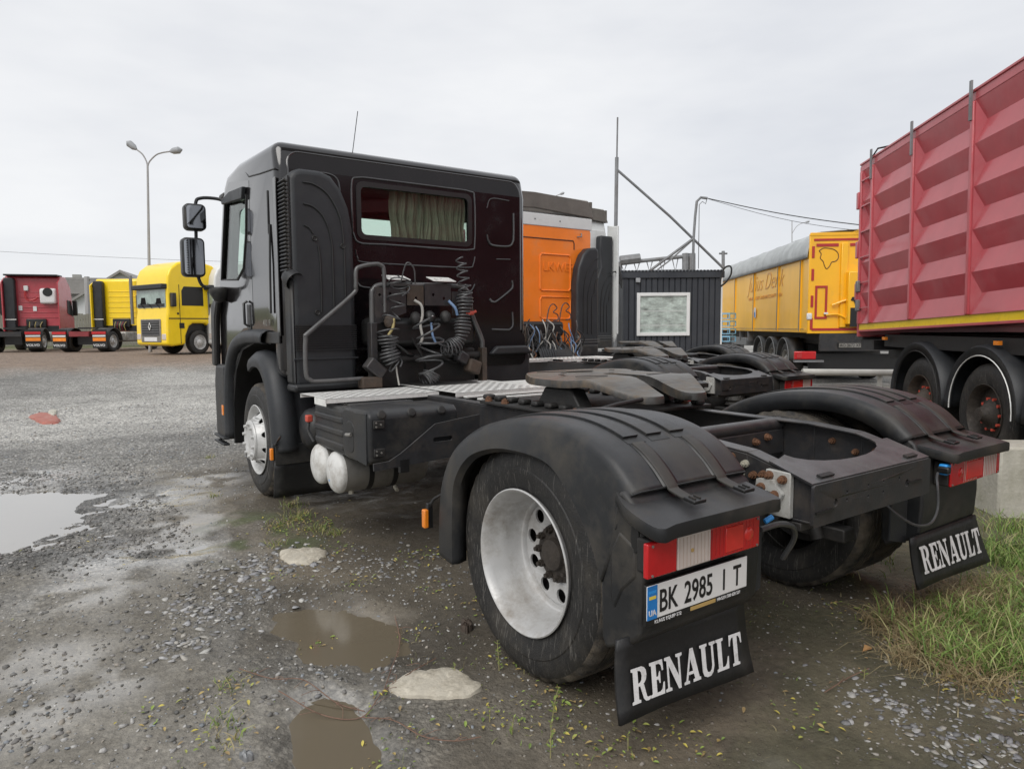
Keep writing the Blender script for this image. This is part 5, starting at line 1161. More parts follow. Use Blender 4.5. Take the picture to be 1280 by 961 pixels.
def red_trailer():
    # local origin: on the ground below the far (tailgate) lower corner of the side we see; local -y runs toward us
    P = Vector((7.07, 3.03, 0))
    R = thing('tipper_trailer', 'red ribbed tipper trailer with yellow stripe, cropped by the right edge of the picture', 'trailer', P, RZT)
    tilt = Matrix.Translation((0, 0, 1.40)) @ Matrix.Rotation(radians(-1.75), 4, 'X')
    def B(): m = MB(); m.X = tilt; return m
    H = 2.36; Lg = 10.2
    B().b2((.12, -Lg, .04), (2.5, -.02, H-.05)).build('tub', 'redp', R)
    B().b2((-.03, -Lg, H-.11), (.10, .02, H+.02)).build('top_rail', 'redp', R, bevel=.012)
    B().b2((-.045, -Lg, H-.015), (.12, .02, H+.012)).build('rail_cap', 'redp', R, bevel=.005)
    B().b2((-.012, -Lg, .0), (.11, .0, .085)).build('yellow_stripe', 'stripe', R)
    B().b2((-.02, -Lg, -.03), (.12, .0, .0)).build('bottom_rail', 'redp', R, bevel=.004)
    posts = [-.04, -.42, -1.60, -2.88, -4.16, -5.44, -6.72, -8.0, -9.28]
    for k, y_ in enumerate(posts):
        B().b2((-.055, y_-.03, .085), (.10, y_+.03, H-.11)).build('post', 'redp', R, bevel=.01)
    per = (H-.11-.085)/5
    for a_, b_ in zip(posts[:-1], posts[1:]):
        y0, y1 = a_-.035, b_+.035
        if abs(y0-y1) < .5: hip = .08
        else: hip = .10
        fo = None
        for k in range(5):
            zb = .085+k*per
            # folded sheet: outer edges above and below, a trough between them closed by triangles at the posts
            xr, xv, zv = -.03, .030, zb+per*.50
            vs = [(xr, y0, zb), (xr, y1, zb), (xr, y1, zb+per), (xr, y0, zb+per), (xv, y0-hip, zv), (xv, y1+hip*.5, zv)]
            m = B(); m.add(vs, [(0, 4, 5, 1), (4, 3, 2, 5), (0, 3, 4), (1, 5, 2)])
            m.build('panel_fold', 'redfold', R, smooth=0)
    for k in range(6): B().b2((-.05, -.40, .30+k*.36), (-.03, -.06, .318+k*.36)).build('ladder_rung', 'redp', R)
    for z_ in (.55, 1.15, 1.85): B().b2((-.07, -.02, z_-.12), (.0, .06, z_+.12)).build('tailgate_hinge', 'redp', R, bevel=.01)
    B().b2((-.02, .0, -.10), (2.5, .07, H-.02)).build('tailgate', 'redp', R, bevel=.01)
    for z_ in (.35, .62): B().box((-.06, -.05, z_), (.05, .07, .16)).build('latch', 'steel', R, bevel=.01)
    for y_ in (-.42, -1.60, -2.88): B().b2((-.075, y_-.018, H-.30), (-.055, y_+.018, H+.10)).build('tarp_stake', 'steel', R)
    MB_ = B(); MB_.tube([(-.03, -.35, H), (-.05, -.6, H+.06), (.2, -.9, H+.05)], .012, 6); MB_.build('rope', 'ink', R)
    # chassis, mudguards, wheels (not tilted)
    MB().b2((.55, -Lg, .98), (1.95, .35, 1.36)).build('chassis_frame', 'dark', R, bevel=.01)
    MB().b2((.10, -Lg, 1.18), (2.4, -.6, 1.34)).build('side_skirt', 'dark', R)
    MB().b2((.05, .02, 1.26), (2.4, .30, 1.31)).build('rear_ledge', 'frame', R); MB().b2((.1, -.25, 1.12), (.9, .2, 1.25)).build('rear_frame', 'frame', R)
    for y_ in (-.75, -3.3): MB().b2((.02, y_-.04, 1.27), (.06, y_+.04, 1.31)).build('marker_lamp', 'amber', R)
    for k in range(3):
        yc = -1.72-1.36*k
        wz = .56
        simple_wheel(R, .06, yc, wz, R=.52, rim='hub' if k else 'rustf', nuts='redcap', depth=.05)
        simple_wheel(R, 2.44, yc, wz, R=.52, rim='hub', s=1)
        arcp = [(0, yc+.66*cos(a), wz+.04+.66*sin(a)) for a in [pi*(-.02+1.04*i/22) for i in range(23)]]
        m = MB()
        def fg(u, v, arcp=arcp, yc=yc, wz=wz):
            p = arcp[round(u*22)]; prof = [(.02, -.10), (.0, -.015), (.025, .0), (.12, .012), (.42, .012)]
            x, d = prof[round(v*4)]; n_ = Vector((0, p[1]-yc, p[2]-wz-.04)).normalized(); return (x, p[1]+n_.y*d, p[2]+n_.z*d)
        m.grid(fg, 23, 5); g2 = m.build('mudguard', 'plastic2', R, solid=.008)
        MB().tube([(.0, p[1]+(yc-p[1])*.155, p[2]+(wz+.04-p[2])*.155) for p in arcp], .006, 5).build('edge_strip', 'zinc' if k else 'dark', g2)
    MB().b2((.45, -5.0, .48), (2.0, -1.2, .9)).build('running_gear', 'ink', R, bevel=.03)
red_trailer()

def yellow_trailer():
    P = Vector((13.07, 7.59, 0))
    R = thing('grain_trailer', 'yellow curtain sided trailer with grey tarpaulin roof behind the red one', 'trailer', P, RZT)
    zb, zt, L, W = 1.30, 3.62, 13.2, 2.5
    MB().b2((.02, .02, zb), (W-.02, L, zt-.38)).build('body', 'yellowc', R, bevel=.01)
    MB().b2((.0, -.0, zb-.02), (.06, L, zb+.06)).build('bottom_rail', 'yellowt', R, bevel=.006); MB().b2((-.004, .25, zb+.062), (.03, L, zb+.072)).build('buckle_rail', 'steel', R)
    t_ = MB(); t_.grid(lambda u, v: ((-.03+.30*v**2.2+.015*sin(u*40)*(1-v), -.0+L*u, zt-.50+.10*u+(.62-.02*u)*v**.9+.010*sin(u*55)*(1-abs(v-.5)*2))), 80, 7)
    t_.grid(lambda u, v: (.27+(W-.3)*v, L*u, zt+.12+.08*u+.05*sin(pi*v)+.012*sin(u*50)), 60, 6)
    t_.build('tarpaulin', 'tarp', R, solid=.02)
    MB().tube([(-.045, .0+L*i/30, zt-.505+.10*i/30) for i in range(31)], .012, 5).build('tarp_tube', 'ink', R)
    for y_ in (.55, 2.6, 5.4, 8.2): MB().b2((-.012, y_-.018, zb), (.02, y_+.018, zt-.42)).build('curtain_seam', 'yellowt', R); MB().tube([(-.02, y_+.02, zb+.02), (-.02, y_+.02, zt-.5)], .012, 5).build('door_rod', 'steel', R)
    # rear doors
    D = MB().b2((.0, -.06, zb-.04), (W, .0, zt+.06)).build('rear_wall', 'yellowt', R, bevel=.01)
    MB().prism([(.0, zt+.02), (.02, zt+.10), (1.0, zt+.10), (1.15, zt+.16), (1.35, zt+.16), (1.5, zt+.10), (2.48, zt+.10), (2.5, zt+.02)], 'y', -.07, -.0).build('header', 'yellowt', R, bevel=.008)
    MB().b2((.10, -.075, zt-.10), (W-.1, -.06, zt-.05)).build('red_tape', 'redtape', R); MB().b2((.10, -.075, zb+.03), (W-.1, -.06, zb+.09)).build('red_tape', 'redtape', R)
    for z_ in (1.5, 2.05, 2.7, 3.25): MB().b2((.06, -.078, z_-.14), (.12, -.06, z_+.14)).build('red_tape', 'redtape', R)
    MB().b2((.74, -.12, zb+.1), (.90, -.06, zt-.16)).build('door_post', 'yellowt', R, bevel=.02)
    for x0 in (.16, .95): MB().b2((x0, -.075, zt-.24), (x0+.52, -.064, zt-.17)).build('red_tape', 'redtape', R)
    fr = MB(); 
    for a_ in ((.16, 1.62, .21, 2.42), (.40, 1.62, .45, 2.42)): fr.b2((a_[0], -.08, a_[1]), (a_[2], -.066, a_[3]))
    fr.b2((.16, -.081, 1.62), (.45, -.067, 1.67)); fr.b2((.16, -.081, 2.38), (.45, -.067, 2.43)); fr.build('red_frame', 'redtape', R)
    MB().box((.42, -.10, 1.75), (.10, .04, .05)).build('handle', 'white', R, bevel=.01); MB().b2((-.02, -.09, 1.60), (.10, -.02, 1.76)).build('corner_lamp', 'white', R, bevel=.02)
    MB().b2((.86, -.30, 1.48), (2.0, -.05, 2.75)).build('hatch_housing', 'yellowt', R, bevel=.02); MB().b2((.92, -.31, 1.42), (1.65, -.28, 1.88)).build('hatch_opening', 'ink', R)
    MB().lathe([(0, 0), (.17, .0), (.175, .01)], c=(1.22, -.315, 2.45), ax=(0, 1, 0), n=28).build('speed_disc', 'redtape', R); MB().lathe([(0, 0), (.135, .0), (.14, .01)], c=(1.22, -.323, 2.45), ax=(0, 1, 0), n=28).build('speed_disc', 'white', R)
    text('characters', '90', .20, 'ink', R, (1.10, -.328, 2.38), (1, 0, 0), (0, 0, 1), sx=.9, bold=.004)
    plate2d(MB(), [[(1.27, 2.22), (1.36, 2.20), (1.40, 2.12), (1.46, 2.10), (1.60, 2.12), (1.68, 2.16), (1.72, 2.24), (1.66, 2.24), (1.60, 2.19), (1.50, 2.20), (1.42, 2.24), (1.37, 2.30), (1.31, 2.30)], ], .004, lambda v: Vector((v.x*.8-.10, -.315+v.z, v.y-.16))).build('animal_sticker', 'ink', R)
    # outline drawing of the state on the left door
    og = [(.30, 3.28), (.42, 3.34), (.60, 3.33), (.72, 3.30), (.82, 3.22), (.84, 3.10), (.76, 3.02), (.66, 3.0), (.60, 2.90), (.52, 2.84), (.46, 2.92), (.42, 3.02), (.34, 3.10), (.36, 3.20)]
    MB().tube(smooth_path([(x*.85-.03, -.066, z) for x, z in og+[og[0]]], 5), .010, 4).build('outline_drawing', 'rust', R)
    MB().tube(smooth_path([(.42, -.10, 1.66+.05), (.70, -.12, 1.72), (1.0, -.16, 1.55), (1.3, -.2, 1.36), (2.2, -.2, 1.34)], 5), .025, 6).build('yellow_bar', 'yellowt', R)
    MB().tube([(.55, -.12, 1.95), (1.25, -.20, 2.22)], .025, 6).build('yellow_bar', 'yellowt', R)
    M['script'] = pmat('faded_script', (.70, .33, .05), .4)
    text('script_lettering', 'Julius Denk', .72, 'script', R, (.012, 6.3, 2.55), (0, -1, 0), (0, 0, 1), sx=1.25, shear=.45, depth=.003, bold=-.012)
    text('small_lettering', 'WEINBAU OBST LANDWIRTSCHAFT GMBH', .15, 'script', R, (.012, 6.2, 2.28), (0, -1, 0), (0, 0, 1), sx=1.35, depth=.003)
    MB().prism([(5.05, 1.72), (5.05, 2.0), (5.2, 2.05), (5.3, 1.95), (5.25, 1.70)], 'x', -.024, -.016).build('crest', 'white', R)
    MB().prism([(5.08, 1.74), (5.08, 1.88), (5.24, 1.90), (5.22, 1.73)], 'x', -.028, -.025).build('crest', 'blue', R)
    # chassis and gear
    MB().b2((.5, .1, .98), (2.0, L, 1.26)).build('chassis_frame', 'dark', R)
    MB().b2((.30, -.10, .82), (2.3, .0, 1.25)).build('rear_frame', 'frame', R, bevel=.01)
    MB().b2((.72, -.13, .90), (1.32, -.11, 1.03)).build('number_plate', 'ink', R); MB().b2((.74, -.137, .912), (1.30, -.13, 1.018)).build('plate_face', 'alu', R)
    text('characters', 'AO 3672 XF', .11, 'ink', R, (.76, -.139, .93), (1, 0, 0), (0, 0, 1), sx=.85)
    MB().b2((-.30, -.10, .62), (.22, -.02, .82)).build('tail_lamp', 'red_lens', R, bevel=.02); MB().b2((-.24, -.11, .66), (-.13, -.09, .78)).build('lens', 'redtape', R); MB().b2((-.3, -.12, .55), (.4, .0, .60)).build('lamp_shelf', 'steel', R)
    MB().b2((.1, .1, .35), (2.4, .14, .75)).build('splash_flap', 'ink', R)
    for k in range(3):
        yc = 2.0+1.36*k
        simple_wheel(R, .06, yc, .5, rim='alu', nuts='steel', depth=.03); simple_wheel(R, 2.44, yc, .5, rim='alu', s=1)
        arcp = [(0, yc+.60*cos(a), .52+.60*sin(a)) for a in [pi*(-.02+1.04*i/18) for i in range(19)]]
        m = MB(); m.grid(lambda u, v, arcp=arcp: (.0+.42*v, arcp[round(u*18)][1], arcp[round(u*18)][2]), 19, 2); g2 = m.build('mudguard', 'plastic', R, solid=.03)
        MB().tube([(-.01, p[1], p[2]) for p in arcp], .012, 5).build('edge_strip', 'steel', g2)
    MB().b2((.5, 1.4, .35), (2.1, 5.4, .95)).build('running_gear', 'ink', R)
    for y_ in (6.2, 7.4): MB().b2((.02, y_, .95), (.2, y_+.08, 1.3)).build('bracket', 'steel', R)
    MB().b2((.05, 6.6, .78), (.6, 8.6, 1.05)).build('pallet_box', 'steel', R, bevel=.02); MB().b2((.15, 9.2, .1), (.3, 9.35, 1.2)).build('landing_leg', 'steel', R)
yellow_trailer()

# ------------------------------------------------------------------ site cabin
BX = Vector((12.94-10.69, 10.06-11.64, 0)); BW = BX.length; bang = atan2(BX.y, BX.x)
BR = thing('site_cabin', 'small anthracite clad cabin with one white framed window', 'cabin', (10.69, 11.64, 0), bang)
BD = 2.4
MB().b2((.02, .02, .15), (BW-.02, BD, 2.86)).build('core', 'siding', BR)
npn = 17
for k in range(npn):
    x0 = .02+(BW-.06)*k/npn; x1 = .02+(BW-.06)*(k+1)/npn
    MB().prism([(x0+.004, .02), (x0+.018, -.012), (x1-.018, -.012), (x1-.004, .02)], 'z', .15, 2.80).build('siding_panel', 'siding', BR, smooth=0)
for k in range(12):
    MB().prism([(.20*k+.025, 0.0), (.20*k+.04, -.015), (.20*k+.185, -.015), (.20*k+.20, 0)], 'z', .15, 2.80).build('siding_panel', 'siding', BR, smooth=0)
    BR_c = BR.children[-1]; BR_c.rotation_euler = (0, 0, pi/2); BR_c.location = (.02, .02, 0)
MB().b2((-.04, -.06, 2.78), (BW+.05, BD+.05, 2.96)).build('roof_fascia', 'siding', BR, bevel=.01)
mb = MB(); 
for k in range(30): mb.prism([(-.05+k*.094, 2.965), (-.035+k*.094, 2.995), (.0+k*.094, 2.995), (.02+k*.094, 2.965)], 'y', -.08, BD+.08)
mb.build('roof_sheet', 'siding', BR, smooth=0)
wx0, wx1, wz0, wz1 = .40, 1.86, 1.20, 2.38
fr = MB()
for a_, b_ in (((wx0, -.06, wz0), (wx0+.09, .0, wz1)), ((wx1-.09, -.06, wz0), (wx1, .0, wz1)), ((wx0+.09, -.06, wz1-.09), (wx1-.09, .0, wz1)), ((wx0+.09, -.06, wz0), (wx1-.09, .0, wz0+.09))): fr.b2(a_, b_)
W_ = fr.build('window', 'wframe', BR, bevel=.006)
M['blindm'] = pmat('pale_green_blind', (.50, .55, .52), .8, var=.6, vscale=3.5, stretch=(1, 1, 2))
MB().b2((wx0+.09, -.016, wz0+.09), (wx1-.09, -.0125, wz1-.09)).build('blind', 'blindm', W_)
MB().b2((wx0+.09, -.034, wz0+.09), (wx1-.09, -.030, wz1-.09)).build('pane', 'glassc', W_, smooth=0)
for k in (2, 7): MB().b2((wx0+.10, -.020, wz0+.12+k*.078), (wx1-.10, -.0165, wz0+.145+k*.078)).build('blind_slat', 'whitep', W_)
MB().b2((BW-.035, -.05, .15), (BW, -.0, 2.78)).build('corner_strip', 'wframe', BR)
MB().b2((.36, -.10, 2.66), (.48, -.014, 2.78)).build('floodlight', 'lampsh', BR, bevel=.01)
MB().b2((0, 0, -.05), (BW, BD, .15)).build('base_frame', 'dark', BR)
# masts and struts on the cabin
def wpt(a, b, D):
    return CAM+D*(fwd+(a-640)/foc*r2-(b-480.5)/foc*u2)
mt = thing('antenna_mast', 'thin grey mast with a long guy strut, left of the site cabin', 'mast', wpt(769, 440, 18.7))
def mbl(parent, pts, r, name, mat='steel', n=8):
    o = Vector(parent.location); return MB().tube([Vector(p)-o for p in pts], r, n).build(name, mat, parent)
mbl(mt, [wpt(769, 442, 18.7), wpt(769.5, 300, 18.7), wpt(771, 197, 18.7)], .05, 'pole'); mbl(mt, [wpt(771, 200, 18.7), wpt(772, 147, 18.7)], .022, 'pole_tip')
mbl(mt, [wpt(771, 212, 18.7), wpt(838, 271, 18.75), wpt(905, 336, 18.8)], .035, 'strut')
cp = thing('cable_pole', 'bent cable pole braced above the roof of the site cabin', 'pole', wpt(867, 337, 18.5))
mbl(cp, [wpt(866, 337, 18.5), wpt(867, 298, 18.5), wpt(869, 270, 18.5), wpt(871, 252, 18.5), wpt(876, 247, 18.5), wpt(884, 248, 18.5)], .035, 'pole')
mbl(cp, [wpt(867, 298, 18.5), wpt(813, 338, 18.4)], .035, 'brace'); mbl(cp, [wpt(866, 300, 18.5), wpt(838, 325, 18.45), wpt(822, 337, 18.4)], .02, 'brace')
mbl(cp, [wpt(884, 248, 18.5), wpt(882, 255, 18.5), wpt(878, 252, 18.5), wpt(874, 256, 18.5), wpt(873, 336, 18.5)], .010, 'cable_loop', 'ink', 5)
wr = thing('overhead_cable', 'double overhead cable sagging from the bent pole toward the red trailer', 'cable', wpt(884, 248, 18.5))
mbl(wr, [wpt(884+i*(1090-884)/10, 248+(283-248)*(i/10)+6*sin(pi*i/10)*.6, 18.5-.2*i) for i in range(11)], .012, 'wire', 'ink', 5)
mbl(wr, [wpt(886+i*(1090-886)/10, 249+(290-249)*(i/10)+8*sin(pi*i/10)*.8, 18.6-.2*i) for i in range(11)], .006, 'wire', 'ink', 5)
cl_ = thing('cable_coil', 'loose coil of black cable hanging at the right roof corner of the cabin', 'cable', wpt(905, 340, 18.6))
mbl(cl_, smooth_path([wpt(900, 352, 18.6), wpt(905, 336, 18.6), wpt(913, 333, 18.6), wpt(914, 342, 18.6), wpt(908, 352, 18.6), wpt(901, 358, 18.6)], 5), .025, 'cable', 'ink', 6)
cl2 = thing('cable_coil', 'tangled black cables hanging at the left roof corner of the cabin', 'cable', wpt(773, 340, 18.6))
for k in range(5): mbl(cl2, smooth_path([wpt(768+k*1.5, 333, 18.6), wpt(773+k, 340+k*2, 18.6), wpt(769+k*2, 350+k, 18.6), wpt(777, 352+k*2, 18.6), wpt(771+k, 338, 18.6)], 4), .018, 'cable', 'ink', 5)
# lattice gantry far behind the cabin
gt = thing('lattice_gantry', 'grey steel lattice gantry rising behind the cabin roof', 'gantry', wpt(820, 440, 40))
mbl(gt, [wpt(775, 329, 40), wpt(862, 320, 40)], .11, 'top_chord'); mbl(gt, [wpt(775, 340, 40), wpt(862, 338, 40)], .08, 'bottom_chord')
for k in range(0, 11, 2): mbl(gt, [wpt(776+k*8, 329-k*.9, 40), wpt(780+k*8, 340, 40), wpt(784+k*8, 328-k*.9, 40)], .035, 'lattice_bar')
for a_ in (857, 865): mbl(gt, [wpt(a_, 317, 40), wpt(a_, 445, 40)], .2, 'tower_leg')
mbl(gt, [wpt(773, 328, 40), wpt(773, 445, 40)], .2, 'tower_leg'); mbl(gt, [wpt(775, 326, 40), wpt(800, 323, 40)], .28, 'walkway')
# barrier pipe, concrete block, crates
bp_ = thing('barrier_pipe', 'long pale horizontal pipe barrier in front of the yellow trailer', 'barrier', tuple(Vector((8.15, 4.61, 0))))
mbl(bp_, [wpt(1003, 465, 12), wpt(1060, 465.5, 12), wpt(1160, 466, 12)], .058, 'rail', 'pipe', 14)
for px_ in (1006, 1100): q = wpt(px_, 465, 12.05); mbl(bp_, [q, (q.x, q.y, 0)], .045, 'post', 'pipe')
mb = MB(); mb.b2((0, 0, 0), (2.4, .38, .56)); cbk = mb.build('concrete_block', 'concrete', None, bevel=.02, seg=2); cbk.location = (3.13, -.19, -.01); cbk.rotation_euler = (0, 0, radians(-41))
tag(cbk, 'pale concrete block lying in the grass right of the rear mud flap', 'concrete block')
ck = thing('crate_stack', 'stack of light blue plastic crates right of the cabin wall', 'crates', wpt(912, 445, 24))
for k in range(4):
    c_ = wpt(911, 392+k*9.5, 24)-Vector(ck.location); d_ = MB()
    d_.box(c_, (.34, .34, .05)); d_.box(c_+Vector((0, 0, -.17)), (.34, .34, .03))
    for sx_ in (-.16, .16):
        for sy_ in (-.16, .16): d_.box(c_+Vector((sx_, sy_, -.09)), (.03, .03, .17))
    d_.build('crate', M.setdefault('crateb', pmat('pale_blue_plastic', (.25, .50, .68), .5)), ck)
cr_ = thing('parked_car', 'dark saloon car parked between the cabin and the yellow trailer', 'car', wpt(895, 440, 34), radians(20))
MB().prism([(-2.2, .3), (-2.2, .85), (-1.5, 1.0), (-.9, 1.42), (.6, 1.45), (1.3, 1.02), (2.1, .9), (2.2, .3)], 'y', -.85, .85).build('body', 'dark', cr_, bevel=.08, seg=3)
MB().prism([(-1.35, 1.02), (-.85, 1.37), (.55, 1.39), (1.1, 1.04)], 'y', -.87, .87).build('window', 'mirror', cr_)
for a_ in (-1.35, 1.35): MB().lathe([(0, -.02), (.2, -.02), (.32, 0), (.32, .2), (0, .2)], c=(a_, -.88, .32), ax=(0, 1, 0), n=20).build('wheel', 'rubber', cr_); MB().lathe([(0, -.02), (.2, -.02), (.32, 0), (.32, .2), (0, .2)], c=(a_, .70, .32), ax=(0, 1, 0), n=20).build('wheel', 'rubber', cr_)

# ------------------------------------------------------------------ far left: parked tractors
def ground_at(px, D):
    q = wpt(px, 440, D); q.z = gz(q.x, q.y); return q
M['screen'] = pmat('windscreen_with_sky', (.26, .34, .30), .08, var=.45, vscale=1.6, coat=.6)  # bright sky seen through the pane is painted into its colour
def cabover(label, px, D, az, paint, face=True, H=3.55):
    q = ground_at(px, D)
    R = thing('cabover_truck', label, 'truck', q, -az)          # local +y = its front
    MB().prism([(-1.3, .62), (-1.3, H-.3), (-1.2, H-.14), (-.6, H), (.10, H+.01), (.55, H-.10), (.88, H-.34), (1.02, H-.62), (1.08, 2.78), (1.08, 1.78), (1.14, 1.50), (1.16, .42), (.95, .36), (.30, .42), (.28, .78), (.10, 1.16), (-.08, 1.28), (-.70, 1.28), (-.92, 1.1), (-1.05, .80), (-1.1, .50)], 'x', -1.23, 1.23).build('cab_shell', paint, R, bevel=.09, seg=4)
    ws = MB().prism(rrect(-1.12, 1.12, 1.92, 2.74, .08), 'y', .98, 1.105).build('windscreen', 'screen', R)
    MB().b2((-1.05, 1.10, 1.94), (1.05, 1.112, 2.08)).build('dashboard', 'ink', ws); MB().prism([(.35, 2.0), (.45, 2.35), (.75, 2.35), (.85, 2.0)], 'y', 1.10, 1.111).build('seat', 'interior', ws); MB().prism([(-.85, 2.0), (-.75, 2.3), (-.45, 2.3), (-.35, 2.0)], 'y', 1.10, 1.111).build('seat', 'interior', ws)
    for x_ in (-.7, -.1, .5): MB().tube([(x_, 1.13, 1.90), (x_+.35, 1.13, 2.12)], .014, 5).build('wiper', 'ink', ws)
    MB().b2((-1.2, 1.0, 2.66), (1.2, 1.32, 2.86)).build('sun_visor', 'plastic2', R, bevel=.04)
    MB().prism(rrect(-.78, .78, .52, 1.46, .06), 'y', 1.12, 1.185).build('grille_surround', 'alu', R, bevel=.02); MB().b2((-.68, 1.18, .78), (.68, 1.192, 1.40)).build('grille_opening', 'ink', R)
    for k in range(6): MB().b2((-.66, 1.19, .82+k*.10), (.66, 1.20, .845+k*.10)).build('grille_bar', 'steel', R)
    MB().tube([(0, 1.22, 1.02), (-.09, 1.22, 1.16), (0, 1.22, 1.30), (.09, 1.22, 1.16), (0, 1.22, 1.02)], .02, 6).build('diamond_badge', 'zinc', R)
    MB().b2((-.5, 1.19, .56), (.5, 1.20, .72)).build('number_plate', 'white', R)
    for s in (-1, 1):
        MB().prism([(-.62, 2.0), (-.62, 2.78), (.30, 2.78), (.42, 2.60), (.42, 2.0)], 'x', s*1.226-.012, s*1.226+.012).build('side_window', 'ink', R, bevel=.008)
        MB().b2((s*1.236-.006, .52, .46), (s*1.236+.006, .54, 2.85)).build('door_joint', 'ink', R); MB().b2((s*1.236-.006, -1.1, 1.46), (s*1.236+.006, 1.05, 1.50)).build('step_joint', 'ink', R)
        MB().tube([(s*1.26, -.86, 1.62), (s*1.26, -.84, 2.60)], .025, 6).build('grab_rail', 'steel', R); MB().b2((s*1.236-.01, .58, 1.64), (s*1.236+.01, .66, 1.72)).build('door_handle', 'ink', R)
        MB().b2((s*1.34-.10, .78, 1.95), (s*1.34+.10, .98, 2.50)).build('mirror', 'plastic', R, bevel=.03)
        MB().b2((s*.98-.15, 1.14, .62), (s*.98+.15, 1.18, .86)).build('headlight', 'white_lens', R, bevel=.02)
        MB().b2((s*1.236-.006, .35, 1.08), (s*1.236+.006, .58, 1.30)).build('emblem', 'ink', R)
        simple_wheel(R, s*1.17, -.42, .5, rim='rimw', s=s, nuts='alu')
    MB().b2((-.42, -6.5, .75), (.42, -1.0, 1.0)).build('frame_rail', 'frame', R); MB().b2((-1.0, -1.28, .5), (1.0, .8, 1.3)).build('wheel_well', 'ink', R)
    R.scale = (1, .9, 1)
    for s in (-1, 1): simple_wheel(R, s*1.17, -4.5, .5, s=s, w=.6); MB().prism([(-1.55, .45), (-1.55, .95), (-2.9, .95), (-2.9, .45)], 'x', s*1.15-.3*(s > 0), s*1.15+.3*(s < 0)).build('fuel_tank', 'alu', R, bevel=.06)
    return R
azv = lambda px: yaw+math.atan((px-640)/foc)
cabover('bright yellow high cab truck facing left, nearest of the yellow ones', 221, 29.3, azv(221)-radians(119), 'yellow', H=3.82)
cabover('white high cab truck partly hidden behind the black cab and its mirror', 279, 30.5, azv(279)-radians(119), 'whitep', H=3.85)

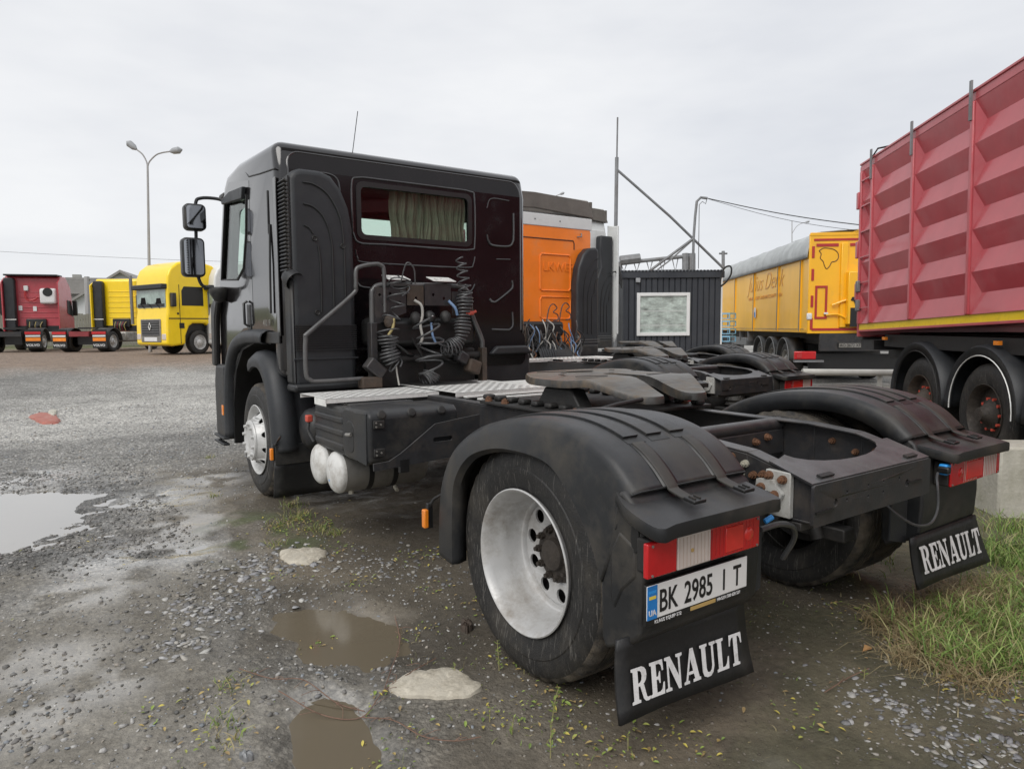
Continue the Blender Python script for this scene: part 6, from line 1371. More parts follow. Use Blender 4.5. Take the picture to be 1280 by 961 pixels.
def bonnetless(label, px, D, az, paint, chassis, H, unit=False, stack=False, back=3.55):
    """seen from behind: cab, bare chassis with mudguards toward us"""
    q = ground_at(px, D); R = thing('truck_tractor', label, 'truck', q, -az)
    c = Matrix.Identity(4)
    MB().prism([(0, .95), (0, H-.1), (.1, H), (1.0, H+.02), (1.75, H-.5), (2.05, 2.2), (2.15, 1.6), (2.15, .5), (1.7, .45), (1.5, 1.0), (.5, 1.15), (.4, .95)], 'x', -1.22, 1.22).build('cab_shell', paint, R, bevel=.07, seg=3)
    for k in range(6): MB().b2((-.60, -.022, 1.65+k*.26), (1.12, -.0, 1.69+k*.26)).build('pressed_ridge', paint, R, bevel=.008)
    MB().prism([(-1.20, 1.0), (-1.20, H-.25), (-1.14, H-.12), (-.78, H-.12), (-.72, H-.25), (-.72, 1.0)], 'y', -.30, .0).build('air_duct', 'plastic2', R, bevel=.05)
    MB().b2((-1.22, -.31, 1.55), (-.71, -.27, 1.59)).build('duct_lip', 'zinc', R)
    for s in (-1, 1):
        MB().prism([(-.45, .95), (-.45, H-.35), (0, H-.1), (0, .95)], 'x', s*1.22-.03, s*1.22+.03).build('side_fairing', paint, R, bevel=.01)
        simple_wheel(R, s*1.17, 1.0, .5, s=s); simple_wheel(R, s*1.17, -2.7, .5, s=s, w=.6)
        ap = [(0, -2.7+.62*cos(a), .5+.62*sin(a)) for a in [pi*(.02+1.0*i/16) for i in range(17)]]
        mg = MB().grid(lambda u, v, ap=ap: (s*(.6+.65*v), ap[round(u*16)][1], ap[round(u*16)][2]), 17, 2).build('mudguard', 'plastic', R, solid=.03)
        MB().b2((s*.93-.33, -3.40, .20), (s*.93+.33, -3.36, 1.06)).build('mud_flap', 'ink', mg)
        MB().b2((s*.93-.32, -3.46, .84), (s*.93+.32, -3.41, .96)).build('tail_lamp', 'red_lens', mg); MB().b2((s*.93-.30, -3.43, .52), (s*.93+.30, -3.41, .68)).build('reflector', 'amber', mg)
        if s > 0 or not unit: MB().b2((s*.93-.30, -3.44, .72), (s*.93+.30, -3.415, .80)).build('plate_face', 'white', mg)
        text('characters', 'VOLVO', .15, 'white', R, (s*.93-.30, -3.412, .28), (1, 0, 0), (0, 0, 1), sx=1.1, bold=.004)
        MB().prism([(.95, 1.9), (1.0, 2.6), (1.55, 2.55), (1.9, 2.0), (1.9, 1.75)], 'x', s*1.225-.01, s*1.225+.01).build('side_window', 'ink', R)
        MB().b2((s*1.36-.1, 1.75, 1.8), (s*1.36+.1, 1.95, 2.6)).build('mirror', 'ink', R, bevel=.03)
    for s in (-1, 1): MB().b2((s*.42-.04, -3.35, .72), (s*.42+.04, 1.5, .98)).build('frame_rail', chassis, R)
    MB().b2((-.46, -3.45, .74), (.46, -3.3, .96)).build('cross_member', chassis, R); MB().b2((-.35, -3.0, .35), (.35, -2.4, .75)).build('rear_axle', 'ink', R)
    MB().prism([(-.45, -2.8), (.45, -2.8), (.42, -1.9), (-.42, -1.9)], 'z', 1.08, 1.16).build('fifth_wheel', 'dark', R)
    MB().b2((.55, -1.6, .45), (1.18, -.4, .95)).build('fuel_tank', 'alu', R, bevel=.08); MB().b2((-1.18, -1.6, .45), (-.55, -.4, .95)).build('battery_box', 'dark', R, bevel=.03)
    for k in range(10): MB().tube(smooth_path([(-.25+k*.07, -.16, 1.45), (-.22+k*.06, -.28, 1.25), (-.28+k*.07, -.2, 1.0)], 4), .02, 5).build('hose', ['ink', 'hoseY', 'hose', chassis][k % 4], R)
    MB().b2((-.35, -.14, 1.15), (.55, -.02, 1.6)).build('hose_block', 'ink', R, bevel=.04)
    MB().b2((-1.0, -.02, .8), (1.1, .05, 1.25)).build('engine_cover', 'ink', R)
    if unit:
        MB().b2((.34, -.28, 2.35), (1.10, -.02, 3.15)).build('cooling_unit', 'white', R, bevel=.12, seg=4)
        MB().lathe([(0, 0), (.20, .0), (.22, .03)], c=(.72, -.31, 2.95), ax=(0, 1, 0), n=24).build('fan', 'ink', R)
        MB().b2((-.38, -.10, 3.02), (-.18, -.0, 3.28)).build('junction_box', 'whitep', R, bevel=.03)
        MB().tube(smooth_path([(-.30, -.1, 3.0), (-.32, -.12, 2.7), (-.15, -.12, 2.52), (.15, -.12, 2.62), (.22, -.12, 2.7)], 5), .03, 6).build('pipe', 'redtape', R)
        for x_, z_ in ((-.78+.2, 2.15), (.05, 2.12)): MB().b2((x_-.08, -.035, z_-.12), (x_+.08, -.022, z_+.12)).build('sticker', 'white', R)
        MB().b2((-1.15, -.35, H-.02), (1.2, .5, H+.06)).build('roof_spoiler', 'plastic2', R, bevel=.02)
    if stack: MB().tube([(.78, -.30, 1.3), (.78, -.30, H+.12)], .08, 10).build('exhaust_stack', 'steel', R)
    return R
bonnetless('red tractor unit with white cooling unit on its cab back wall, at the left edge', 46, 35.5, azv(46)+radians(17), 'redv', 'frame', 3.78, unit=True)
bonnetless('yellow tractor unit with dark red chassis seen from behind, next to the red one', 153, 35.5, azv(153)+radians(30), 'yellow', 'chassisred', 3.62, stack=True)

# ------------------------------------------------------------------ street lamps, poles
def street_lamp(label, base, top, arms, D, r=.07, hs=1):
    R = thing('street_lamp', label, 'street lamp', wpt(base[0], base[1], D)); o = Vector(R.location)
    b, t = wpt(*base, D), wpt(*top, D)
    MB().tube([b-o, (b+t)/2-o, t-o], [r, r*.8, r*.55], 10).build('pole', 'lamppost', R)
    for pts in arms:
        P_ = [wpt(x, y, D)-o for x, y in pts]
        MB().tube(smooth_path(P_, 5), r*.42, 7).build('arm', 'lamppost', R)
        a_, e_ = P_[-2], P_[-1]; d = (e_-a_).normalized(); ln = (e_-P_[-2]).length
        sc = hs*D/30
        m = MB(); m.tube([e_-d*.02, e_+d*.12*sc, e_+d*.38*sc, e_+d*.52*sc], [.05*sc, .13*sc, .15*sc, .03*sc], 10); m.build('lamp_head', 'lampsh', R)
    return R
street_lamp('tall double armed street lamp above the yellow trucks', (188, 440), (184.5, 207), [[(184.5, 209), (183, 202), (178, 193), (170, 186.5)], [(184.5, 209), (187, 202), (195, 194), (203, 191), (213, 189.5)]], 30, .075)
street_lamp('small street lamp seen above the orange cab roof', (700, 440), (690, 247), [[(690, 247), (696, 244.5), (700, 243)]], 46, .06, .4)
street_lamp('far street lamp peeping over the yellow trailer roof', (990, 440), (990, 276), [[(990, 292), (996, 283), (1003, 279), (1007, 278)]], 60, .06, .35)
up_ = thing('utility_pole', 'short wooden utility pole with crossarm in front of the white gable', 'pole', wpt(110.5, 432, 46)); o = Vector(up_.location)
MB().tube([wpt(111, 432, 46)-o, wpt(108.5, 346, 46)-o], .16, 8).build('pole', 'lamppost', up_); MB().tube([wpt(105.5, 349, 46)-o, wpt(112, 350, 46)-o], .06, 6).build('crossarm', 'wood', up_)
tp_ = thing('utility_pole', 'distant utility pole with crossarm left of the yellow trailer roof', 'pole', wpt(904, 440, 60)); o = Vector(tp_.location)
MB().tube([wpt(904, 440, 60)-o, wpt(904, 314, 60)-o], .14, 8).build('pole', 'steel', tp_); MB().tube([wpt(899, 317, 60)-o, wpt(909, 317, 60)-o], .09, 6).build('crossarm', 'steel', tp_)
wl_ = thing('overhead_wires', 'thin power lines crossing the sky behind the tall lamp', 'wires', wpt(100, 340, 44)); o = Vector(wl_.location)
for y0, y1, y2 in ((311, 311, 330), (349, 349, 346)):
    MB().tube([wpt(-60+i*44, (1-i/10)*y0+i/10*y2+2*sin(pi*i/10), 46) -o for i in range(11)], .011, 4).build('wire', 'steel', wl_)
# houses
h1 = thing('house', 'white gabled house with one dark window behind the red and yellow trucks', 'house', ground_at(110, 52), -azv(110)-radians(14))
MB().prism([(-1.0, 0), (-1.0, 3.0), (2.5, 5.3), (6.0, 3.0), (6.0, 0)], 'y', 0, 8).build('wall', 'plaster', h1)
MB().prism([(-1.35, 2.75), (-1.35, 2.92), (2.5, 5.5), (6.35, 2.92), (6.35, 2.75), (2.5, 5.3)], 'y', -.4, 8.4).build('roof', 'roof', h1)
w_ = MB().b2((.45, -.04, 1.7), (1.35, .02, 2.9)).build('window', 'wframe', h1); MB().b2((.53, -.06, 1.78), (1.27, -.04, 2.82)).build('pane', 'mirror', w_)
h2 = thing('house', 'grey block house with chimney and shallow roof behind the red cab', 'house', ground_at(88, 56), -azv(88)-radians(10))
MB().b2((-1.8, 0, 0), (1.9, 6, 3.9)).build('wall', 'brickw', h2); rf = MB().prism([(-2.2, 3.9), (-.2, 5.2), (3.0, 5.2), (3.6, 3.9)], 'y', -.3, 6.3).build('roof', 'roof', h2); MB().b2((.1, 2, 5.0), (.7, 2.6, 5.6)).build('chimney', 'brickw', rf)
h3 = thing('shed', 'low dark shed behind the left side of the red cab', 'shed', ground_at(-18, 50), -azv(-18)); MB().b2((-4, 0, 0), (1.7, 5, 4.2)).build('wall', 'dark', h3); MB().b2((-4.2, -.2, 4.2), (1.9, 5.2, 4.4)).build('roof', 'frame', h3)
# board fence behind the far trucks
def fence(label, pa, pb, Da, Db, h, mat, step=.16):
    a, b = ground_at(pa, Da), ground_at(pb, Db); R = thing('board_fence', label, 'fence', a, atan2(b.y-a.y, b.x-a.x)); L = (Vector((b.x, b.y, 0))-Vector((a.x, a.y, 0))).length
    n = int(L/step); bd = None
    for k in range(n):
        if bd is None: bd = MB().b2((0, -.012, .05), (step*.88, .012, h)).build('board', mat, R, smooth=0); o = bd
        else: o = inst(bd, R)
        o.location = (k*step, 0, random.uniform(-.06, .06))
    for z_ in (.5, h-.4): MB().b2((0, .015, z_), (L, .05, z_+.09)).build('fence_rail', mat, R)
fence('weathered grey board fence behind the far trucks', -30, 330, 43, 43, 2.0, 'wood', .17)

# ------------------------------------------------------------------ far vegetation: bushes made of leaf clumps
def foliage(name, label, c, rx, ry, rz, n, size, base, kind=None, cat=None, group=None):
    rng = np.random.default_rng(int(abs(c[0]*13+c[1]*7))+n)
    d = rng.normal(size=(n, 3)); d /= np.linalg.norm(d, axis=1)[:, None]; rad = rng.random(n)**.4
    ctr = d*rad[:, None]*np.array([rx, ry, rz])
    ctr *= (.75+.5*np.array([fbm(np.array([a*2.2]), np.array([b*2.2]), 3, 2)[0] for a, b in zip(d[:, 0]+3, d[:, 2]+5)]))[:, None]
    u = rng.normal(size=(n, 3)); u /= np.linalg.norm(u, axis=1)[:, None]; w = np.cross(u, rng.normal(size=(n, 3))); w /= np.linalg.norm(w, axis=1)[:, None]
    s = size*(.5+rng.random(n))[:, None]; ctr[:, 2] += rz*.9
    V = np.stack([ctr+u*s, ctr+w*s*.6, ctr-u*s, ctr-w*s*.6], 1).reshape(-1, 3)
    me = bpy.data.meshes.new(name); me.from_pydata(V.tolist(), [], [tuple(range(4*i, 4*i+4)) for i in range(n)]); me.materials.append(M['bush'])
    o = bpy.data.objects.new(name, me); COL.objects.link(o); o.location = c
    k = (.6+.8*rng.random(n))[:, None]; tint(o, np.array(base)*k)
    tag(o, label, cat, group, kind); return o
for i, (px_, D_, rx_, rz_, n_) in enumerate(((60, 62, 9, 1.8, 900), (160, 66, 12, 1.9, 1000), (270, 66, 12, 2.2, 1000), (400, 70, 14, 2.0, 900))):
    q = ground_at(px_, D_); foliage('distant_scrub', None, (q.x, q.y, q.z-.3), rx_, 3, rz_, n_, .35, (.16, .17, .09), kind='stuff')
for i, (px_, D_, rx_, rz_, n_) in enumerate(((640, 75, 22, 2.6, 1100), (860, 80, 20, 2.6, 1000), (1010, 80, 20, 2.5, 900), (1260, 80, 22, 2.6, 900))):
    q = ground_at(px_, D_); foliage('distant_scrub', None, (q.x, q.y, q.z-.3), rx_, 5, rz_, n_, .45, (.13, .14, .10), kind='stuff')
# ------------------------------------------------------------------ ground cover
def gp(u, v):
    d = fwd+(u-640)/foc*r2-(v-480.5)/foc*u2; t = -CAM.z/d.z; p = CAM+d*t; return Vector((p.x, p.y, gz(p.x, p.y)))
ICO_V = []; t_ = (1+sqrt(5))/2
for a_, b_ in ((-1, t_), (1, t_), (-1, -t_), (1, -t_)): ICO_V += [(a_, b_, 0), (0, a_, b_), (b_, 0, a_)]
ICO_V = np.array(ICO_V)/sqrt(1+t_*t_)
def hull_faces(V):
    f = []
    from itertools import combinations
    for a, b, c in combinations(range(12), 3):
        n = np.cross(V[b]-V[a], V[c]-V[a]); d = (V-V[a])@n
        if (d < 1e-6).all(): f.append((a, b, c))
        elif (d > -1e-6).all(): f.append((a, c, b))
    return np.array(f)
ICO_F = hull_faces(ICO_V)
def stones(xy, size, cols, flat=.42, sink=.3, seed=0):
    rng = np.random.default_rng(seed); n = len(xy)
    V = ICO_V[None]*(1+rng.uniform(-.38, .38, (n, 12, 1)))
    V = V*np.stack([rng.uniform(.8, 1.25, n), rng.uniform(.55, .95, n), flat*rng.uniform(.6, 1.4, n)], 1)[:, None]
    a = rng.uniform(0, 2*pi, n); tx = rng.uniform(-.35, .35, n); c, s = np.cos(a)[:, None], np.sin(a)[:, None]
    X, Y, Z = V[..., 0], V[..., 1], V[..., 2]; Z2 = Z+X*np.tan(tx)[:, None]
    V = np.stack([X*c-Y*s, X*s+Y*c, Z2], -1)*size[:, None, None]*.5
    z = gh(xy[:, 0], xy[:, 1])+size*flat*.5*(.5-sink)
    V[..., 0] += xy[:, :1]; V[..., 1] += xy[:, 1:]; V[..., 2] += z[:, None]
    F = (ICO_F[None]+12*np.arange(n)[:, None, None]).reshape(-1, 3)
    return V.reshape(-1, 3), F, np.repeat(cols*(rng.uniform(.85, 1.1, (n, 1))), len(ICO_F), axis=0)
def mesh_np(name, V, F, C, mat, **tg):
    k = F.shape[1]; me = bpy.data.meshes.new(name); me.vertices.add(len(V)); me.vertices.foreach_set('co', V.ravel())
    me.loops.add(F.size); me.loops.foreach_set('vertex_index', F.ravel().astype(np.int32)); me.polygons.add(len(F))
    me.polygons.foreach_set('loop_start', np.arange(0, F.size, k)); me.polygons.foreach_set('loop_total', np.full(len(F), k)); me.update(calc_edges=True)
    me.materials.append(M[mat]); o = bpy.data.objects.new(name, me); COL.objects.link(o); tint(o, C); tag(o, **tg); return o
def in_water(x, y):
    w = gh(x, y) < WATER-.004; near = np.zeros(len(x), bool)
    for P in PUDDLES: near |= pud(x, y, P) < 1.3
    return w & near
pal = np.array([[.34, .33, .315], [.26, .26, .26], [.42, .41, .39], [.20, .195, .185], [.30, .27, .23], [.25, .27, .29], [.47, .46, .44]])
pald = np.array([[.14, .135, .125], [.20, .19, .18], [.10, .098, .092], [.26, .25, .235]])
pall = np.array([[.34, .34, .345], [.42, .415, .41], [.27, .27, .28], [.48, .47, .44], [.38, .36, .32], [.22, .22, .22], [.17, .165, .16]])
SV, SF, SCo = [], [], []; off = 0
def addst(xy, size, P, flat=.42, sink=.3, seed=0, keepwet=False):
    global off
    xy = np.asarray(xy); size = np.asarray(size)
    ok = ~in_water(xy[:, 0], xy[:, 1]) if not keepwet else np.ones(len(xy), bool)
    xy, size = xy[ok], size[ok]; rng = np.random.default_rng(seed+5); cols = P[rng.integers(0, len(P), len(xy))]
    V, F, C = stones(xy, size, cols, flat, sink, seed); SV.append(V); SF.append(F+off); SCo.append(C); off += len(V)
def mask(n, x0, x1, y0, y1, fn, seed):
    rng = np.random.default_rng(seed); x = rng.uniform(x0, x1, n); y = rng.uniform(y0, y1, n); k = rng.random(n) < fn(x, y); return np.stack([x[k], y[k]], 1), rng
def band(u, v, ru, rv): c = gp(u, v); return c, ru, rv
# general scatter over the yard
xy, rng = mask(9000, -4.6, -1.0, -.9, 7.5, lambda x, y: .25+.75*sstep(.45, .6, fbm(x*1.3, y*1.3, 77, 3)), 1); addst(xy, .006+.016*rng.random(len(xy))**2.5, pal, seed=1)
xy, rng = mask(9000, -5.5, 0.2, 5.0, 13, lambda x, y: .35+.65*sstep(.42, .6, fbm(x, y, 78, 3)), 2); addst(xy, .014+.028*rng.random(len(xy))**2, pal, seed=2)
xy, rng = mask(6500, -1.7, 3.2, -2.1, 5, lambda x, y: .15+.85*sstep(.45, .62, fbm(x*1.3, y*1.3, 79, 3)), 3); addst(xy, .005+.019*rng.random(len(xy))**2.5, pal*.8, seed=3)
# rim of dark chippings round the large puddle and along the tracks
def ringf(x, y): r = pud(x, y, PUDDLES[0]); return sstep(.72, 1.0, r)*(1-sstep(1.35, 2.1, r))*(.35+.65*sstep(.4, .55, fbm(x*2, y*2, 80, 3)))
xy, rng = mask(15000, -5.2, -1.9, 1.8, 7, ringf, 4); addst(xy, .010+.028*rng.random(len(xy))**2, pald, seed=4, flat=.5)
def trackf(x, y): return np.exp(-((x+2.75+.12*(y-2.5))/.42)**2)*sstep(.42, .56, fbm(x*2.2, y*2.2, 81, 3))
xy, rng = mask(5000, -4.2, -1.6, .3, 5, trackf, 5); addst(xy, .008+.022*rng.random(len(xy))**2, pald, seed=5, flat=.5)
# pale slaty cluster left of the mud
c1 = gp(275, 755); c2 = gp(340, 705); c3 = gp(225, 800)
def clf(x, y):
    q = np.zeros_like(x)
    for c, r in ((c1, .30), (c2, .28), (c3, .16)): q = np.maximum(q, np.exp(-((x-c.x)**2+(y-c.y)**2)/(r*r)))
    return q*(.4+.6*sstep(.35, .5, fbm(x*5, y*5, 82, 2)))
xy, rng = mask(4200, -2.8, -1.0, 1.0, 3, clf, 6); addst(xy, .014+.048*rng.random(len(xy))**1.9, pall*.92, flat=.22, seed=6, sink=.1)
xy, rng = mask(3000, -2.8, -1.0, 1.0, 3, clf, 61); addst(xy, .010+.02*rng.random(len(xy))**1.6, pald, flat=.4, seed=61)
# slates in the lower right corner
d1, d2, d3 = gp(1215, 925), gp(1260, 870), gp(1130, 880)
def clg(x, y):
    q = np.zeros_like(x)
    for c, r in ((d1, .30), (d2, .26), (d3, .20)): q = np.maximum(q, np.exp(-((x-c.x)**2+(y-c.y)**2)/(r*r)))
    return q*(.35+.65*sstep(.35, .5, fbm(x*6, y*6, 83, 2)))
xy, rng = mask(5200, -.9, 1.1, -2.1, -.6, clg, 7); addst(xy, .010+.030*rng.random(len(xy))**1.8, pall*.8, flat=.25, seed=7, sink=.15)
e1, e2 = gp(480, 705), gp(590, 715)
def clh(x, y): return np.maximum(np.exp(-((x-e1.x)**2+(y-e1.y)**2)/.12), np.exp(-((x-e2.x)**2+(y-e2.y)**2)/.12))*.6
xy, rng = mask(2200, -1.9, -.6, 1.0, 2.8, clh, 8); addst(xy, .012+.03*rng.random(len(xy))**2, pall*.7, flat=.3, seed=8)
mesh_np('gravel', np.concatenate(SV), np.concatenate(SF), np.concatenate(SCo), 'stonem', kind='stuff')

# single stones and slabs one can point at
def slab(label, cx, cy, w, h, z, mat='slab', name='stone_slab', cat='stone', seed=0):
    a, b = gp(cx-w/2, cy), gp(cx+w/2, cy); f1, f2_ = gp(cx, cy-h/2), gp(cx, cy+h/2); c = (a+b)/2
    ux = (b-a)/2; uy = (f1-f2_)/2; rnd = random.Random(seed); n = 36; ph = [rnd.uniform(0, 6.28) for _ in range(4)]; rr = [1+.13*sin(2*2*pi*i/n+ph[0])+.09*sin(3*2*pi*i/n+ph[1])+.05*sin(5*2*pi*i/n+ph[2])+rnd.uniform(-.06, .05) for i in range(n)]
    mb = MB(); vs = []
    for k, (s, dz) in enumerate(((1.06, -.02), (1.0, z*.7), (.90, z), (.5, z*1.15))):
        for i in range(n):
            an = 2*pi*i/n; p = ux*(cos(an)*rr[i]*s)+uy*(sin(an)*rr[i]*s); vs.append((p.x, p.y, dz+rnd.uniform(-.005, .005)))
    vs.append((0, 0, z*1.1)); fs = [(k*n+i, k*n+(i+1) % n, (k+1)*n+(i+1) % n, (k+1)*n+i) for k in range(3) for i in range(n)]+[(3*n+i, 3*n+(i+1) % n, 4*n) for i in range(n)]
    mb.add(vs, fs); o = mb.build(name, mat, None, smooth=45, label=label, cat=cat); o.location = (c.x, c.y, gz(c.x, c.y)); return o
slab('pale flat stone slab sunk in mud in front of the rear tyre', 545, 858, 98, 40, .022, seed=3)
slab('smaller pale flat stone sunk in the mud near the air tanks', 379, 696, 52, 22, .018, seed=8)
slab('brown rounded stone lying just left of the rear tyre', 583, 788, 13, 12, .03, 'stonebrown' if False else 'rustf', 'stone', 'stone', 4)
slab('red plastic scrap lying flat in the gravel far left', 56, 523, 38, 11, .02, 'redpatch', 'plastic_scrap', 'scrap', 5)
slab('white round scrap with dark centre beside the red one', 66, 518, 12, 6, .03, 'concrete', 'plastic_scrap', 'scrap', 6)
slab('grey pebble among weeds at the bottom edge near the left', 308, 948, 16, 10, .02, 'steel', 'stone', 'stone', 7)

# blades of grass
def blades(name, xy, h, cols, seed, lean=.5, w=.0055, label=None):
    rng = np.random.default_rng(seed); n = len(xy); a = rng.uniform(0, 2*pi, n); b = rng.uniform(0, 2*pi, n)
    dx, dy = np.cos(a), np.sin(a); L = lean*(.3+rng.random(n)); z0 = gh(xy[:, 0], xy[:, 1])-.004
    P = []
    for t, ww in ((0, 1), (.35, .9), (.7, .6), (1, .08)):
        o = h*L*t*t; zz = h*(t-.35*L*t*t*t); px = xy[:, 0]+dx*o; py = xy[:, 1]+dy*o
        sx, sy = np.cos(b)*w*ww*.5, np.sin(b)*w*ww*.5
        P += [np.stack([px-sx, py-sy, z0+zz], 1), np.stack([px+sx, py+sy, z0+zz], 1)]
    V = np.stack(P, 1).reshape(-1, 3); base = 8*np.arange(n)[:, None, None]; F = (np.array([[0, 1, 3, 2], [2, 3, 5, 4], [4, 5, 7, 6]])[None]+base).reshape(-1, 4)
    return mesh_np(name, V, F, np.repeat(cols, 3, axis=0), 'grassm', kind='stuff')
def clump_xy(pts, per, r, seed):
    rng = np.random.default_rng(seed); o = []
    for (u, v, k) in pts:
        c = gp(u, v); m = int(per*k); q = rng.normal(size=(m, 2))*r*k**.5*.6; o.append(q+np.array([c.x, c.y]))
    return np.concatenate(o)
G1 = [(1205, 775, 1.6), (1235, 790, 1.6), (1262, 800, 1.6), (1185, 800, 1.1), (1160, 810, .8), (1240, 830, 1.2), (1272, 770, 1.4), (1215, 830, .9), (1270, 840, 1.2), (1180, 835, .6), (1105, 776, .25), (1262, 690, 1.2), (1275, 665, 1.4), (1245, 700, .8), (1278, 710, 1.4), (1255, 740, 1.0), (1278, 745, 1.2)]
xy = clump_xy(G1, 170, .13, 3); n = len(xy); rng = np.random.default_rng(9); gcol = np.array([[.15, .25, .05], [.10, .18, .035], [.25, .33, .09], [.33, .31, .14], [.20, .29, .07]])[rng.integers(0, 5, n)]
blades('grass', xy, .05+.13*rng.random(n)**1.5, gcol, 10, .9, .0065)
xy = clump_xy([(1120, 768, .5), (1150, 800, 1.2), (1170, 825, 1.3), (1105, 780, .6), (1200, 745, 1.4), (1230, 745, 1.4), (1180, 755, 1.0), (1260, 830, 1.2), (1215, 855, .8), (1270, 735, 1.2), (1140, 830, .5), (1190, 790, 1.2), (1240, 780, 1.2)], 300, .13, 5); n = len(xy)
scol = np.array([[.30, .23, .12], [.24, .18, .09], [.20, .15, .08], [.34, .29, .16]])[rng.integers(0, 4, n)]
blades('dry_grass', xy, .04+.10*rng.random(n), scol, 11, 1.9, .0045)
# grass by the block and behind the truck, low weeds near the front wheel
xy, rng = mask(6500, .9, 4.6, -2.2, 2.6, lambda x, y: sstep(.38, .55, fbm(x*1.5, y*1.5, 91, 3))*sstep(.9, 1.6, x-.2*y), 12); n = len(xy)
gcol = np.array([[.15, .24, .05], [.10, .17, .035], [.24, .30, .09], [.32, .29, .14], [.24, .20, .10]])[rng.integers(0, 5, n)]; blades('grass', xy, .04+.10*rng.random(n)**2, gcol, 13, 1.0, .0065)
xy = clump_xy([(375, 645, 1.2), (350, 655, 1), (395, 660, 1), (415, 668, .7), (340, 680, .5), (365, 632, .9), (290, 855, .35), (275, 905, .35), (270, 620, .25), (262, 572, .4), (285, 925, .3)], 130, .10, 7); n = len(xy); rng = np.random.default_rng(19)
gcol = np.array([[.17, .23, .05], [.12, .18, .04], [.30, .29, .10], [.33, .27, .14]])[rng.integers(0, 4, n)]; blades('low_grass', xy, .02+.06*rng.random(n)**2, gcol, 14, 1.2, .005)
xy, rng = mask(1500, -1.9, 1.2, -1.7, .9, lambda x, y: sstep(.55, .68, fbm(x*2.2, y*2.2, 95, 3)), 15); n = len(xy)
gcol = np.array([[.14, .20, .04], [.20, .22, .06], [.26, .22, .12]])[rng.integers(0, 3, n)]; blades('low_grass', xy, .012+.03*rng.random(n)**2, gcol, 16, 1.4, .005)
# broad small leaves: weeds and fallen leaves
def leaves(name, xy, size, cols, seed, tilt=.35, lift=.006):
    rng = np.random.default_rng(seed); n = len(xy); a = rng.uniform(0, 2*pi, n); u = np.stack([np.cos(a), np.sin(a), rng.uniform(-tilt, tilt, n)], 1); w = np.stack([-np.sin(a), np.cos(a), rng.uniform(-tilt, tilt, n)], 1)
    c = np.stack([xy[:, 0], xy[:, 1], gh(xy[:, 0], xy[:, 1])+lift+.006*rng.random(n)], 1); s = size[:, None]*.5; up_ = np.array([0, 0, 1.])*s*.25
    V = np.stack([c-u*s, c-u*s*.3+w*s*.42+up_, c+u*s*.35+w*s*.36+up_, c+u*s, c+u*s*.35-w*s*.36+up_, c-u*s*.3-w*s*.42+up_], 1).reshape(-1, 3)
    F = (np.array([[0, 1, 2, 3], [0, 3, 4, 5]])[None]+6*np.arange(n)[:, None, None]).reshape(-1, 4)
    return mesh_np(name, V, F, np.repeat(cols, 2, axis=0), 'leafm', kind='stuff')
xy = clump_xy([(375, 650, 1.5), (350, 660, 1.2), (400, 655, 1), (285, 865, .6), (180, 900, .3), (265, 940, .6), (350, 720, .5), (450, 730, .5), (540, 740, .4), (560, 690, .5), (400, 800, .3), (520, 790, .3), (640, 830, .4), (700, 870, .5), (720, 930, .6), (820, 925, .5), (1200, 850, .8), (1240, 870, .8), (1040, 760, .3), (1090, 765, .4), (870, 930, .4), (610, 900, .3), (470, 870, .2), (600, 760, .8), (520, 700, .8), (660, 900, .8), (760, 950, .6), (1000, 900, .5), (480, 940, .6), (410, 690, .8)], 60, .17, 21); n = len(xy); rng = np.random.default_rng(22)
lc = np.array([[.22, .30, .06], [.34, .36, .09], [.45, .38, .08], [.14, .20, .05], [.36, .27, .10], [.28, .20, .09]])[rng.integers(0, 6, n)]; leaves('weed_leaves', xy, .010+.022*rng.random(n)**1.5, lc, 23)
xy, rng = mask(600, -3.6, 1.5, -1.9, 5, lambda x, y: .3+.7*sstep(.45, .6, fbm(x*1.5, y*1.5, 99, 2)), 24); ok = ~in_water(xy[:, 0], xy[:, 1]); xy = xy[ok]; n = len(xy)
lc = np.array([[.40, .34, .12], [.30, .22, .10], [.20, .14, .08], [.45, .30, .14], [.25, .27, .08]])[rng.integers(0, 5, n)]; leaves('fallen_leaves', xy, .008+.020*rng.random(n)**2, lc, 25, .2)
q = gp(1078, 818); leaf = MB().add([(0, 0, .01), (.05, .018, .022), (.075, .0, .012), (.045, -.02, .018)], [(0, 1, 2, 3)]).build('fallen_leaf', pmat('ochre_leaf', (.42, .24, .10), .7), None, smooth=0, label='single ochre leaf lying on the mud behind the truck', cat='leaf'); leaf.location = q
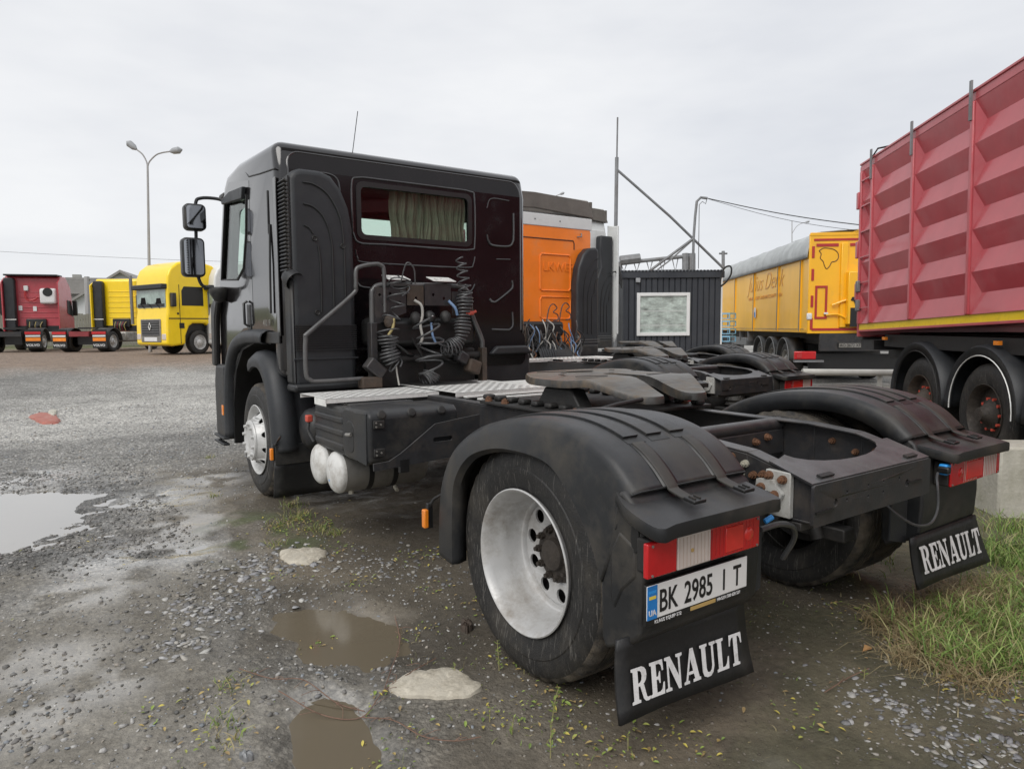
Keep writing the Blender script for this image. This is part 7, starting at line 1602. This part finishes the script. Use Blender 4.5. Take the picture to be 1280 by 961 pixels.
# thin weeds in front of the wheel
def weed(u, v, h, k, lab, grp='thin weeds sprouting from the mud in front of the rear wheel', green=(.20, .26, .06)):
    b = gp(u, v); rnd = random.Random(k); M.setdefault('stem', pmat('weed_stem', (.30, .27, .12), .7)); M.setdefault('wleaf', pmat('weed_leaf', green, .6, var=.3, vscale=60))
    R = thing('weed_plant', lab, 'weed', b, rnd.uniform(0, 6)); lx, ly = rnd.uniform(-.15, .15)*h, rnd.uniform(-.15, .15)*h
    pts = smooth_path([(0, 0, -.01), (lx*.3, ly*.3, h*.4), (lx*.8, ly*.8, h*.8), (lx*1.2, ly, h)], 4); MB().tube(pts, [.0022*(1-.6*i/len(pts)) for i in range(len(pts))], 5).build('stem', 'stem', R)
    mb = MB()
    for i in range(int(26*h/.12)):
        t = rnd.uniform(.15, 1); p = Vector(pts[int(t*(len(pts)-1))]); a = rnd.uniform(0, 2*pi); L = rnd.uniform(.008, .022)*(1.2-.5*t); d = Vector((cos(a), sin(a), rnd.uniform(.1, .8))); s = Vector((-sin(a), cos(a), 0))*L*.25
        mb.add([p, p+d*L*.5+s, p+d*L, p+d*L*.5-s], [(0, 1, 2, 3)])
    mb.build('foliage', 'wleaf', R, smooth=0, fixn=False)
for i, (u, v, h, lab) in enumerate(((655, 842, .16, 'thin green weed leaning on the lower rear tyre, nearer its left side'), (624, 838, .13, 'yellowish thin weed standing left of the lower rear tyre'), (690, 905, .15, 'yellow flowering weed stalk below the rear tyre'), (688, 950, .13, 'tall yellow green weed at the bottom edge under the rear wheel'), (640, 920, .07, 'short leafy weed right of the large pale slab'), (612, 905, .06, 'small weed touching the right end of the large pale slab'), (372, 650, .20, 'bushy weed tuft beside the front mud flap'), (355, 640, .14, 'dry weed tuft behind the front wheel'), (568, 845, .05, 'reddish sprig growing over the large pale slab'), (785, 940, .06, 'low leafy sprig under the mud flap at the bottom edge'), (1080, 850, .05, 'pale yellow sprig right of the ochre leaf'), (1160, 835, .12, 'leafy weed at the left edge of the grass clump'))):
    weed(u, v, h, i, lab)
# dry runners on the mud
def runner(pts, lab, k):
    rnd = random.Random(k); P = [gp(u+rnd.uniform(-2, 2), v) for u, v in pts]; c = Vector(P[0]); R = thing('runner_twig', lab, 'twig', c)
    path = smooth_path([p-c+Vector((0, 0, .008+.012*rnd.random())) for p in P], 6); MB().tube(path, .0022, 5).build('runner', 'twig', R)
    for i in range(3, len(path)-2, 3):
        a = rnd.uniform(0, 2*pi); L = rnd.uniform(.03, .10); d = Vector((cos(a), sin(a), .15)); MB().tube(smooth_path([path[i], path[i]+d*L*.5+Vector((.01, -.01, .012)), path[i]+d*L], 3), .0012, 4).build('side_twig', 'twig', R)
runner([(350, 868), (400, 888), (450, 890), (480, 868), (510, 848), (545, 825)], 'reddish dry runner crossing the mud left of the large pale slab', 1)
runner([(450, 892), (490, 905), (530, 925), (570, 932), (600, 928)], 'reddish dry runner along the lower edge of the large pale slab', 2)
runner([(300, 838), (340, 850), (380, 855), (420, 872), (455, 885)], 'thin dry runner reaching into the brown puddle', 3)
runner([(480, 870), (490, 840), (500, 800), (495, 770)], 'thin dry runner rising along the right side of the brown puddle', 4)
runner([(1030, 870), (1060, 852), (1085, 842)], 'yellow green twig lying on the mud behind the truck', 5)

# broken slate chips and clods, larger and angular, picked out one by one in the left foreground
xy, rng = mask(2600, -3.4, -1.6, -.3, 2.4, lambda x, y: .25+.75*sstep(.48, .62, fbm(x*2, y*2, 111, 3)), 31); xy = xy[~in_water(xy[:, 0], xy[:, 1])]
V, F, C = stones(xy, .008+.026*rng.random(len(xy))**2.2, (np.concatenate([pal, pald]))[rng.integers(0, 11, len(xy))]*.85, .45, .3, 32); mesh_np('gravel', V, F, C, 'stonem', kind='stuff')
xy, rng = mask(9000, -1.6, 1.2, -2.1, 1.6, lambda x, y: .5+.5*sstep(.45, .6, fbm(x*3, y*3, 112, 3)), 33); xy = xy[~in_water(xy[:, 0], xy[:, 1])]
V, F, C = stones(xy, .004+.014*rng.random(len(xy))**2, np.array([[.10, .085, .065], [.13, .11, .085], [.08, .07, .055], [.17, .15, .12]])[rng.integers(0, 4, len(xy))], .5, .3, 34); mesh_np('mud_clods', V, F, C, 'stonem', kind='stuff')

# ------------------------------------------------------------------ groups for kinds that repeat
GR = {'truck_tractor': 'tractor units parked in the yard', 'cabover_truck': 'high cab trucks facing left', 'street_lamp': 'street lamps round the yard', 'utility_pole': 'utility poles in the distance', 'house': 'houses beyond the fence', 'stone_slab': 'pale stone slabs in the mud', 'weed_plant': 'weeds sprouting from the mud', 'runner_twig': 'dry runners and twigs on the mud', 'cable_coil': 'cable coils on the cabin roof corners', 'plastic_scrap': 'plastic scraps in the gravel', 'stone': 'single stones on the mud'}
for o in COL.objects:
    if o.parent is None and o.get('label'):
        k = o.name.split('.')[0]
        if k in GR: o['group'] = GR[k]
